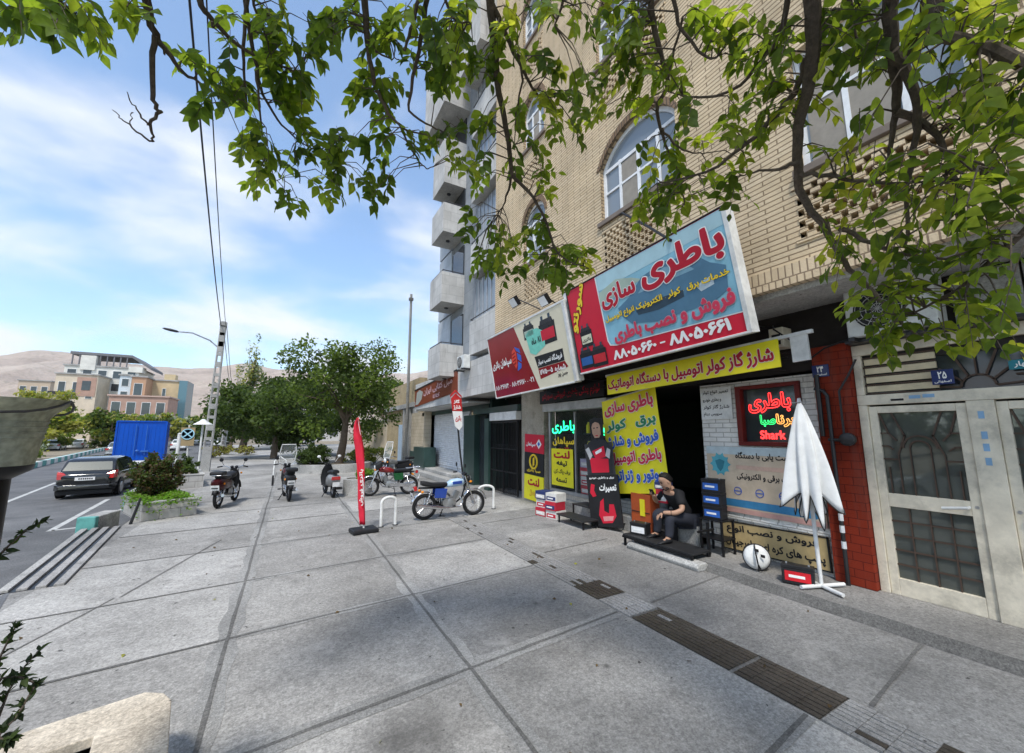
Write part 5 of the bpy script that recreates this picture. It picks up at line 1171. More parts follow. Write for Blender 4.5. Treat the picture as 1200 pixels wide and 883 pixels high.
# ---------------------------------------------------------------- street furniture on the pavement
def hoop(p, q, label):
    r = thing('bike_hoop', label, 'bike stand', ((p[0] + q[0]) / 2, (p[1] + q[1]) / 2, 0), 0, 'white hoops on the pavement'); b = MB(); p, q = Vector((*p, 0)), Vector((*q, 0)); h = .62; d = q - p
    P = [p, p + Vector((0, 0, h - .1))] + [p + d * (.5 - .5 * math.cos(PI * t / 8)) + Vector((0, 0, h - .1 + .1 * math.sin(PI * t / 8))) for t in range(1, 8)] + [q + Vector((0, 0, h - .1)), q]
    b.tube(P, .034, 10); b.build('bent_tube', M['white_paint'], r, world=True, smooth=True)
    b = MB()
    for c in (p, q): b.lathe([(.06, 0), (.06, .012), (.04, .02)], c, (0, 0, 1), 12)
    b.build('foot_plate', M['dark_metal'], r, world=True)
hoop((1.9, 9.2), (2.22, 9.26), 'white steel hoop right of the red feather flag'); hoop((4.58, 9.95), (4.98, 9.85), 'white steel hoop in front of the blue motorbike near the gate')
r = thing('railing', 'tall bent metal railing hoop by the motorbike with the windscreen', 'railing', (-.2, 18.2, 0)); b = MB(); 
b.tube([(-.4, 18.2, 0), (-.38, 18.2, .95), (-.2, 18.2, 1.1), (.0, 18.2, .95), (.02, 18.2, 0)], .03, 8); b.build('bent_tube', M['white_paint'], r, world=True, smooth=True); b = MB(); b.cyl((-.4, 18.2, 0), (-.4, 18.2, .4), .036, 8); b.cyl((.02, 18.2, 0), (.02, 18.2, .4), .036, 8); b.build('black_sleeve', M['black_plastic'], r, world=True)
# feather flag
r = thing('feather_flag', 'tall thin red feather flag on a black base, white lettering down it', 'flag', (1.5, 8.92, 0)); b = MB(); b.obox((1.5, 8.92, .045), ((1, .12, 0), (-.12, 1, 0), (0, 0, 1)), (.26, .2, .045)); b.build('base', M['black_plastic'], r, world=True, bev=.03)
b = MB(); b.tube([(1.5, 8.92, .08), (1.47, 8.92, .6), (1.4, 8.92, 1.7), (1.26, 8.92, 2.36)], [.02, .016, .012, .006], 8); b.build('pole', M['white_paint'], r, world=True, smooth=True)
b = MB(); V = []; F = []; n = 26; W = [0.04, .1, .13, .15, .165, .175, .18, .18, .18, .175, .17, .165, .16, .155, .15, .15, .145, .145, .14, .14, .14, .13, .13, .12, .12, .11, .11]
def fl(t): z = 2.36 - 2.2 * t; x = np.interp(z, [.08, .6, 1.7, 2.36], [1.5, 1.47, 1.4, 1.26]); return x, z
for i in range(n + 1):
    x, z = fl(i / n)
    for j in range(5): s = j / 4; V.append((x + .02 - W[i] * .95 * s + .0, 8.9 + .035 * math.sin(s * 5 + i * .4), z))
for i in range(n):
    for j in range(4): q = i * 5 + j; F.append((q, q + 1, q + 6, q + 5))
b.add(V, F); fo = b.build('cloth', mat('flag_red', (.72, .03, .06), .6, var=.12), r, world=True, smooth=True); md = fo.modifiers.new('t', 'SOLIDIFY'); md.thickness = .006
for i, (t, z) in enumerate((('باتری', .95), ('فروش', .55))): text(t, (1.425 + .025 * i, 8.845, z), (0, 0, 1), (-1, 0, .0), (0, -1, 0), .34, .085, M['text_white'], r, bold=.03)
# red arrow sign on a leaning post
r = thing('red_sign', 'red and white arrow shaped sign on a post before the white shutter', 'sign', (5.6, 13.5, 0)); b = MB(); b.tube([(5.66, 13.5, 0), (5.45, 13.5, 1.4), (5.3, 13.5, 2.7)], .035, 8); b.build('post', M['dark_metal'], r, world=True, smooth=True)
o_, u_, v_ = Vector((5.3, 13.44, 2.72)), Vector((1, 0, 0)), Vector((-.12, 0, 1)).normalized(); b = MB()
b.prism([(-.19, .1), (.19, .1), (.2, .55), (0, .75), (-.2, .55)], o_, u_, v_, (0, -.03, 0), mat('sign_dull_red', (.5, .03, .03), .45)); b.prism([(-.19, .09), (.19, .09), (.14, -.45), (0, -.6), (-.14, -.45)], o_, u_, v_, (0, -.03, 0), M['text_white'])
b.prism([(-.22, .59), (0, .8), (.22, .59), (.22, .66), (0, .88), (-.22, .66)], o_, u_, v_, (0, -.03, 0), mat('sign_dull_red')); bo = b.build('board', None, r, world=True)
text('گاز', o_ + u_ * -.12 + v_ * .36 + Vector((0, -.03, 0)), u_, v_, (0, -1, 0), .24, .16, M['text_white'], r, bold=.04); text('شارژ', o_ + u_ * -.14 + v_ * .14 + Vector((0, -.03, 0)), u_, v_, (0, -1, 0), .28, .18, M['text_white'], r, bold=.04); text('باتری', o_ + u_ * -.12 + v_ * -.3 + Vector((0, -.03, 0)), u_, v_, (0, -1, 0), .24, .24, mat('sign_dull_red'), r, bold=.04)
# closed parasol on a white cross foot
r = thing('parasol', 'closed white parasol with draped cloth on a white pipe foot by the red pillar', 'parasol', (6.0, 2.68, .1)); wp = mat('pipe_white', (.75, .75, .74), .4)
b = MB(); b.tube([(6.0, 2.68, .12), (6.05, 2.74, 2.44)], .024, 10); b.build('pole', wp, r, world=True, smooth=True)
b = MB(); b.tube([(5.72, 2.78, .135), (6.3, 2.56, .135)], .024, 8); b.tube([(5.86, 2.4, .138), (6.12, 2.96, .138)], .024, 8); b.build('foot', wp, r, world=True, smooth=True)
b = MB(); n = 64; V = []; F = []; hz = [2.46, 2.42, 2.25, 2.0, 1.75, 1.5, 1.3, 1.15]
for i, z in enumerate(hz):
    t = (2.46 - z) / 1.3; R0 = .012 + .3 * t ** .85
    for j in range(n):
        a = 2 * PI * j / n; q = abs(math.cos(a * 4)); fold = (q ** 1.6) * (.55 + .28 * math.sin(a * 3 + 1) + .12 * math.sin(a * 5 + z * 2.2)) - .1 * math.sin(a * 11 + z * 1.5) * t; rr = R0 * (1 - t * .75 * (1 - fold)) if t > .05 else R0
        zz = z - (.34 * max(0, (t - .55)) * (2.2 * q ** 2 - .9 + .6 * math.sin(a * 2 + .6) + .3 * math.sin(a * 5)) if t > .55 else 0)
        V.append((6.05 + rr * math.cos(a) * 1.05 - .02 * t, 2.74 + rr * math.sin(a) * 1.35 - .02 * t, zz))
for i in range(len(hz) - 1):
    for j in range(n): F.append((i * n + j, i * n + (j + 1) % n, (i + 1) * n + (j + 1) % n, (i + 1) * n + j))
b.add(V, F); co = b.build('canopy', mat('parasol_cloth', (.76, .765, .76), .85, var=.1, dirt=.22), r, world=True, smooth=True); co.modifiers.new('s', 'SUBSURF').render_levels = 1; md = co.modifiers.new('t', 'SOLIDIFY'); md.thickness = .006
b = MB(); L = len(hz) - 1; b.tube([V[L * n + j] for j in range(n)] + [V[L * n]], .008, 5); b.build('hem', mat('hem_black', (.03, .03, .03), .7), r, world=True)
b = MB(); b.lathe([(.001, .06), (.02, .05), (.03, .0), (.018, -.03)], (6.05, 2.74, 2.46), (0, 0, 1), 10); b.tube([(6.05, 2.6, 2.455), (6.05, 2.88, 2.455)], .008, 6); b.build('finial', M['steel'], r, world=True)
# car batteries, boxes and goods
def battery(label, loc, rz, lab, s=1., tilt=0., cases=None, group=None):
    r = thing('car_battery', label, 'battery', loc, rz, group); r.rotation_euler = (tilt, 0, rz); w, d, h = .15 * s, .09 * s, .2 * s
    b = MB(); b.box(-w, w, -d, d, 0, h * .8); b.build('case', cases or M['black_plastic'], r, bev=.008)
    b = MB(); b.box(-w - .004, w + .004, -d - .004, d + .004, h * .8, h); lid = b.build('lid', M['black_plastic'], r, bev=.008)
    b = MB(); b.cyl((-w * .7, 0, h), (-w * .7, 0, h + .02), .012, 8); b.cyl((w * .7, 0, h), (w * .7, 0, h + .02), .012, 8); b.build('terminal', M['steel'], lid)
    b = MB(); b.box(-w * .8, w * .8, -d - .006, -d - .001, h * .18, h * .68); lb = b.build('label', lab, r); b = MB(); b.box(-w * .55, w * .45, -d - .009, -d - .005, h * .36, h * .5); b.build('label_mark', M['text_white'], lb)
    return r
lb = mat('label_blue', (.03, .12, .45), .3); lr = mat('label_red', (.6, .02, .03), .3)
battery('black car battery with a red label on the ledge at the parasol foot', (5.92, 2.9, .1), R(-68), lr, 1.15, tilt=R(-6))
r = thing('battery_rack', 'small black steel rack on the doorway ledge holding batteries', 'rack', (6.25, 4.2, .1)); b = MB()
for x in (6.12, 6.42):
    for y in (4.05, 4.42): b.bar((x, y, .1), (x, y, .62), .03)
for z in (.33, .62): b.box(6.1, 6.44, 4.03, 4.44, z, z + .02)
b.build('stand', M['black_metal'], r, world=True)
for i, z in enumerate((.64, .855, 1.07)): battery(('blue labelled car battery, bottom of the stack at the doorway', 'blue labelled car battery, middle of the stack at the doorway', 'blue labelled car battery, top of the stack at the doorway')[i], (6.26, 4.24, z), R(-84), lb, 1.06, group='batteries stacked at the doorway')
r = thing('drum', 'round white and black compressor drum lying on the ledge by the tan board', 'drum', (6.02, 3.5, .1)); b = MB(); ax = Vector((-.75, -.5, .25)).normalized(); b.lathe([(.06, -.09), (.15, -.075), (.165, -.02), (.165, .05), (.13, .09), (.05, .1)], (6.02, 3.48, .265), ax, 22); b.build('shell', M['white_paint'], r, world=True, smooth=True)
b = MB(); b.torus((6.02, 3.48, .27), ax, .167, .012, 24, 6); b.torus((5.99, 3.46, .27), Vector((.5, -.8, .1)), .165, .01, 24, 6); b.tube([(5.9, 3.42, .36), (5.87, 3.38, .22), (5.92, 3.36, .12)], .01, 6); b.build('strap', M['black_plastic'], r, world=True)
b = MB()
for a in (.4, 1.6, 2.8): b.obox(Vector((6.02, 3.48, .265)) + ax * .092 + Vector((0, math.cos(a) * .09, math.sin(a) * .09)), (ax, (0, 1, 0), (0, 0, 1)), (.004, .03, .02))
b.build('port', M['black_plastic'], r, world=True)
# low black bench frame before the doorway and its concrete lump
r = thing('bench_step', 'low black steel step bench in front of the dark doorway', 'bench', (5.72, 4.85, 0)); b = MB(); b.box(5.5, 5.95, 4.15, 5.6, .175, .205); b.build('tread', mat('step_mesh', (.045, .045, .047), .55, .5, dirt=.3), r, world=True, bev=.004)
b = MB()
for y in (4.18, 5.57):
    for x in (5.53, 5.92): b.bar((x, y, 0), (x, y, .174), .035)
b.bar((5.5, 4.15, .16), (5.5, 5.6, .16), .03); b.bar((5.95, 4.15, .16), (5.95, 5.6, .16), .03); b.bar((5.95, 4.18, .0), (5.95, 4.18, .62), .035); b.bar((5.95, 4.18, .5), (5.7, 4.18, .5), .03); b.bar((5.95, 4.18, .5), (6.1, 4.18, .5), .03); b.build('leg_frame', M['black_metal'], r, world=True)
b = MB(); b.loft([[(5.42, y, 0), (5.4, y, .06), (5.45, y, .1), (5.62, y, .11), (5.68, y, .05), (5.68, y, 0)] for y in (4.0, 4.2, 4.6, 5.0, 5.3, 5.42)]); o = b.build('concrete_curb', M['kerb'], bev=.015); tag(o, 'rough concrete curb lump under the front of the black step bench', 'curb')
def carton(label, loc, dims, rz, cols, group=None):
    r = thing('carton', label, 'carton', loc, rz, group); w, d, h = dims; b = MB(); b.box(-w / 2, w / 2, -d / 2, d / 2, 0, h); b.build('box', cols[0], r, bev=.004)
    b = MB(); b.box(-w * .42, w * .42, -d / 2 - .003, -d / 2 - .001, h * .15, h * .6); b.box(-w / 2 - .003, -w / 2 - .001, -d * .4, d * .4, h * .2, h * .75); b.build('printed_panel', cols[1], r); b = MB(); b.box(-w * .3, w * .2, -d / 2 - .005, -d / 2 - .003, h * .3, h * .45); b.build('printed_mark', M['text_white'], r)
cr, cb, cw = mat('carton_red', (.5, .03, .05), .5), mat('carton_navy', (.03, .045, .14), .5), mat('carton_white', (.68, .66, .62), .55)
G1 = 'cartons stacked beside the shop steps'
for i, (y, z, c, t) in enumerate(((8.5, 0, (cr, cw), 'red carton at the bottom left of the stack by the shop steps'), (8.5, .2, (cw, cr), 'white carton in the middle of the left stack by the shop steps'), (8.5, .4, (cb, cw), 'navy carton on top of the left stack by the shop steps'), (8.08, 0, (cw, cr), 'white carton at the bottom right of the stack by the shop steps'), (8.08, .2, (cr, cb), 'red carton in the middle of the right stack by the shop steps'), (8.08, .4, (cw, cb), 'white and navy carton on top of the right stack by the shop steps'))): carton(t, (5.75 + .03 * (i % 2), y, z), (.36, .34, .195), R(-80), c, G1)
G2 = 'cartons piled inside the shop window'; k = 0
for t, (y, z, c) in zip(('red carton in the shop window, lowest of the pile', 'white carton in the shop window on the lowest red one', 'red carton in the upper half of the window pile', 'pale carton on top of the window pile', 'red carton low in the window beside the black poster', 'white carton above it beside the black poster', 'dark red carton on top beside the black poster'),
        ((8.0, .5, (cr, cw)), (8.0, .72, (cw, cr)), (8.02, .94, (cr, cw)), (8.0, 1.16, (mat('carton_lilac', (.5, .45, .6), .5), cw)), (7.55, .5, (cr, cw)), (7.55, .72, (cw, cr)), (7.5, .94, (cr, cb)))): carton(t, (6.84, y, z), (.4, .36, .215), R(-90), c, G2)
for i in range(16):
    y = 7.05 + (i % 8) * .16; z = 1.53 if i < 8 else 2.03; r = thing('parts_bottle', ('row of oil bottles on the middle shelf in the shop', 'row of oil bottles on the upper shelf in the shop')[i // 8], 'bottle', (6.95, y, z), 0, 'bottles on the shop shelves ' + ('middle', 'upper')[i // 8])
    b = MB(); b.lathe([(.06, 0), (.065, .02), (.065, .2), (.03, .26), (.025, .29)], (0, 0, 0), (0, 0, 1), 10); b.build('body', (cw, cr, cb, M['sign_yellow'])[i % 4], r, smooth=True); b = MB(); b.lathe([(.028, .29), (.028, .32), (.001, .322)], (0, 0, 0), (0, 0, 1), 10); b.build('cap', M['ink'], r)
r = thing('shop_step', 'black steel two level shop step beside the cartons', 'step', (5.9, 7.2, 0)); b = MB(); b.box(5.55, 5.95, 6.75, 7.75, .16, .19); b.box(5.98, 6.4, 6.8, 7.7, .36, .39); b.build('tread', mat('step_mesh'), r, world=True, bev=.004); b = MB()
for x, z in ((5.58, .16), (5.92, .16), (6.0, .36), (6.37, .36)):
    for y in (6.82, 7.68): b.bar((x, y, 0), (x, y, z), .03)
b.build('leg_frame', M['black_metal'], r, world=True)
# goods at the left end of the bench under the banner
battery('black and grey battery case on the left end of the step bench', (5.75, 5.4, .205), R(-75), M['plate'], 1.05)
r = thing('tool_cabinet', 'orange red metal cabinet under the yellow banner', 'cabinet', (6.3, 5.9, .1)); b = MB(); b.box(6.28, 6.55, 5.62, 6.12, .1, .82); b.build('case', mat('cabinet_orange', (.5, .1, .03), .45, dirt=.5), r, world=True, bev=.006); b = MB(); b.box(6.262, 6.279, 5.75, 5.87, .4, .72); b.build('yellow_label', M['sign_yellow'], r, world=True); b = MB(); b.box(6.264, 6.278, 5.64, 6.1, .46, .475); b.build('drawer_gap', M['ink'], r, world=True)
carton('small red carton on the pile at the bench beside the man', (6.1, 5.12, .78), (.22, .2, .24), R(-80), (cr, cw)); carton('navy carton on top of the pile at the bench beside the man', (6.1, 5.12, 1.02), (.26, .2, .12), R(-80), (cb, cw))
r = thing('machine_part', 'grey machine part standing under the red carton', 'machine part', (6.1, 5.12, .42)); b = MB(); b.lathe([(.11, 0), (.12, .03), (.12, .18), (.07, .24), (.09, .3), (.09, .355)], (6.1, 5.12, .42), (0, 0, 1), 14); b.build('shell', mat('cast_grey', (.12, .13, .14), .5, .5), r, world=True, smooth=True); b = MB(); b.tube([(6.0, 5.12, .55), (5.93, 5.16, .55), (5.9, 5.2, .5)], .03, 8); b.build('spout', M['sign_yellow'], r, world=True)
r = thing('tool_box', 'dark tool box beneath the grey machine part by the doorway', 'box', (6.1, 5.12, .1)); b = MB(); b.box(5.97, 6.25, 4.98, 5.3, .1, .419); b.build('case', M['black_plastic'], r, world=True, bev=.01); b = MB(); b.box(5.962, 5.972, 5.05, 5.22, .3, .33); b.build('latch', M['steel'], r, world=True)
# ---------------------------------------------------------------- the seated man
def skin_mesh(name, verts, edges, radii, m, parent, root=0, sub=2):
    me = bpy.data.meshes.new(name); me.from_pydata([Vector(v) for v in verts], edges, []); o = bpy.data.objects.new(name, me); COL.objects.link(o)
    o.modifiers.new('skin', 'SKIN').use_smooth_shade = True
    for i, r in enumerate(radii): me.skin_vertices[0].data[i].radius = (r, r) if not isinstance(r, tuple) else r
    for v in me.skin_vertices[0].data: v.use_root = False
    me.skin_vertices[0].data[root].use_root = True
    md = o.modifiers.new('sub', 'SUBSURF'); md.levels = md.render_levels = sub
    dg = bpy.context.evaluated_depsgraph_get(); nm = bpy.data.meshes.new_from_object(o.evaluated_get(dg)); bpy.data.objects.remove(o)
    nm.name = name; nm.materials.clear(); nm.materials.append(m); nm.polygons.foreach_set('use_smooth', [True] * len(nm.polygons))
    q = bpy.data.objects.new(name, nm); COL.objects.link(q); q.parent = parent; return q
def man():
    # local frame: x = forward (towards the street), y = his left, z up; origin on the ground under the hips
    r = thing('person', 'man in black t-shirt and dark jeans sitting in the doorway looking down at his phone', 'person', (6.28, 4.84, -.02), R(168)); r.scale = (1.08, 1.08, 1.08)
    sk = mat('skin', (.42, .25, .17), .5, var=.1, scale=14); hair = mat('hair_black', (.012, .01, .01), .6, bump=.5, scale=20); sh = mat('tshirt_black', (.016, .016, .018), .85, bump=.3); jn = mat('jeans_dark', (.03, .033, .045), .85, bump=.3)
    H = Vector((.365, .02, 1.125))
    # whole body, skin-coloured, clothes over it
    V = [(-.02, 0, .52), (.05, 0, .66), (.14, 0, .8), (.22, 0, .91), (.27, .0, .97), (.315, .01, 1.03)]; Rr = [(.15, .12), (.13, .11), (.14, .11), (.14, .1), (.07, .07), (.052, .052)]; Ed = [(0, 1), (1, 2), (2, 3), (3, 4), (4, 5)]
    def chain(start, pts, rad):
        p = start
        for q, a in zip(pts, rad): V.append(q); Rr.append(a); Ed.append((p, len(V) - 1)); p = len(V) - 1
    chain(3, [(.23, .17, .92), (.26, .24, .82), (.29, .29, .71), (.4, .25, .66), (.5, .17, .66), (.545, .14, .655)], [.062, .052, .045, .042, .034, .03])
    chain(3, [(.23, -.17, .92), (.27, -.25, .82), (.31, -.29, .74), (.39, -.24, .8), (.46, -.17, .87), (.49, -.145, .895)], [.062, .052, .045, .041, .033, .029])
    chain(0, [(.02, .1, .5), (.22, .15, .55), (.42, .18, .58), (.455, .18, .54), (.46, .19, .4), (.5, .2, .3), (.53, .2, .25), (.62, .21, .235)], [.1, .09, .075, .068, .06, .045, .042, .038])
    chain(0, [(.02, -.1, .5), (.22, -.13, .56), (.4, -.15, .6), (.44, -.15, .56), (.42, -.15, .4), (.44, -.16, .3), (.46, -.16, .25), (.55, -.17, .235)], [.1, .09, .075, .068, .06, .045, .042, .038])
    skin_mesh('body', V, Ed, Rr, sk, r)
    # shirt and trousers a little outside the body
    V2 = [(-.02, 0, .56), (.05, 0, .66), (.14, 0, .8), (.22, 0, .91), (.265, 0, .955)]; R2 = [(.175, .135), (.155, .125), (.165, .13), (.16, .115), (.085, .08)]
    V2 += [(.23, .17, .925), (.26, .24, .82), (.275, .27, .76), (.23, -.17, .925), (.27, -.25, .82), (.29, -.27, .77)]; R2 += [.085, .076, .078, .085, .076, .078]
    skin_mesh('t_shirt', V2, [(0, 1), (1, 2), (2, 3), (3, 4), (3, 5), (5, 6), (6, 7), (3, 8), (8, 9), (9, 10)], R2, sh, r)
    V3 = [(-.02, 0, .53)]; R3 = [(.165, .135)]; E3 = []
    for s, pts in ((1, [(.02, .1, .5), (.22, .15, .55), (.42, .18, .58), (.46, .18, .54), (.462, .19, .4), (.5, .2, .27)]), (-1, [(.02, -.1, .5), (.22, -.13, .56), (.4, -.15, .6), (.445, -.15, .56), (.422, -.15, .4), (.445, -.16, .27)])):
        p = 0
        for q, a in zip(pts, [.12, .105, .088, .082, .07, .062]): V3.append(q); R3.append(a); E3.append((p, len(V3) - 1)); p = len(V3) - 1
    skin_mesh('jeans', V3, E3, R3, jn, r)
    for (x, y) in ((.55, .205), (.48, -.165)):
        b = MB(); rings = []
        for dx, w, z1 in ((-.1, .03, .27), (-.07, .042, .3), (0, .046, .29), (.08, .048, .26), (.14, .035, .24), (.16, .015, .225)):
            rings.append([(x + dx, y + w * math.cos(a), .207 + (z1 - .207) * max(0, .5 + .5 * math.sin(a))) for a in [2 * PI * k / 12 for k in range(12)]])
        b.loft(rings); b.build('shoe', M['black_plastic'], r, smooth=True, sub=1)
    # head, bent forward towards the phone
    hd = bpy.data.objects.new('head_pivot', None)
    bpy.data.objects.remove(hd)
    T = Matrix.Translation(H) @ Matrix.Rotation(R(-14), 4, 'Z') @ Matrix.Rotation(R(32), 4, 'Y')
    def hb(name, m, fn, parent=r, sub=1):
        b = MB(); fn(b); b.v = [tuple(T @ Vector(p)) for p in b.v]; return b.build(name, m, parent, smooth=True, sub=sub)
    def skull(b):
        prof = [(-.135, .052, .01), (-.115, .06, .018), (-.09, .068, .012), (-.06, .074, .008), (-.02, .079, .0), (.02, .082, -.004), (.06, .081, -.008), (.09, .07, -.01), (.11, .045, -.012), (.118, .012, -.012)]; rings = []
        for z, w, cx in prof:
            rg = []
            for k in range(20):
                a = 2 * PI * k / 20; c, s = math.cos(a), math.sin(a); L = .1 if z > -.06 else .09
                if c < 0: L *= 1.0 - max(0, (-.02 - z)) * 3.2
                x = cx + L * (w / .08) * c; y = w * s
                if c > .75:
                    if -.06 < z < -.01 and abs(s) < .35: x += .016 * (1 - abs(s) / .35)
                    if z == -.115: x += .006
                    if z == .02 and .25 < abs(s) < .62: x -= .008
                rg.append((x, y, z))
            rings.append(rg)
        b.loft(rings)
        b.add([(.095, -.012, .015), (.095, .012, .015), (.1, -.017, -.035), (.1, .017, -.035), (.124, 0, -.03), (.105, 0, .02)], [(0, 2, 4, 5), (1, 5, 4, 3), (2, 3, 4)])
        for s in (-1, 1): b.ball((-.005, s * .082, -.01), (.018, .01, .03), 8)
        b.lathe([(.05, -.2), (.05, -.1)], (-.02, 0, 0), (0, 0, 1), 12)
    hd = hb('head', sk, skull)
    def hairf(b):
        rings = []
        for z, w, cx in ((-.05, .07, -.045), (-.01, .079, -.03), (.03, .088, -.014), (.07, .088, -.008), (.1, .078, -.006), (.125, .055, -.006), (.137, .015, -.006)):
            rings.append([(cx + (.108 if math.cos(a) < 0 else (.07 if z > .09 else .04 if z > .05 else .0)) * (w / .088) * math.cos(a), w * math.sin(a), z + (.012 if math.cos(a) > .5 and z > .05 else 0) + .006 * math.sin(a * 7 + z * 80)) for a in [2 * PI * k / 24 for k in range(24)]])
        b.loft(rings)
    hb('hair', hair, hairf, hd)
    def beard(b):
        for s in (-1, 1): b.ball((.045, s * .048, -.09), (.045, .02, .035), 8)
        b.ball((.072, 0, -.118), (.028, .036, .02), 10); b.ball((.1, 0, -.055), (.01, .026, .006), 8)
    hb('beard', mat('stubble', (.05, .035, .03), .8), beard, hd)
    for s in (-1, 1):
        hb('eyebrow', hair, lambda b: b.tube([(.092, s * .018, .036), (.094, s * .035, .042), (.08, s * .054, .034)], [.005, .006, .003], 6), hd, 0)
        hb('eye', mat('eye_dark', (.03, .02, .02), .2), lambda b: b.ball((.084, s * .034, .014), (.012, .015, .007), 8), hd, 0)
    hb('mouth', mat('lips', (.35, .14, .12), .5), lambda b: b.ball((.096, 0, -.078), (.009, .024, .007), 8), hd, 0)
    # hands: palm and five fingers each
    def hand(name, W, fdir, pdir, side, curl):
        W, f, n = Vector(W), Vector(fdir).normalized(), Vector(pdir).normalized(); t = f.cross(n).normalized() * side; V = [W, W + f * .045, W + f * .08]; Rr = [(.026, .02), (.036, .017), (.038, .015)]; Ed = [(0, 1), (1, 2)]
        for k, L in enumerate((.066, .075, .07, .055)):
            o = W + f * .078 + t * (.028 - .0185 * k); p = 2; c = curl
            base = o
            V.append(base); Rr.append(.0105); Ed.append((2, len(V) - 1)); q = len(V) - 1; d = f.copy(); 
            for sgm in (.45, .32, .23):
                d = (d * math.cos(c) + n * math.sin(c)).normalized(); n2 = n; base = base + d * L * sgm; V.append(base); Rr.append(.0092 if sgm > .3 else .008); Ed.append((q, len(V) - 1)); q = len(V) - 1
        a = W + f * .03 + t * .026; V.append(a); Rr.append(.014); Ed.append((1, len(V) - 1)); q = len(V) - 1
        for L, d in ((.035, (f * .6 + t * .7 + n * .4)), (.03, (f * .85 + t * .2 + n * .55))): a = a + d.normalized() * L; V.append(a); Rr.append(.011); Ed.append((q, len(V) - 1)); q = len(V) - 1
        skin_mesh(name, V, Ed, Rr, sk, r, 0, 1)
    hand('hand', (.545, .14, .655), (.75, -.35, -.6), (-.6, .1, -.75), 1, .35)
    hand('hand', (.49, -.145, .895), (.75, .3, .35), (-.3, .7, .35), 1, .6)
    p = thing('phone', 'black mobile phone in the right hand of the seated man', 'phone', Vector((6.28, 4.84, -.02)) + Matrix.Rotation(R(168), 3, 'Z') @ (Vector((.57, -.07, .95)) * 1.08), R(168)); b = MB(); b.obox((0, 0, 0), ((.5, .3, .6), (-.5, .85, 0), (-.6, -.3, .6)), (.07, .036, .0045)); b.build('case', M['black_plastic'], p, bev=.003); b = MB(); b.obox(Vector((-.6, -.3, .6)).normalized() * .005, ((.5, .3, .6), (-.5, .85, 0), (-.6, -.3, .6)), (.065, .032, .0006)); b.build('screen', M['glass'], p)
    b = MB(); b.tube([(.4, .226, .66), (.43, .21, .7), (.45, .19, .62)], .006, 5); b.torus((.44, .205, .66), (.8, -.5, 0), .043, .006, 16, 5); b.build('wristband', M['black_plastic'], r)
man()

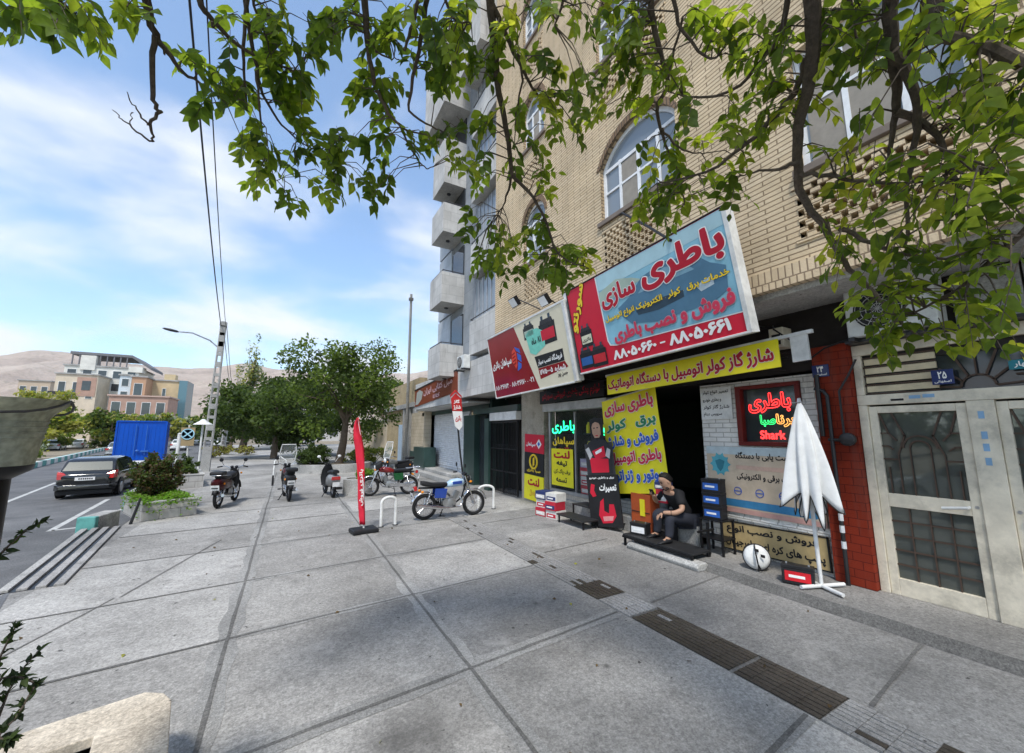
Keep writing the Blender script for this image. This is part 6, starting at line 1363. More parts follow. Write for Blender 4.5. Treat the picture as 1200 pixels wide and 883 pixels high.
# ---------------------------------------------------------------- vehicles
def make_car(name, label, loc, rz, paint, kind='hatch', s=1., group='cars on the road', detail=True):
    r = thing(name, label, 'car', loc, rz, group); r.scale = (s, s, s); L = 3.9 if kind == 'hatch' else 4.3; gl = M['glass']
    # x forward, y left; rings of the body along x
    def ring(x, w, z0, zs, bulge=.03): return [(x, -w + .06, z0), (x, -w, z0 + .1), (x, -w - bulge * .3, (z0 + zs) / 2), (x, -w + .03, zs), (x, -w + .16, zs + .03), (x, w - .16, zs + .03), (x, w - .03, zs), (x, w + bulge * .3, (z0 + zs) / 2), (x, w, z0 + .1), (x, w - .06, z0)]
    h = L / 2
    st = [(-h, .62, .38, .78), (-h + .06, .74, .3, .88), (-h + .25, .8, .26, .93), (-h + .9, .82, .2, .93), (0, .83, .2, .92), (h - 1.15, .82, .2, .92), (h - .8, .81, .2, .88), (h - .3, .77, .24, .76), (h - .06, .68, .3, .66), (h, .56, .36, .56)]
    if kind == 'sedan': st[0:3] = [(-h, .62, .4, .86), (-h + .06, .74, .3, .94), (-h + .3, .8, .26, .97)]
    b = MB(); b.loft([ring(*q) for q in st]); body = b.build('body', paint, r, smooth=True, sub=1)
    if kind == 'hatch': g = [(-h + .12, .7, .9, .94), (-h + .42, .64, .9, 1.34), (-h + .62, .62, .9, 1.42), (-.2, .62, .9, 1.46), (.35, .6, .9, 1.4), (h - .95, .7, .88, .93)]
    else: g = [(-h + .55, .7, .93, .97), (-h + 1.05, .62, .9, 1.36), (-.1, .62, .9, 1.43), (.4, .6, .9, 1.37), (h - .95, .7, .88, .93)]
    def gr(x, w, z0, z1): return [(x, -.76, z0), (x, -w - .02, z1 - .04), (x, -w + .1, z1), (x, w - .1, z1), (x, w + .02, z1 - .04), (x, .76, z0)]
    b = MB(); b.loft([gr(*q) for q in g]); b.build('roof', paint, r, smooth=True)
    def side(x0, x1, x2, x3, z0, z1):
        for s_ in (-1, 1):
            b = MB(); yy = lambda z: s_ * (.765 - .125 * (z - .9) / .5); b.add([(x0, yy(z0) + s_ * .004, z0), (x1, yy(z0) + s_ * .004, z0), (x2, yy(z1) + s_ * .006, z1), (x3, yy(z1) + s_ * .006, z1)], [(0, 1, 2, 3)]); b.build('window', gl, r)
    xb = g[1][0]; side(-.08 - h * .45 + (.2 if kind == 'hatch' else .3), .0, .0, xb + .35, .97, 1.34); side(.06, h - 1.12, .42, .06, .97, 1.34)
    a, c = (g[0], g[1]); b = MB(); k0, k1 = .12, .86
    P = lambda t, s_, lf=.012: (a[0] + (c[0] - a[0]) * t - lf, s_ * (.7 - .1 * t - .04), a[3] + (c[3] - a[3]) * t + lf * .6)
    b.add([P(k0, -1), P(k0, 1), P(k1, 1), P(k1, -1)], [(0, 1, 2, 3)]); rw = b.build('rear_window', mat('rear_glass', (.07, .085, .08), .3), r)
    a2, c2 = g[-1], g[-2]; b = MB(); P2 = lambda t, s_, lf=.012: (a2[0] + (c2[0] - a2[0]) * t + lf, s_ * (.7 - .1 * t - .04), a2[3] + (c2[3] - a2[3]) * t + lf * .6)
    b.add([P2(.1, -1), P2(.1, 1), P2(.88, 1), P2(.88, -1)], [(0, 1, 2, 3)]); b.build('windscreen', gl, r)
    for x in (-h + .72, h - .78):
        for s_ in (-1, 1):
            b = MB(); b.lathe([(.2, -.09), (.29, -.085), (.305, -.05), (.305, .05), (.29, .085), (.2, .09)], (x, s_ * .745, .305), (0, 1, 0), 24); w = b.build('wheel', M['rubber'], r, smooth=True)
            b = MB(); b.lathe([(.205, 0), (.19, .02), (.06, .01), (.001, .025)], (x, s_ * .83, .305), (0, s_, 0), 20)
            b.build('rim', M['steel'], w, smooth=True)
            b = MB(); b.lathe([(.35, 0), (.001, .002)], (x, s_ * .832, .33), (0, s_, 0), 24); b.v = [v for v in b.v]
            b.build('wheel_arch', M['black_plastic'], body)
    for s_ in (-1, 1):
        b = MB(); x = -h + .02
        if kind == 'hatch': b.loft([[(x + .02, s_ * .5, .72), (x + .0, s_ * .72, .7), (x + .17, s_ * .79, .72)], [(x + .03, s_ * .52, .86), (x + .02, s_ * .74, .88), (x + .2, s_ * .8, .93)], [(x + .09, s_ * .6, .93), (x + .08, s_ * .74, .97), (x + .2, s_ * .78, .99)]], cap=True)
        else: b.box(x - .03, x + .06, s_ * .72 - .14, s_ * .72 + .08, .7, .86)
        b.build('tail_light', M['red_lens'], r, smooth=False)
        b = MB(); b.obox((h - .1, s_ * .58, .66), ((1, -.35 * s_, 0), (.35 * s_, 1, 0), (0, 0, 1)), (.06, .15, .06)); b.build('headlight', M['lamp_lens'], r, bev=.02)
        b = MB(); b.ball((h - 1.3, s_ * .9, 1.0), (.06, .09, .06), 10); b.build('mirror', paint, r, smooth=True)
        if detail:
            b = MB(); b.box(.3, .42, s_ * .835 - .015, s_ * .835 + .015, .82, .84); b.box(-.62, -.5, s_ * .835 - .015, s_ * .835 + .015, .82, .84); b.build('door_handle', M['black_plastic'], r)
    b = MB(); b.loft([[(-h - .05, -.66, .33), (-h - .06, .66, .33), (-h - .05, .66, .5), (-h - .06, -.66, .5)], [(-h + .14, -.81, .3), (-h + .14, .81, .3), (-h + .14, .81, .52), (-h + .14, -.81, .52)]]); bp = b.build('bumper', paint, r, bev=.03)
    b = MB(); b.box(-h - .072, -h - .06, -.66, .66, .46, .475); b.build('bumper_trim', M['chrome'], bp)
    b = MB(); b.box(-h - .045, -h - .02, -.26, .26, .655, .77); pl = b.build('number_plate', M['plate'], r); b = MB()
    for k in range(7): b.box(-h - .048, -h - .045, -.2 + .055 * k, -.165 + .055 * k, .685, .74)
    b.build('plate_digits', M['ink'], pl)
    b = MB(); b.obox((-h + .1, 0, .86), ((.4, 0, 1), (0, 1, 0), (-1, 0, .4)), (.03, .03, .012)); b.build('badge', M['chrome'], r)
    b = MB(); b.tube([(-h + .22, .1, 1.0), (-h + .27, -.3, 1.03)], .008, 5); b.build('wiper', M['black_plastic'], rw); b = MB(); b.box(-h + .05, h - .2, -.72, .72, .16, .3); b.build('underbody', M['black_plastic'], r)
    return r
cblack = mat('car_black', (.012, .013, .015), .16, coat=1, var=.05); csil = mat('car_silver', (.38, .39, .4), .25, .5, coat=.8, var=.05); cwht = mat('car_white', (.72, .72, .71), .25, coat=.8, var=.04); cgrn = mat('car_olive', (.09, .11, .07), .3, coat=.5)
RZ = PI / 2
p = (G(76, 583, -.25) + G(139, 580, -.25)) / 2
make_car('parked_car', 'black hatchback with lit glossy paint and white plate parked behind the blue truck', (p.x - .12, p.y + 1.15, -.25), RZ + R(3), cblack, 'hatch', .97)
make_car('car', 'silver car half hidden behind the blue truck box', (-14.0, 52, -.25), RZ + R(10), csil, 'sedan')
make_car('parked_car', 'white sedan parked on the near lane behind the photographer, seen in the door glass', (-5.2, 3.6, -.25), RZ, cwht, 'sedan')
for i, (px, py, rz, pt, kd, t) in enumerate(((62, 529, 100, cwht, 'sedan', 'white car parked in front of the bushes across the road'), (90, 527, 100, cwht, 'sedan', 'second white car parked under the yellow green trees across the road'), (210, 528, 97, cwht, 'sedan', 'white car right of the blue truck box'), (232, 522, 97, csil, 'sedan', 'grey car behind the no stopping sign'), (254, 524, 97, cwht, 'hatch', 'white hatchback between the leaning pole and the slim pole'), (266, 522, 97, cblack, 'hatch', 'dark car next to the slim pole'), (325, 522, 10, cgrn, 'hatch', 'olive car parked under the dense trees up the pavement'), (358, 521, 60, cwht, 'hatch', 'white hatchback beside the dense trees up the pavement'), (243, 518, 97, csil, 'sedan', 'far grey car beyond the white ones'), (225, 517, 97, cwht, 'sedan', 'far white car behind the sign post'))):
    q = G(px, py, -.25 if px < 300 else .02); make_car('car', t, (q.x, q.y, -.25 if px < 300 else .02), R(rz), pt, kd, detail=False)
def truck():
    q = atY(167, 549, 33); r = thing('truck', 'small truck with a tall bright blue cargo box standing at the kerb', 'truck', (-8.0, 33, -.28), RZ + R(9)); bl = mat('truck_blue', (.005, .09, .52), .35, var=.1, scale=2, dirt=.12)
    b = MB(); W, z0, z1, L = 1.14, .62, 3.02, 3.4; b.box(0, L, -W, W, z0, z1)
    for k in range(11): y = -W + 2 * W * (k + .5) / 11; b.box(-.014, 0.002, y - .03, y + .03, z0 + .05, z1 - .05)
    for k in range(16): x = L * (k + .5) / 16; b.box(x - .06, x + .06, -W - .03, -W + .002, z0 + .05, z1 - .05); b.box(x - .06, x + .06, W - .002, W + .03, z0 + .05, z1 - .05)
    for y in (-W, W): b.box(-.045, .04, y - .04, y + .04, z0, z1)
    b.box(-.045, .04, -W, W, z1 - .05, z1 + .03); b.build('cargo_box', bl, r)
    b = MB(); b.cyl((-.09, .25, z0 + .3), (-.09, .25, z1 - .2), .018, 6); b.cyl((-.09, -.25, z0 + .3), (-.09, -.25, z1 - .2), .018, 6); b.box(-.12, -.05, -.4, -.05, z0 + .5, z0 + .6); b.ball((-.1, .1, z0 + .58), (.05, .09, .07), 8); b.build('door_bolt', mat('bolt_blue', (.05, .16, .5), .4), r)
    b = MB(); b.box(L + .1, L + 1.5, -.85, .85, .5, 1.2); b.loft([[(L + .15, -.8, 1.2), (L + 1.2, -.8, 1.2), (L + 1.2, .8, 1.2), (L + .15, .8, 1.2)], [(L + .2, -.7, 1.8), (L + .85, -.7, 1.8), (L + .85, .7, 1.8), (L + .2, .7, 1.8)]]); b.build('cab', bl, r, bev=.05)
    b = MB(); b.box(-.1, L + 1.4, -.4, .4, .4, .6); b.box(-.14, -.06, -.95, .95, .42, .56); b.build('chassis', M['plate'], r)
    for x in (.8, L + .9):
        for s in (-1, 1): b = MB(); b.lathe([(.2, -.1), (.33, -.09), (.345, 0), (.33, .09), (.2, .1)], (x, s * .75, .345), (0, 1, 0), 20); w = b.build('wheel', M['rubber'], r, smooth=True); b = MB(); b.lathe([(.2, 0), (.1, .03), (.001, .03)], (x, s * .86, .345), (0, s, 0), 14); b.build('rim', M['steel'], w)
    for s in (-1, 1): b = MB(); b.box(-.16, -.13, s * .8 - .12, s * .8 + .12, .44, .54); b.build('tail_light', M['red_lens'], r)
    b = MB(); b.box(-.16, -.145, -.25, .25, .44, .55); b.build('number_plate', M['plate'], r)
truck()

# ---------------------------------------------------------------- poles, lamp, sign, wires
r = thing('utility_pole', 'leaning lattice concrete utility pole with a street lamp arm', 'pole', (-3.75, 26.4, 0)); A_, B_ = Vector((-4.5, 26.4, 0)), Vector((-3.57, 26.4, 8.05)); B_ = atY(262, 380, 26.4); A_ = atY(240, 552, 26.4); A_.z = 0
b = MB(); d = B_ - A_; un = Vector((1, 0, -d.x / d.z)).normalized(); n = 14
for s in (-1, 1): b.tube([A_ + un * .17 * s, B_ + un * .1 * s], [.06, .05], 6)
for i in range(n + 1):
    t = i / n; c = A_ + d * t; w = .17 - .07 * t; b.obox(c, (un, d, (0, 1, 0)), (w, .08 if i % 2 else .14, .06))
b.obox(A_ + d * .08, (un, d, (0, 1, 0)), (.19, .65, .08)); b.obox(A_ + d * .9, (un, d, (0, 1, 0)), (.11, .8, .06)); b.obox(B_, (un, d, (0, 1, 0)), (.16, .1, .1)); b.build('shaft', M['kerb'], r, world=True)
b = MB(); a0 = A_ + d * .82; tip = atY(200, 388, 26.0); b.tube([a0, a0 + Vector((-.5, 0, .45)), tip + Vector((.9, 0, .0)), tip], .035, 8); arm = b.build('lamp_arm', M['steel'], r, world=True, smooth=True)
b = MB(); b.lathe([(.03, -.1), (.1, 0), (.12, .25), (.09, .5), (.02, .6)], tip + Vector((.25, 0, 0)), (-1, 0, .18), 12, sy=.6); b.build('lamp_head', M['dark_metal'], arm, world=True, smooth=True)
r2 = thing('power_cable', 'pair of overhead power cables rising from the leaning pole', 'cable', (-2, 12, 8))
for (px, py, yy, px2, off, rad) in ((222, 0, 7.5, 0, -.12, .02), (242, 0, 7.8, 0, .1, .013)):
    q = atY(px, py, yy); e = B_ + Vector((off, 0, -.05)); P = []; dirn = (q - e)
    for i in range(15): t = i / 10; p = e + dirn * t; p = p + Vector((0, 0, -.9 * t * (1 - t) if t < 1 else .6 * (t - 1))); P.append(p)
    b = MB(); b.tube(P, rad, 6); b.build('cable', M['black_plastic'], r2, world=True)
b = MB(); q = B_ + Vector((0, 0, -.1)); 
for o_ in (0, .15): b.tube([q + Vector((o_, 0, 0)), (q + atY(272, 458, 52)) / 2 + Vector((o_, 0, -.6)), atY(272, 458, 52) + Vector((o_, 0, 0))], .018, 5)
b.build('cable', M['black_plastic'], r2, world=True)
def slim_pole(base, top, r0, label, holes=True):
    r = thing('utility_pole', label, 'pole', base); b = MB(); b.tube([base, top], [r0, r0 * .7], 8); b.build('shaft', M['kerb'], r, world=True, smooth=True); d = Vector(top) - Vector(base); b = MB()
    if holes:
        for i in range(12): c = Vector(base) + d * (.15 + .06 * i); b.obox(c + Vector((0, -r0 * .95, 0)), ((1, 0, 0), (0, 1, 0), (0, 0, 1)), (r0 * .4, .02, .14))
    else: b.obox(Vector(top) - d * .03, ((1, 0, 0), (0, 1, 0), (0, 0, 1)), (r0 * 1.1, r0 * 1.1, .08))
    b.build('recess' if holes else 'cap', M['joint'], r, world=True)
slim_pole((-6.0, 52, 0), tuple(atY(272, 457, 52)), .26, 'slim pale pole with a row of holes beside the dense trees'); slim_pole((7.0, 27, 0), tuple(atY(482, 345, 24.9)), .115, 'tall bare wooden pole behind the low brown house', False)
r = thing('traffic_sign', 'blue no stopping sign on a yellowish backing plate at the planters', 'sign', (-3.62, 21, 0)); b = MB(); b.cyl((-3.55, 21, 0), (-3.62, 21, 2.35), .03, 8); b.build('post', M['white_paint'], r, world=True); b = MB(); b.box(-3.86, -3.4, 20.93, 20.96, 1.5, 2.25); b.build('backing', mat('backing_tan', (.36, .27, .15), .5), r, world=True); b = MB(); b.lathe([(.22, 0), (.22, .004), (.001, .005)], (-3.63, 20.928, 1.98), (0, -1, 0), 24); f = b.build('face', mat('sign_blue', (.03, .3, .65), .35), r, world=True)
b = MB(); b.lathe([(.225, .006), (.225, .0), (.19, .0), (.19, .006)], (-3.63, 20.912, 1.98), (0, -1, 0), 24); b.bar((-3.78, 20.905, 2.12), (-3.48, 20.905, 1.84), .012, .04, None); b.bar((-3.78, 20.9, 1.84), (-3.48, 20.9, 2.12), .012, .04, None); b.build('cross_mark', mat('sign_pale_blue', (.4, .7, .85), .35), f, world=True)
b = MB(); b.lathe([(.38, 0), (.15, .15), (.05, .25)], (-3.4, 22.5, 2.4), (0, 0, 1), 16); b.cyl((-3.4, 22.5, 0), (-3.4, 22.5, 2.46), .04, 8); o = b.build('cap_lamp', M['white_paint'], smooth=True); tag(o, 'white cone topped garden lamp behind the no stopping sign', 'lamp')
b = MB(); b.tube([(-3.72, 20, 0), (-3.72, 20, 2.0)], .06, 8); b.lathe([(.07, 2.0), (.001, 2.04)], (-3.72, 20, 0), (0, 0, 1), 8); o = b.build('bollard_post', M['white_paint'], smooth=True); tag(o, 'plain white post left of the no stopping sign', 'post')
b = MB(); b.tube([(-3.0, 12.25, -.2), (-2.85, 12.3, .55)], [.035, .025], 6); b.tube([(-3.2, 12.25, -.3), (-3.0, 12.25, -.18)], .03, 6); o = b.build('stake', M['dark_metal']); tag(o, 'short dark iron stake in the gutter before the stone planter', 'stake')

# lantern on a black post beside the camera
r = thing('garden_lantern', 'weathered translucent lantern bowl on a black post at the left edge', 'lamp', (atR(-15, 500, 2.4).x, atR(-15, 500, 2.4).y, 0)); c = atR(-15, 500, 2.4); c.z = 0; lg = leafmat('lantern_plastic', (.36, .37, .3), .35, (.36, .34, .22), .45)
b = MB(); b.lathe([(.1, 1.925), (.128, 1.93), (.135, 2.0), (.148, 2.1), (.158, 2.118), (.2, 2.16), (.207, 2.172), (.2, 2.172), (.15, 2.118), (.14, 2.1), (.127, 2.0), (.12, 1.94)], c, (0, 0, 1), 28, lg, caps=False); lo_ = b.build('bowl', lg, r, world=True, smooth=True)
b = MB()
for z in (2.03, 2.05, 2.07, 2.088): b.torus(c + Vector((0, 0, z)), (0, 0, 1), .135 + (z - 2.0) * .13, .004, 28, 5)
b.build('bowl_rib', lg, lo_, world=True)
b = MB(); b.lathe([(.06, 1.87), (.085, 1.885), (.125, 1.91), (.13, 1.929), (.06, 1.93)], c, (0, 0, 1), 24); b.build('holder', M['black_plastic'], r, world=True, smooth=True)
b = MB(); b.tube([c + Vector((0, 0, -.1)), c + Vector((0, 0, 1.88))], [.085, .077], 16); b.build('post', M['black_metal'], r, world=True, smooth=True)
b = MB(); b.tube([c + Vector((.205 * math.cos(a), .205 * math.sin(a), 2.17 - .05 * abs(math.sin(a * 1.5)))) for a in [2 * PI * k / 24 for k in range(25)]], .005, 5); b.build('wire', M['dark_metal'], r, world=True)
# stone tree pit edging by the camera
r = thing('tree_pit', 'pale stone coping round a dark tree pit at the bottom left', 'planter', (-1.0, 2.9, 0)); P = [G(0, 868, .4), G(60, 847, .4), G(170, 811, .4), G(192, 812, .4), G(201, 820, .4), G(196, 900, .4), G(100, 900, .4), G(110, 863, .4), G(30, 890, .4), G(-40, 915, .4), G(-60, 888, .4)]
b = MB(); b.add([(p.x, p.y, p.z) for p in P] + [(p.x, p.y, .345) for p in P], [tuple(range(11)), tuple(range(21, 10, -1))] + [(i, (i + 1) % 11, (i + 1) % 11 + 11, i + 11) for i in range(11)]); b.build('coping', M['marble'], r, world=True, bev=.006)
q = [G(5, 872, .4), G(188, 818, .4), G(190, 900, .4), G(-40, 905, .4)]; b = MB()
def shrink(p, c, k): return c + (p - c) * k
cc = sum(q, Vector()) / 4; ring_o = [Vector((p.x, p.y, 0)) for p in q]
for i in range(4): a, e = ring_o[i], ring_o[(i + 1) % 4]; b.bar((*a.xy, .17), (*e.xy, .17), .06, .34)
b.build('wall', mat('dark_soil_pit_shade', (.03, .024, .018), .95), r, world=True); b = MB(); b.add([(p.x, p.y, .01) for p in ring_o], [(0, 1, 2, 3)]); b.build('soil', mat('dark_soil_pit_shade', (.03, .024, .018), .95), r, world=True)  # near-black soil colour also paints the pit's shade onto walls and bed
# ---------------------------------------------------------------- vegetation
LEAF_T = np.array([(0, 0, 0), (.18, .21, .05), (.42, .32, .07), (.72, .2, .03), (1.05, 0, -.14), (.72, -.2, .03), (.42, -.32, .07), (.18, -.21, .05), (.5, 0, -.01)])
LEAF_F = np.array([(i, (i + 1) % 8, 8) for i in range(8)])
def leaves_mesh(name, pos, dirs, size, mats, parent, seed=1, width=1., tmpl=LEAF_T, faces=LEAF_F, roll=None, pick=None):
    r = np.random.default_rng(seed); n = len(pos); pos = np.asarray(pos, float); d = np.asarray(dirs, float); d /= np.maximum(np.linalg.norm(d, axis=1, keepdims=True), 1e-9)
    up = r.normal(0, 1, (n, 3)) * .55 + np.array([0, 0, 1.]) if roll is None else roll
    s = np.cross(d, up); s /= np.maximum(np.linalg.norm(s, axis=1, keepdims=True), 1e-9); w = np.cross(s, d)
    sz = np.broadcast_to(size, (n,))[:, None, None] if np.ndim(size) else np.full((n, 1, 1), size)
    T = tmpl[None]; V = pos[:, None] + sz * (T[..., 0:1] * d[:, None] + T[..., 1:2] * width * s[:, None] + T[..., 2:3] * w[:, None])
    m = len(tmpl); F = (faces[None] + (np.arange(n) * m)[:, None, None]).reshape(-1, faces.shape[1])
    off = np.zeros(3); p = parent
    while p is not None: off += np.array(p.location); p = p.parent
    me = bpy.data.meshes.new(name); V = (V.reshape(-1, 3) - off)
    me.vertices.add(len(V)); me.vertices.foreach_set('co', V.ravel().astype(np.float32)); k = faces.shape[1]
    me.loops.add(F.size); me.loops.foreach_set('vertex_index', F.ravel().astype(np.int32)); me.polygons.add(len(F)); me.polygons.foreach_set('loop_start', np.arange(0, F.size, k, dtype=np.int32))
    for q in mats: me.materials.append(q)
    mi = np.repeat(pick if pick is not None else r.integers(0, len(mats), n), len(faces)); me.polygons.foreach_set('material_index', mi.astype(np.int32)); me.polygons.foreach_set('use_smooth', [True] * len(F)); me.update(calc_edges=True)
    o = bpy.data.objects.new(name, me); COL.objects.link(o); o.parent = parent; return o
SQ = np.array([(0, 0, 0), (.5, .36, .05), (1, 0, 0), (.5, -.36, .05)]); SQF = np.array([(0, 1, 2, 3)])
def crown_points(r, c, rad, n, clumps, shell=.55, gap=.0):
    c = np.array(c); rad = np.array(rad); P = []; cc = r.normal(0, 1, (clumps, 3)); cc /= np.linalg.norm(cc, axis=1, keepdims=True); cc *= (shell + (1 - shell) * r.random((clumps, 1))) ; cr = r.uniform(.16, .34, clumps)
    k = r.integers(0, clumps, n); q = r.normal(0, 1, (n, 3)); q /= np.linalg.norm(q, axis=1, keepdims=True); q *= r.random((n, 1)) ** .45
    pts = c + rad * (cc[k] + q * cr[k][:, None] * np.array([1, 1, .8])); return pts, k, c + rad * cc
def tree(label, base, c, rad, n, size, mats, clumps=40, trunk_r=.16, seed=1, group=None, name='tree', limbs=7, shell=.5, minz=None, cat='tree'):
    r = np.random.default_rng(seed); rt = thing(name, label, cat, base, 0, group); pts, k, cc = crown_points(r, c, rad, n, clumps, shell)
    if minz is not None: pts = pts[pts[:, 2] > minz]
    b = MB(); base = Vector(base); C = Vector(c); top = C + Vector((r.uniform(-.2, .2), 0, rad[2] * .3))
    mid = base.lerp(top, .45) + Vector((r.uniform(-.15, .15), r.uniform(-.15, .15), 0)); b.tube([base, base.lerp(mid, .5) + Vector((.05, 0, 0)), mid, top], [trunk_r * 1.25, trunk_r, trunk_r * .75, trunk_r * .25], 10)
    for i in range(limbs):
        e = Vector(cc[i % len(cc)]); s = mid.lerp(top, r.uniform(-.2, .7)); m_ = s.lerp(e, .5) + Vector((0, 0, .25)); b.tube([s, m_, e], [trunk_r * .4, trunk_r * .25, trunk_r * .06], 6)
    b.build('trunk', M['trunk'], rt, world=True, smooth=True)
    d = r.normal(0, 1, (len(pts), 3)); d[:, 2] -= .35
    pick = (k[:len(pts)] * 7 % len(mats) if minz is None else r.integers(0, len(mats), len(pts))); pick = np.where(r.random(len(pts)) < .35, r.integers(0, len(mats), len(pts)), pick)
    leaves_mesh('crown', pts, d, size * r.uniform(.6, 1.3, len(pts)), mats, rt, seed + 5, tmpl=SQ, faces=SQF, pick=pick); return rt
Ld, Lm, Lb, Ly = leafmat('leaf_dark', (.045, .07, .02), .3), leafmat('leaf_mid', (.075, .11, .03), .35), leafmat('leaf_bright', (.13, .18, .04), .4), leafmat('leaf_olive', (.29, .28, .07), .4)
Lr, Lg = leafmat('leaf_reddish', (.09, .06, .03), .2), leafmat('leaf_lime', (.13, .25, .03), .4); Lw = leafmat('leaf_pale', (.3, .33, .27), .2)
# the big tree behind the three parked motorbikes
tree('round dark green tree standing in the far stone planter', (2.6, 24.5, .3), (2.7, 24.5, 4.7), (3.4, 2.8, 3.3), 12500, .19, [Lm, Lb, Lm, Ld], 80, .2, 11, limbs=16, shell=.35)
tree('broad dark tree left of the round one beyond the planter', (-.9, 37, 0), (-1.0, 38, 3.9), (4.4, 4, 3.5), 14000, .3, [Ld, Ld, Lm, Lm], 55, .22, 12, 'trees up the pavement')
tree('dense dark tree beside the slim pole', (-4.6, 55, 0), (-4.4, 56, 4.0), (4.8, 4, 4.0), 8000, .4, [Ld, Ld, Lm], 40, .25, 13, 'trees up the pavement')
tree('tree behind the parked olive car', (.8, 68, 0), (1.0, 68, 4.8), (6, 4, 4.8), 8000, .5, [Ld, Lm, Lm], 40, .3, 14, 'trees up the pavement')
tree('loose tree over the cream garden wall', (8.6, 38, 0), (7.0, 38, 4.4), (3.6, 3.6, 3.2), 7000, .28, [Lm, Ld, Lb], 36, .2, 15, 'trees up the pavement')
tree('thin poplar with sparse leaves rising behind the slim pole', (-4.6, 60, 0), (-4.5, 60, 9.6), (1.6, 1.5, 5.2), 1500, .3, [Ly, Lw, Lm], 60, .18, 16, limbs=26, shell=.2)
tree('second thin poplar with sparse leaves near the dense trees', (-6.4, 63, 0), (-6.2, 63, 6.8), (1.5, 1.5, 4.2), 800, .3, [Ly, Lw], 40, .15, 17, limbs=20, shell=.2)
xs = [(-52, 66, 4.5, 6), (-46, 72, 5, 6), (-40, 66, 6.0, 6), (-35, 62, 6.6, 6), (-29, 62, 4.6, 5), (-25.5, 68, 5.0, 5), (-21, 74, 5.2, 5.5), (-17.5, 84, 5.5, 5.5), (-14, 96, 6.5, 5), (-58, 62, 6, 6), (-66, 74, 8.5, 8), (-78, 84, 9, 9), (-24, 92, 6, 7), (-35, 92, 8.5, 8), (-48, 96, 8.5, 8), (-10.5, 108, 7.5, 5)]
names = ['bushy olive tree at the left end across the road', 'yellow green tree behind the white car across the road', 'olive tree above the gap between the white cars', 'yellow green tree left of the blue truck', 'low tree just behind the blue truck box', 'tree rising behind the left half of the truck box', 'tree rising behind the right half of the truck box', 'green tree right of the truck box below the orange building', 'pointed tree below the teal edged building', 'darker tree at the far left over the lantern', 'tall tree at the far left edge beyond the lantern bowl', 'pale distant tree by the left frame edge', 'tree in the second row below the red brick house', 'tree in the second row below the white villa', 'tall tree below the left corner of the white villa', 'distant tree between the truck and the leaning pole']
for i, (x, y, h, w) in enumerate(xs): tree(names[i], (x, y, -.1), (x, y, h * .52), (w * .72, w * .6, h * .5), 4200, .5, [[Ly, Lb, Lm], [Ly, Ly, Lb], [Lb, Lm, Ly], [Ly, Lw, Lb]][i % 4], 26, .16, 30 + i, 'trees across the road', limbs=4, shell=.35)
for i, (x, y, h, w) in enumerate(((-17, 1, 7, 6), (-16.5, 9, 6.5, 6), (-17, 17, 7, 6), (-16.5, -8, 7, 6), (-20, 25, 6, 5))): tree('green kerbside tree across the road mirrored in the door glass', (x, y, -.1), (x, y, h * .58), (w * .6, w * .55, h * .42), 3000, .4, [Lm, Lb, Ld], 30, .16, 90 + i, 'trees mirrored in the door glass', limbs=5)
def bush(label, c, rad, n, size, mats, seed, name='shrub', stems=6, base=None, clumps=30):
    r = np.random.default_rng(seed); rt = thing(name, label, 'shrub', (c[0], c[1], base if base is not None else c[2] - rad[2])); pts, k, cc = crown_points(r, c, rad, n, clumps, .4); pts = pts[pts[:, 2] > (base if base is not None else c[2] - rad[2])]
    b = MB()
    for i in range(stems): e = Vector(cc[i]); b.tube([(c[0] + .1 * math.cos(i * 2), c[1] + .1 * math.sin(i * 2), base if base is not None else c[2] - rad[2]), (e + Vector(c)) / 2 - Vector((0, 0, .1)), e], [.02, .014, .005], 5)
    b.build('stem', M['branch'], rt, world=True); d = r.normal(0, 1, (len(pts), 3)); d[:, 2] += .5; leaves_mesh('foliage', pts, d, size * r.uniform(.6, 1.3, len(pts)), mats, rt, seed, tmpl=SQ, faces=SQF); return rt
def box_planter(label, c, dims, rz, mt, name='planter'):
    r = thing(name, label, 'planter', (c[0], c[1], 0), R(rz)); w, d, h = dims; b = MB()
    for x0, x1, y0, y1 in ((-w, w, -d, -d + .09), (-w, w, d - .09, d), (-w, -w + .09, -d + .09, d - .09), (w - .09, w, -d + .09, d - .09)): b.box(x0, x1, y0, y1, -.02, h)
    b.build('wall', mt, r); b = MB()
    for x0, x1, y0, y1 in ((-w - .02, w + .02, -d - .02, -d + .12), (-w - .02, w + .02, d - .12, d + .02), (-w - .02, -w + .12, -d + .122, d - .122), (w - .12, w + .02, -d + .122, d - .122)): b.box(x0, x1, y0, y1, h + .001, h + .05)
    b.build('coping', M['kerb'], r, bev=.01); b = MB(); b.box(-w + .08, w - .08, -d + .08, d - .08, h - .12, h - .06); b.build('soil', M['earth'], r); return r
stn = brickmat('planter_block', (.46, .45, .43), (.4, .39, .37), (.22, .21, .2), bw=.4, bh=.22, msz=.008, axes='XZ', bump=.2, dirt=.5)
box_planter('stone block trough planter with trailing green plants by the gutter', (-2.75, 13.55, 0), (.52, .95, .38), 24, stn)
box_planter('second stone trough planter with a bush behind the first', (-3.35, 20.1, 0), (.45, 1.1, .45), 12, stn)
bush('big reddish green shrub in the first stone trough', (-2.95, 13.9, .85), (.52, .6, .62), 6500, .075, [Lr, Ld, Lm, Lr], 50, base=.33, clumps=90)
bush('small dark shrub in the second stone trough', (-3.4, 19.9, .75), (.42, .7, .45), 2000, .09, [Ld, Lm], 51, base=.4)
bush('dark low shrub between the two stone troughs', (-3.5, 17.0, .35), (.5, .8, .4), 2000, .09, [Lr, Ld, Lm], 57, base=.0)
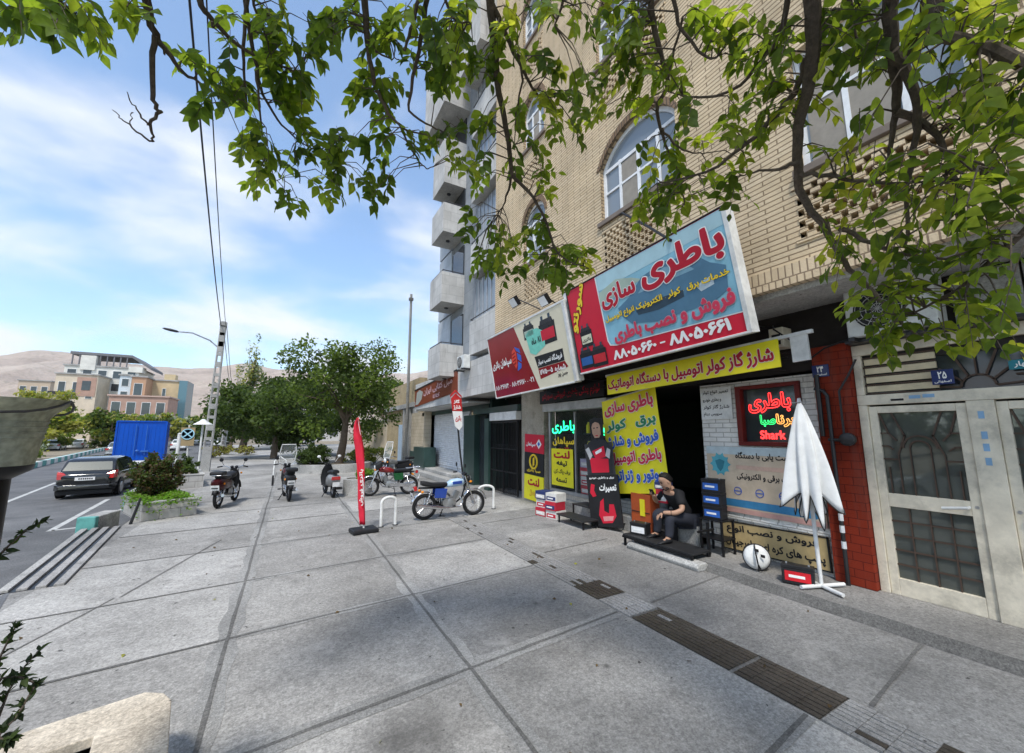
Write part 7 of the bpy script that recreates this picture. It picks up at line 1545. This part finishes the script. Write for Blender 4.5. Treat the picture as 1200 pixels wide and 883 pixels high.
r0 = np.random.default_rng(60); rt = thing('trailing_plant', 'bright lime ground cover spilling over the edge of the first stone trough', 'plant', (-2.75, 13.55, .3)); A = []; D = []
for i in range(2600):
    u, v = r0.uniform(-.58, .58), r0.uniform(-1.05, 1.02); e = 0; z = .4 + r0.uniform(0, .1) + .05 * math.sin(u * 9)
    if abs(v) > .93 or abs(u) > .5: z -= abs(r0.normal(0, .13)) * (1 + .8 * math.sin(u * 11 + v * 8)); 
    if v < -.93: v = -1.0 - r0.uniform(0, .05)
    c_, s_ = math.cos(R(24)), math.sin(R(24)); A.append((-2.75 + u * c_ - v * s_, 13.55 + u * s_ + v * c_, max(.02, z))); D.append((r0.normal(), r0.normal() - .6, r0.normal() * .5))
leaves_mesh('leaf_mass', A, D, r0.uniform(.05, .09, 2600), [Lg, Lg, Lb], rt, 61, tmpl=SQ, faces=SQF)
r = thing('planter', 'wide stone ring planter around the round dark tree', 'planter', (2.1, 23.4, 0)); b = MB(); b.lathe([(1.0, 0), (1.0, .42), (.86, .42), (.86, .3)], (2.2, 24, 0), (0, 0, 1), 28, M['kerb'], sx=2.0, sy=1.9, caps=False); b.build('ring_wall', M['kerb'], r, world=True, smooth=True); b = MB(); b.lathe([(.87, .3), (.001, .34)], (2.2, 24, 0), (0, 0, 1), 28, None, sx=2.0, sy=1.9, caps=False); b.build('soil', M['earth'], r, world=True)
bush('clipped dark round shrub in the wide ring planter', (1.25, 23.4, .8), (.85, .8, .66), 9000, .085, [Ld, Ld, Ld, Lm], 52, base=.33, clumps=140); bush('loose dry shrub on the right of the ring planter', (3.5, 24.2, .7), (.8, .7, .5), 1500, .1, [Ly, Lm], 53, base=.33); bush('ochre tall weeds in front of the cream garden wall', (5.0, 27, .6), (1.4, .8, .7), 1800, .13, [Ly, Ly, Lb], 54, base=.02)
r = thing('planter', 'round stone drum planter beside the red feather flag', 'planter', (2.16, 14.45, 0)); b = MB(); b.lathe([(.46, 0), (.46, .5), (.36, .52), (.35, .42)], (2.16, 14.45, 0), (0, 0, 1), 28, M['kerb'], caps=False); b.build('drum', M['kerb'], r, world=True, smooth=True); b = MB(); b.lathe([(.36, .42), (.001, .44)], (2.16, 14.45, 0), (0, 0, 1), 20, None, caps=False); b.build('soil', M['earth'], r, world=True); bush('bright green plant in the round drum planter', (2.35, 14.4, .62), (.3, .3, .25), 900, .07, [Lg, Lb], 55, base=.43)
for i, (x, y, w, h) in enumerate(((-16.2, 40, 1.3, 1.0), (-18.6, 46, 1.6, 1.2), (-20.5, 52, 1.8, 1.3), (-23.5, 58, 2.0, 1.5), (-16.6, 33, 1.3, .9), (-27, 58, 2.2, 1.5))): bush(('green bush on the verge nearest to the silver car', 'bush on the verge left of the silver car', 'flowering bush on the verge before the white cars', 'bushy clump between the white cars across the road', 'low bush behind the lantern across the road', 'pale clump under the yellow green trees')[i], (x, y, h * .6), (w, w, h * .75), 1800, .22, [[Lb, Lm, Ly], [Lw, Lb, Lm]][i % 2], 80 + i, base=-.1)
for i, (x, y) in enumerate(((-5.2, 40), (-5.0, 46), (-3.3, 44))): bush(('dry brown shrub on the kerb strip near the leaning pole', 'dry shrub on the kerb strip near the slim pole', 'low dusty shrub in the bed up the pavement')[i], (x, y, .45), (.9, 1.2, .5), 900, .14, [Lr, Ly], 70 + i, base=.0)

# ---------------------------------------------------------------- the street tree overhead: trunk behind the camera, limbs arching over it
rt = thing('street_tree', 'leafy street tree hanging its branches over the pavement from above', 'tree', (1.3, -1.6, 0))
BRN = [  # limbs as seen: (px, py) along the branch, distance at start and end, radius at start and end
 ([(950, -60), (950, 0), (952, 60), (948, 100), (937, 150), (935, 195), (940, 230), (965, 265), (985, 300), (1010, 330), (1040, 360), (1075, 395)], 2.6, 2.7, .034, .006),
 ([(1043, -60), (1043, 0), (1046, 70), (1050, 120), (1046, 155), (1040, 200)], 2.5, 2.6, .03, .006),
 ([(1046, 60), (1062, 80), (1075, 120), (1072, 165), (1063, 220), (1060, 290)], 2.5, 2.6, .022, .006),
 ([(1050, 130), (1090, 150), (1110, 190), (1130, 230), (1165, 258)], 2.55, 2.7, .016, .005),
 ([(1090, -60), (1095, 0), (1098, 35), (1130, 50), (1170, 62), (1230, 90)], 2.4, 2.3, .02, .02),
 ([(985, 268), (1020, 285), (1060, 298), (1110, 302), (1155, 288)], 2.65, 2.6, .012, .004), ([(937, 205), (970, 206), (1000, 212), (1060, 215), (1105, 212)], 2.6, 2.5, .012, .004),
 ([(935, 190), (915, 198), (890, 200), (868, 206)], 2.6, 2.7, .011, .003), ([(946, 70), (930, 110), (890, 155), (860, 180), (835, 198), (800, 210), (770, 215)], 2.65, 2.9, .016, .004),
 ([(930, -40), (918, 30), (890, 75), (860, 105), (820, 115), (800, 112)], 2.7, 2.9, .014, .004), ([(788, -30), (795, 28), (825, 66), (840, 68)], 2.9, 2.9, .012, .004),
 ([(752, -60), (762, 0), (770, 50), (782, 95), (770, 130), (780, 170), (795, 205), (802, 240)], 3.0, 3.1, .02, .004), ([(782, 95), (790, 60), (800, 20)], 3.0, 2.9, .008, .006), ([(775, 150), (795, 172), (812, 180), (825, 180)], 3.05, 3.1, .008, .003),
 ([(568, -60), (574, 0), (580, 60), (585, 110), (596, 165), (600, 205), (620, 225), (640, 260), (655, 298), (690, 315)], 3.3, 3.4, .03, .004), ([(574, 0), (597, 50), (617, 90), (630, 112), (640, 115)], 3.3, 3.5, .018, .004), ([(600, 205), (594, 230), (584, 252)], 3.35, 3.4, .012, .003),
 ([(606, 60), (612, 95), (605, 130), (603, 170)], 3.3, 3.4, .01, .003),
 ([(420, -60), (427, 0), (430, 40), (435, 80), (444, 110), (460, 138), (480, 155), (500, 157)], 3.4, 3.5, .024, .004), ([(470, 150), (480, 172), (492, 190), (502, 198), (511, 192)], 3.5, 3.5, .008, .003),
 ([(505, -60), (499, 10), (490, 60), (483, 100), (480, 130), (505, 148), (522, 155)], 3.3, 3.5, .018, .004), ([(490, 0), (482, 35), (474, 60)], 3.3, 3.3, .012, .008), ([(515, -20), (530, 20), (552, 28)], 3.2, 3.2, .01, .004), ([(440, 60), (455, 68), (468, 70)], 3.4, 3.4, .007, .003),
 ([(165, -60), (171, 0), (182, 40), (195, 60), (215, 85), (240, 99)], 3.3, 3.4, .024, .006), ([(182, 42), (178, 90), (182, 125), (186, 131), (176, 145), (179, 158), (178, 166)], 3.3, 3.4, .014, .005), ([(174, 147), (165, 135), (156, 122), (149, 108)], 3.35, 3.4, .006, .002), ([(178, 166), (160, 155), (150, 145), (140, 138), (132, 129)], 3.4, 3.45, .006, .002), ([(153, 147), (153, 138), (154, 132)], 3.4, 3.4, .003, .002), ([(192, 55), (193, 64)], 3.3, 3.3, .006, .005),
 ([(230, -60), (234, 0), (250, 25), (290, 60), (330, 78), (352, 86)], 3.4, 3.6, .02, .004), ([(247, 25), (250, 33)], 3.4, 3.4, .007, .006),
 ([(285, -60), (288, 0), (296, 55), (305, 100), (325, 140), (350, 165), (395, 190)], 3.5, 3.7, .016, .003), ([(292, -20), (285, 60), (287, 100), (290, 130)], 3.5, 3.6, .012, .004), ([(300, 85), (305, 130), (310, 180), (314, 205)], 3.5, 3.6, .008, .003), ([(250, 122), (270, 118), (287, 116)], 3.6, 3.5, .003, .004), ([(296, 0), (310, 40), (318, 70)], 3.45, 3.5, .008, .003), ([(315, 205), (325, 212), (335, 206)], 3.6, 3.6, .004, .002),
 ([(60, -60), (70, 0), (75, 15)], 3.2, 3.2, .012, .004), ([(1090, -30), (1075, 40), (1050, 90)], 2.7, 2.6, .01, .004), ([(990, -40), (1000, 30), (1015, 70)], 2.8, 2.8, .012, .004), ([(1170, 200), (1130, 210), (1105, 205)], 2.3, 2.5, .006, .003), ([(665, -60), (660, 0), (650, 30)], 3.0, 3.1, .012, .005), ([(1230, 240), (1180, 290), (1120, 340), (1060, 372)], 2.3, 2.6, .012, .004)]
b = MB(); nodes = []
for pts, r0_, r1_, a0, a1 in BRN:
    n = len(pts); P = []
    for i in range(n):
        t = i / (n - 1); P.append(atR(*pts[i], r0_ + (r1_ - r0_) * t))
    Q = []; A = []
    for i in range(n - 1):
        p0, p1, p2, p3 = P[max(i - 1, 0)], P[i], P[i + 1], P[min(i + 2, n - 1)]
        for k in range(4):
            t = k / 4; q = .5 * ((2 * p1) + (p2 - p0) * t + (2 * p0 - 5 * p1 + 4 * p2 - p3) * t * t + (3 * p1 - p0 - 3 * p2 + p3) * t ** 3)
            Q.append(q + Vector(rng.normal(0, .0035, 3))); A.append(a0 + (a1 - a0) * (i + t) / (n - 1))
    Q.append(P[-1]); A.append(a1); b.tube(Q, A, 7); nodes.extend([(q, a) for q, a in zip(Q, A)])
fork = Vector((1.2, -1.3, 3.6)); b.tube([(1.3, -1.6, 0), (1.27, -1.5, 1.8), fork], [.2, .16, .13], 12)
for ends, r_ in (((2.55, 1.0, 5.2), .09), ((.9, 1.7, 6.0), .08), ((-.8, 1.3, 5.8), .075)):
    e = Vector(ends); b.tube([fork, fork.lerp(e, .5) + Vector((0, -.2, .5)), e], [.11, .09, r_ * .7], 9)
    for pts, r0_, r1_, a0, a1 in BRN:
        if pts[0][1] <= -20:
            s = atR(*pts[0], r0_)
            if min(((Vector(E_) - s).length, k) for k, E_ in enumerate(((2.55, 1.0, 5.2), (.9, 1.7, 6.0), (-.8, 1.3, 5.8))))[0] >= (e - s).length - 1e-6: b.tube([e, e.lerp(s, .5) + Vector((0, 0, .35)), s + Vector((0, 0, .12)), s], [max(a0 * 1.2, .02), a0 * 1.1, a0, a0], 7)
CL = [  # foliage as seen: ellipse centre, half sizes, distance, sprays of leaves
 (20, 12, 25, 18, 3.2, 10), (60, 8, 25, 16, 3.2, 10), (75, 28, 14, 12, 3.2, 5), (105, 15, 20, 18, 3.2, 9), (112, 38, 6, 6, 3.2, 2), (150, 8, 18, 12, 3.2, 7), (163, 14, 8, 8, 3.2, 3),
 (226, 64, 13, 12, 3.5, 5), (245, 82, 14, 12, 3.5, 5), (237, 122, 6, 7, 3.6, 2), (262, 102, 14, 12, 3.5, 6), (285, 108, 22, 16, 3.6, 9), (262, 17, 12, 8, 3.5, 3), (266, 50, 10, 8, 3.5, 3), (305, 30, 16, 24, 3.5, 9), (325, 14, 14, 10, 3.4, 6), (318, 75, 22, 24, 3.6, 13), (345, 62, 18, 18, 3.6, 8), (355, 100, 16, 18, 3.6, 7), (335, 110, 20, 20, 3.6, 9), (305, 160, 24, 26, 3.6, 13), (325, 190, 26, 18, 3.6, 10), (300, 205, 22, 10, 3.6, 6), (338, 232, 14, 12, 3.6, 5), (370, 165, 22, 22, 3.6, 10), (352, 140, 18, 16, 3.6, 7), (388, 195, 18, 20, 3.6, 9), (385, 218, 14, 10, 3.6, 4), (380, 25, 18, 14, 3.4, 8), (370, 55, 10, 14, 3.5, 5),
 (405, 22, 22, 16, 3.4, 9), (385, 40, 14, 14, 3.4, 5), (440, 35, 18, 18, 3.4, 8), (428, 55, 12, 12, 3.4, 4), (420, 110, 10, 8, 3.5, 3), (435, 95, 18, 14, 3.5, 6), (460, 105, 14, 12, 3.5, 5), (445, 130, 14, 14, 3.5, 5), (405, 165, 26, 14, 3.6, 9), (440, 165, 20, 16, 3.6, 8), (420, 200, 34, 16, 3.6, 11), (432, 222, 16, 10, 3.6, 5), (455, 212, 8, 10, 3.6, 3), (480, 20, 22, 20, 3.3, 10), (470, 48, 20, 14, 3.4, 7), (500, 70, 22, 22, 3.4, 11), (525, 40, 22, 26, 3.3, 12), (545, 75, 22, 22, 3.4, 11), (520, 95, 24, 14, 3.4, 8), (570, 70, 18, 30, 3.4, 11), (545, 12, 24, 12, 3.3, 8), (490, 165, 24, 14, 3.5, 8), (515, 170, 16, 12, 3.5, 5), (535, 185, 16, 14, 3.5, 5), (530, 145, 14, 10, 3.5, 4), (560, 145, 20, 18, 3.4, 8), (560, 180, 18, 20, 3.4, 7), (600, 130, 16, 20, 3.4, 7),
 (600, 30, 22, 22, 3.2, 11), (640, 10, 26, 14, 3.1, 11), (665, 15, 12, 12, 3.1, 4), (615, 60, 14, 14, 3.3, 5), (650, 70, 14, 14, 3.3, 6), (645, 105, 18, 18, 3.4, 8), (675, 115, 20, 22, 3.4, 9), (700, 118, 14, 14, 3.3, 5), (650, 140, 20, 16, 3.4, 7), (680, 150, 12, 10, 3.4, 4), (620, 165, 20, 18, 3.4, 7), (640, 195, 14, 16, 3.4, 5), (640, 225, 10, 14, 3.4, 4), (598, 190, 14, 14, 3.4, 4), (565, 205, 6, 18, 3.4, 3), (553, 248, 8, 6, 3.4, 2),
 (560, 270, 20, 14, 3.4, 7), (585, 285, 24, 20, 3.4, 10), (610, 270, 22, 16, 3.4, 8), (565, 300, 20, 16, 3.4, 7), (600, 310, 28, 16, 3.4, 9), (640, 270, 18, 14, 3.4, 7), (655, 290, 18, 14, 3.4, 6), (635, 315, 22, 14, 3.4, 8), (660, 322, 20, 10, 3.4, 6), (680, 310, 16, 10, 3.4, 5), (678, 288, 16, 10, 3.4, 5),
 (700, 25, 20, 26, 3.0, 12), (735, 15, 20, 16, 3.0, 10), (720, 55, 22, 20, 3.0, 10), (750, 45, 24, 24, 3.0, 13), (700, 85, 20, 16, 3.0, 8), (735, 90, 28, 22, 3.0, 12), (765, 75, 18, 26, 3.0, 10), (790, 70, 14, 16, 3.0, 5), (720, 115, 18, 12, 3.0, 5), (750, 120, 20, 14, 3.1, 7), (790, 95, 14, 16, 3.0, 6), (800, 130, 14, 14, 3.0, 5), (790, 155, 14, 16, 3.1, 5), (765, 180, 24, 12, 3.1, 7), (770, 215, 22, 14, 3.1, 8), (800, 200, 20, 16, 3.0, 8), (760, 245, 22, 12, 3.1, 8), (795, 240, 26, 18, 3.1, 11), (780, 258, 24, 10, 3.1, 6), (835, 215, 28, 18, 2.9, 11), (860, 195, 22, 18, 2.8, 8), (865, 230, 14, 12, 2.8, 4), (835, 20, 26, 18, 2.9, 12), (850, 50, 24, 18, 2.9, 10), (880, 55, 24, 22, 2.8, 11), (870, 85, 24, 18, 2.8, 9), (900, 40, 16, 26, 2.8, 9), (910, 95, 18, 18, 2.7, 8), (900, 130, 22, 18, 2.7, 9), (870, 120, 20, 14, 2.8, 7), (925, 135, 16, 18, 2.7, 7), (880, 155, 20, 12, 2.8, 6), (835, 165, 22, 10, 2.9, 5), (920, 60, 16, 30, 2.7, 9), (845, 145, 14, 10, 2.8, 4),
 (975, 20, 20, 24, 2.7, 11), (970, 65, 18, 20, 2.7, 8), (1000, 15, 22, 18, 2.7, 10), (1020, 45, 18, 22, 2.6, 9), (965, 110, 12, 14, 2.6, 4), (1000, 70, 18, 20, 2.6, 7), (1025, 85, 16, 16, 2.6, 6), (1070, 45, 18, 18, 2.6, 7), (1080, 20, 18, 16, 2.5, 7), (1110, 15, 20, 14, 2.4, 8), (1140, 12, 24, 14, 2.4, 9), (1180, 22, 22, 18, 2.4, 9), (1155, 40, 14, 10, 2.4, 4), (1120, 75, 22, 12, 2.4, 6), (1150, 90, 22, 14, 2.4, 7), (1185, 105, 18, 20, 2.4, 8), (1140, 115, 22, 12, 2.4, 6), (1095, 105, 16, 12, 2.5, 5), (1160, 130, 22, 12, 2.4, 6), (1185, 145, 16, 14, 2.4, 5), (1145, 155, 22, 14, 2.4, 6), (985, 180, 18, 14, 2.6, 6), (968, 178, 12, 8, 2.6, 3), (1010, 140, 14, 10, 2.6, 4), (1085, 110, 10, 14, 2.5, 3), (1120, 150, 16, 10, 2.5, 4), (1030, 190, 18, 14, 2.5, 5), (1000, 215, 26, 14, 2.6, 7), (1040, 220, 22, 14, 2.5, 7), (1075, 235, 26, 18, 2.5, 9), (1060, 200, 20, 12, 2.5, 5), (1110, 180, 18, 14, 2.4, 5), (1140, 195, 22, 14, 2.4, 6), (1180, 195, 20, 14, 2.4, 6), (1110, 225, 20, 16, 2.5, 6), (1150, 235, 22, 14, 2.4, 6), (1185, 240, 16, 16, 2.4, 5), (1120, 262, 26, 14, 2.5, 8), (1160, 275, 20, 14, 2.4, 6), (975, 262, 24, 12, 2.6, 7), (1010, 260, 18, 14, 2.6, 5), (985, 290, 24, 14, 2.6, 7), (1015, 300, 22, 14, 2.6, 6), (970, 310, 20, 10, 2.6, 5), (1055, 275, 22, 14, 2.5, 7), (1085, 300, 30, 14, 2.5, 10), (1130, 305, 24, 14, 2.5, 8), (1040, 330, 28, 18, 2.6, 10), (1010, 345, 22, 14, 2.6, 7), (1080, 340, 28, 16, 2.5, 10), (1125, 345, 24, 14, 2.5, 8), (1030, 375, 20, 14, 2.6, 7), (1060, 385, 28, 14, 2.6, 9), (1040, 400, 16, 6, 2.6, 4), (1100, 380, 26, 12, 2.5, 7), (1140, 375, 24, 10, 2.5, 6), (1170, 385, 16, 8, 2.4, 4), (1185, 330, 12, 10, 2.4, 3), (1165, 355, 14, 8, 2.4, 3)]
LP, LD, LS, LK, LR_ = [], [], [], [], []
NP_ = np.array([n_[0] for n_ in nodes])
r9 = np.random.default_rng(21)
for (cx, cy, rx, ry, dist, k) in CL:
    for _ in range(int(round(k * (.62 if cx < 400 else .55 if cx < 700 else .44) + .3))):
        a = r9.uniform(0, 2 * PI); q = math.sqrt(r9.uniform(0, 1)) * .92; p = atR(cx + rx * q * math.cos(a), cy + ry * q * math.sin(a), dist + r9.normal(0, .16))
        dd = np.linalg.norm(NP_ - np.array(p), axis=1); j = int((dd + r9.exponential(.07, len(dd))).argmin()); s = Vector(NP_[j])
        if .04 < dd[j] < .75:
            md = s.lerp(p, .55) + Vector((0, 0, .06 * dd[j] / .3)); b.tube([s, md, p], [min(.0045, nodes[j][1]), .003, .0018], 5, caps=False)
            ax = (p - md).normalized()
        else: ax = Vector(r9.normal(0, 1, 3)).normalized()
        ax = (ax + Vector(r9.normal(0, .45, 3)) + Vector((0, 0, -.55))).normalized(); nl = int(r9.integers(5, 9)); L = r9.uniform(.13, .22); side = ax.cross(Vector(r9.normal(0, .3, 3)) + Vector((0, 0, 1))).normalized(); nrm = side.cross(ax)
        st_ = p - ax * L * .5; cur = [st_ + ax * (L * t) + Vector((0, 0, -.05 * t * t)) for t in (0, .33, .66, 1)]; b.tube(cur, [.0018, .0016, .0013, .001], 4, caps=False)
        kk = int(r9.choice([0, 0, 1, 1, 1, 2, 2, 3] if cx > 540 else [0, 0, 0, 1, 1, 2]))
        for m_ in range(nl):
            t = .15 + .85 * (m_ // 2 + .5 * (m_ % 2) * .3) / (nl / 2); sg = 1 if m_ % 2 else -1
            o_ = st_ + ax * (L * min(t, 1)) + Vector((0, 0, -.05 * t * t)); d_ = (ax * r9.uniform(.4, .8) + side * sg + Vector((0, 0, -.35)) + Vector(r9.normal(0, .22, 3)))
            if m_ == nl - 1: d_ = ax + Vector((0, 0, -.3))
            LP.append(o_); LD.append(d_); LS.append(r9.uniform(.06, .1) * dist / 3.3 * (1 if t < .8 else .9)); LK.append(kk); LR_.append(nrm + Vector(r9.normal(0, .35, 3)))
b.build('branches', M['branch'], rt, world=True, smooth=True)
T1, T2, T3, T4 = leafmat('tree_leaf_deep', (.04, .078, .016), .5, (.19, .28, .025), .3), leafmat('tree_leaf', (.06, .11, .02), .55, (.34, .46, .03), .3), leafmat('tree_leaf_light', (.09, .15, .025), .6, (.5, .6, .04), .3), leafmat('tree_leaf_yellow', (.14, .19, .03), .6, (.68, .72, .06), .3)
leaves_mesh('foliage', [tuple(p) for p in LP], [tuple(d) for d in LD], np.array(LS), [T1, T2, T3, T4], rt, 22, width=1.0, roll=np.array([tuple(x) for x in LR_]), pick=np.array(LK))
rt_tree = rt
# canopy continuing above and behind the camera, outside the picture
r8 = np.random.default_rng(23); pts = np.concatenate([r8.normal((1.6, -1.6, 5.6), (1.5, 1.1, .55), (2600, 3)), r8.normal((0.4, -2.2, 5.2), (1.4, .9, .6), (1500, 3))]); pts = pts[(pts[:, 2] > 4.2) & (pts[:, 1] < .2)]
leaves_mesh('foliage', pts, r8.normal(0, 1, pts.shape) + np.array([0, 0, -.5]), r8.uniform(.07, .12, len(pts)), [T1, T2, T3], rt, 24)
ll = [(r8.uniform(-2.4, 5.4), r8.uniform(1.2, 13), .012) for _ in range(70)]; lt = bpy.data.objects.new('leaf_litter', None); bpy.data.objects.remove(lt)
lo2 = leaves_mesh('leaf_litter', ll, np.stack([r8.normal(0, 1, 70), r8.normal(0, 1, 70), r8.normal(0, .08, 70)], 1), r8.uniform(.025, .055, 70), [Ly, Lr, leafmat('dry_leaf', (.12, .08, .035), .1)], None, 28); lo2['kind'] = 'stuff'
q_ = []
for e in ((2.55, 1.0, 5.3), (.9, 1.7, 6.0), (-.8, 1.3, 5.8), (2.0, 1.9, 5.3), (.2, 2.2, 5.4)):
    for p in r8.normal(e, (.5, .45, .3), (800, 3)):
        v = Vector(p) - CO; w = v.dot(FW)
        if w < .05 or CY - FPX * v.dot(UP) / w < -25: q_.append(p)
leaves_mesh('foliage', np.array(q_), r8.normal(0, 1, (len(q_), 3)) + np.array([0, 0, -.5]), r8.uniform(.06, .1, len(q_)), [T1, T2, T3], rt_tree, 27)
# young twigs at the lower left edge
r = thing('sapling', 'thin dark shrub shoots with small leaves at the left edge', 'shrub', (-1.35, 2.6, .06)); b = MB(); A = []; D = []; S_ = []
for pts_, rr in (([(-30, 900), (-5, 850), (10, 810), (30, 780), (46, 762)], 2.7), ([(-30, 890), (-10, 830), (0, 770), (14, 742), (18, 735)], 2.7), ([(-20, 900), (0, 860), (20, 840), (42, 802)], 2.6), ([(-40, 700), (-10, 660), (10, 640), (30, 622), (52, 610)], 2.6), ([(-20, 860), (5, 868), (14, 866)], 2.6), ([(-25, 830), (2, 795), (22, 793), (40, 800)], 2.6)):
    P = [atR(x, y, rr) for x, y in pts_]; b.tube(P, [.006, .005, .004, .003, .002][:len(P)], 5)
    for i in range(34):
        t = r8.uniform(.3, 1) * (len(P) - 1); k = min(int(t), len(P) - 2); p = P[k].lerp(P[k + 1], t - k); A.append(tuple(p)); d = (P[k + 1] - P[k]).normalized(); D.append(tuple(d * .8 + Vector(r8.normal(0, .8, 3)))); S_.append(r8.uniform(.022, .042))
b.tube([(-1.35, 2.6, .06), atR(-30, 895, 2.65)], .008, 5); b.tube([(-1.35, 2.6, .06), (-1.4, 2.5, .8), atR(-40, 700, 2.6)], .007, 5); b.build('stem', M['branch'], r, world=True, smooth=True); leaves_mesh('foliage', A, D, np.array(S_), [Ld, leafmat('sapling_leaf', (.03, .045, .022), .2)], r, 25, width=.8)

# ---------------------------------------------------------------- houses on the far side
def far_house(name, label, px0, px1, pyt, pyb, Y, depth, wm_, rows, cols_, roof=None, wpx=.55, trim=None, balcony=False, zb=-2.0):
    a, c = atY(px0, pyt, Y), atY(px1, pyt, Y); z0, z1 = zb, a.z; x0, x1 = a.x, c.x; zv = atY(px0, pyb, Y).z; r = thing(name, label, 'building', ((x0 + x1) / 2, Y, zb)); b = MB(); b.box(x0, x1, Y, Y + depth, z0, z1); b.build('wall', wm_, r, world=True)
    H = (z1 - max(zv, z0 + 1)) / rows; W = (x1 - x0) / cols_
    for i in range(rows):
        for j in range(cols_):
            cx, cz = x0 + W * (j + .5), z1 - H * (i + .55); w, h = W * wpx / 2, H * .28
            b = MB(); b.box(cx - w - .1, cx + w + .1, Y - .08, Y + .02, cz - h - .1, cz + h + .1); f = b.build('window', trim or M['white_paint'], r, world=True); b = MB(); b.box(cx - w, cx + w, Y - .1, Y - .081, cz - h, cz + h); b.build('pane', M['glass'], f, world=True)
            if balcony and j % 2 == 0: b = MB(); b.box(cx - W * .48, cx + W * .48, Y - 1.3, Y - .001, cz - h - .35, cz - h - .2); b.box(cx - W * .48, cx + W * .48, Y - 1.3, Y - 1.2, cz - h - .2, cz - h + .5); b.build('balcony', trim or M['white_paint'], r, world=True)
    b = MB(); b.box(x0 - .3, x1 + .3, Y - .3, Y + depth + .3, z1 + .002, z1 + .35); b.build('roof', roof or M['kerb'], r, world=True); return r, (x0, x1, z0, z1)
wv = mat('villa_white', (.66, .64, .58), .6, dirt=.25, scale=.6); rbk = mat('far_red_brick', (.42, .27, .21), .8, scale=.7); och = mat('far_ochre', (.55, .43, .26), .8, scale=.5)
r, (x0, x1, z0, z1) = far_house('villa', 'large white modern villa with a grey roof frame before the hills', 76, 164, 428, 475, 150, 14, wv, 3, 5, balcony=True)
zt = atY(80, 411, 150).z; b = MB(); b.box(x0 + .5, x1 - 2, 150.5, 163, zt - .7, zt); b.prism([(x1 - 2, zt), (x1 - 2, zt - .7), (x1 + 2.5, zt - 4), (x1 + 2.5, zt - 3.2)], (0, 150.5, 0), (1, 0, 0), (0, 0, 1), (0, 12, 0))
b.build('roof_canopy', mat('roof_grey', (.16, .16, .17), .6), r, world=True); b = MB()
for i in range(9): x = x0 + 1 + (x1 - x0 - 4) * i / 8; b.box(x - .12, x + .12, 150.6, 150.9, z1, zt - .7)
b.build('roof_post', mat('roof_grey'), r, world=True); b = MB(); b.box(x0 + 3, x0 + 6, 149.6, 153, z1 - 1, zt - 1.0); b.build('stair_tower', wv, r, world=True); b = MB(); b.box(x1 - 2.2, x1 + .8, 149.6, 153, z1 - 1, zt - 3.4); b.build('stair_tower', wv, r, world=True)
r, (x0, x1, z0, z1) = far_house('town_house', 'brick and cream house with dark eaves left of the white villa', 66, 116, 438, 472, 142, 8, mat('far_cream', (.62, .53, .41), .7, scale=.5), 1, 3, trim=M['white_paint'], roof=M['kerb'], wpx=.45)
b = MB(); q = atY(66, 459, 142).z; b.box(x0 - .6, x1 - 5, 140.8, 142, q - .6, q); b.build('eave', M['dark_metal'], r, world=True); b = MB(); b.box(x1 - 3.8, x1 - .2, 141.88, 142, q - 1, z1 - .6); b.build('brick_panel', rbk, r, world=True); b = MB(); b.box(x1 - 2.8, x1 - 1.2, 141.8, 141.87, q + .6, q + 3); b.build('window', M['glass'], r, world=True)
far_house('brick_house', 'low red brick house with white window frames below the villa', 128, 198, 464, 490, 130, 10, rbk, 1, 4, roof=mat('far_pink_roof', (.5, .36, .3), .7))
far_house('white_house', 'narrow pale blue white house between the villa and the orange block', 141, 155, 440, 470, 140, 8, mat('far_pale_blue', (.55, .62, .66), .6), 2, 1)
far_house('orange_house', 'small orange brick house beside the pale blue one', 155, 172, 442, 470, 139, 8, mat('far_orange', (.45, .28, .18), .7), 1, 1)
r, (x0, x1, z0, z1) = far_house('ochre_block', 'ochre yellow block with a teal glass edge at its right side', 176, 211, 446, 480, 145, 9, och, 1, 1, wpx=.1); b = MB(); b.box(x1 + .01, x1 + 1.9, 144.5, 153, z0, z1 + .3); b.build('teal_side', mat('teal_glass', (.12, .22, .26), .25, .2), r, world=True); b = MB(); b.box(x0 + 2.5, x0 + 5, 147, 150, z1 + .36, z1 + 2.2); b.build('roof_shed', och, r, world=True)
far_house('hill_house', 'small tan house at the far left below the hill', 22, 60, 446, 470, 190, 10, mat('far_tan', (.5, .4, .3), .7), 1, 3)
far_house('apartment_block', 'pale apartment block behind the dense trees up the street', 325, 400, 470, 515, 120, 12, mat('far_pale', (.5, .48, .45), .7), 2, 5)

# dusty summer air
if True:
    b = MB(); b.box(-3700, 3760, -260, 3400, -60, 640); hz_ = b.build('haze', None); hz_['kind'] = 'stuff'; hz_.data.materials.clear()
    hm = bpy.data.materials.new('dusty_air'); hm.use_nodes = True; ht = hm.node_tree; ht.nodes.clear(); ho = ht.nodes.new('ShaderNodeOutputMaterial'); hp = ht.nodes.new('ShaderNodeVolumePrincipled')
    hp.inputs['Color'].default_value = (.92, .95, 1, 1); hp.inputs['Density'].default_value = .00011; hp.inputs['Anisotropy'].default_value = .3; ht.links.new(hp.outputs[0], ho.inputs['Volume']); hz_.data.materials.append(hm)
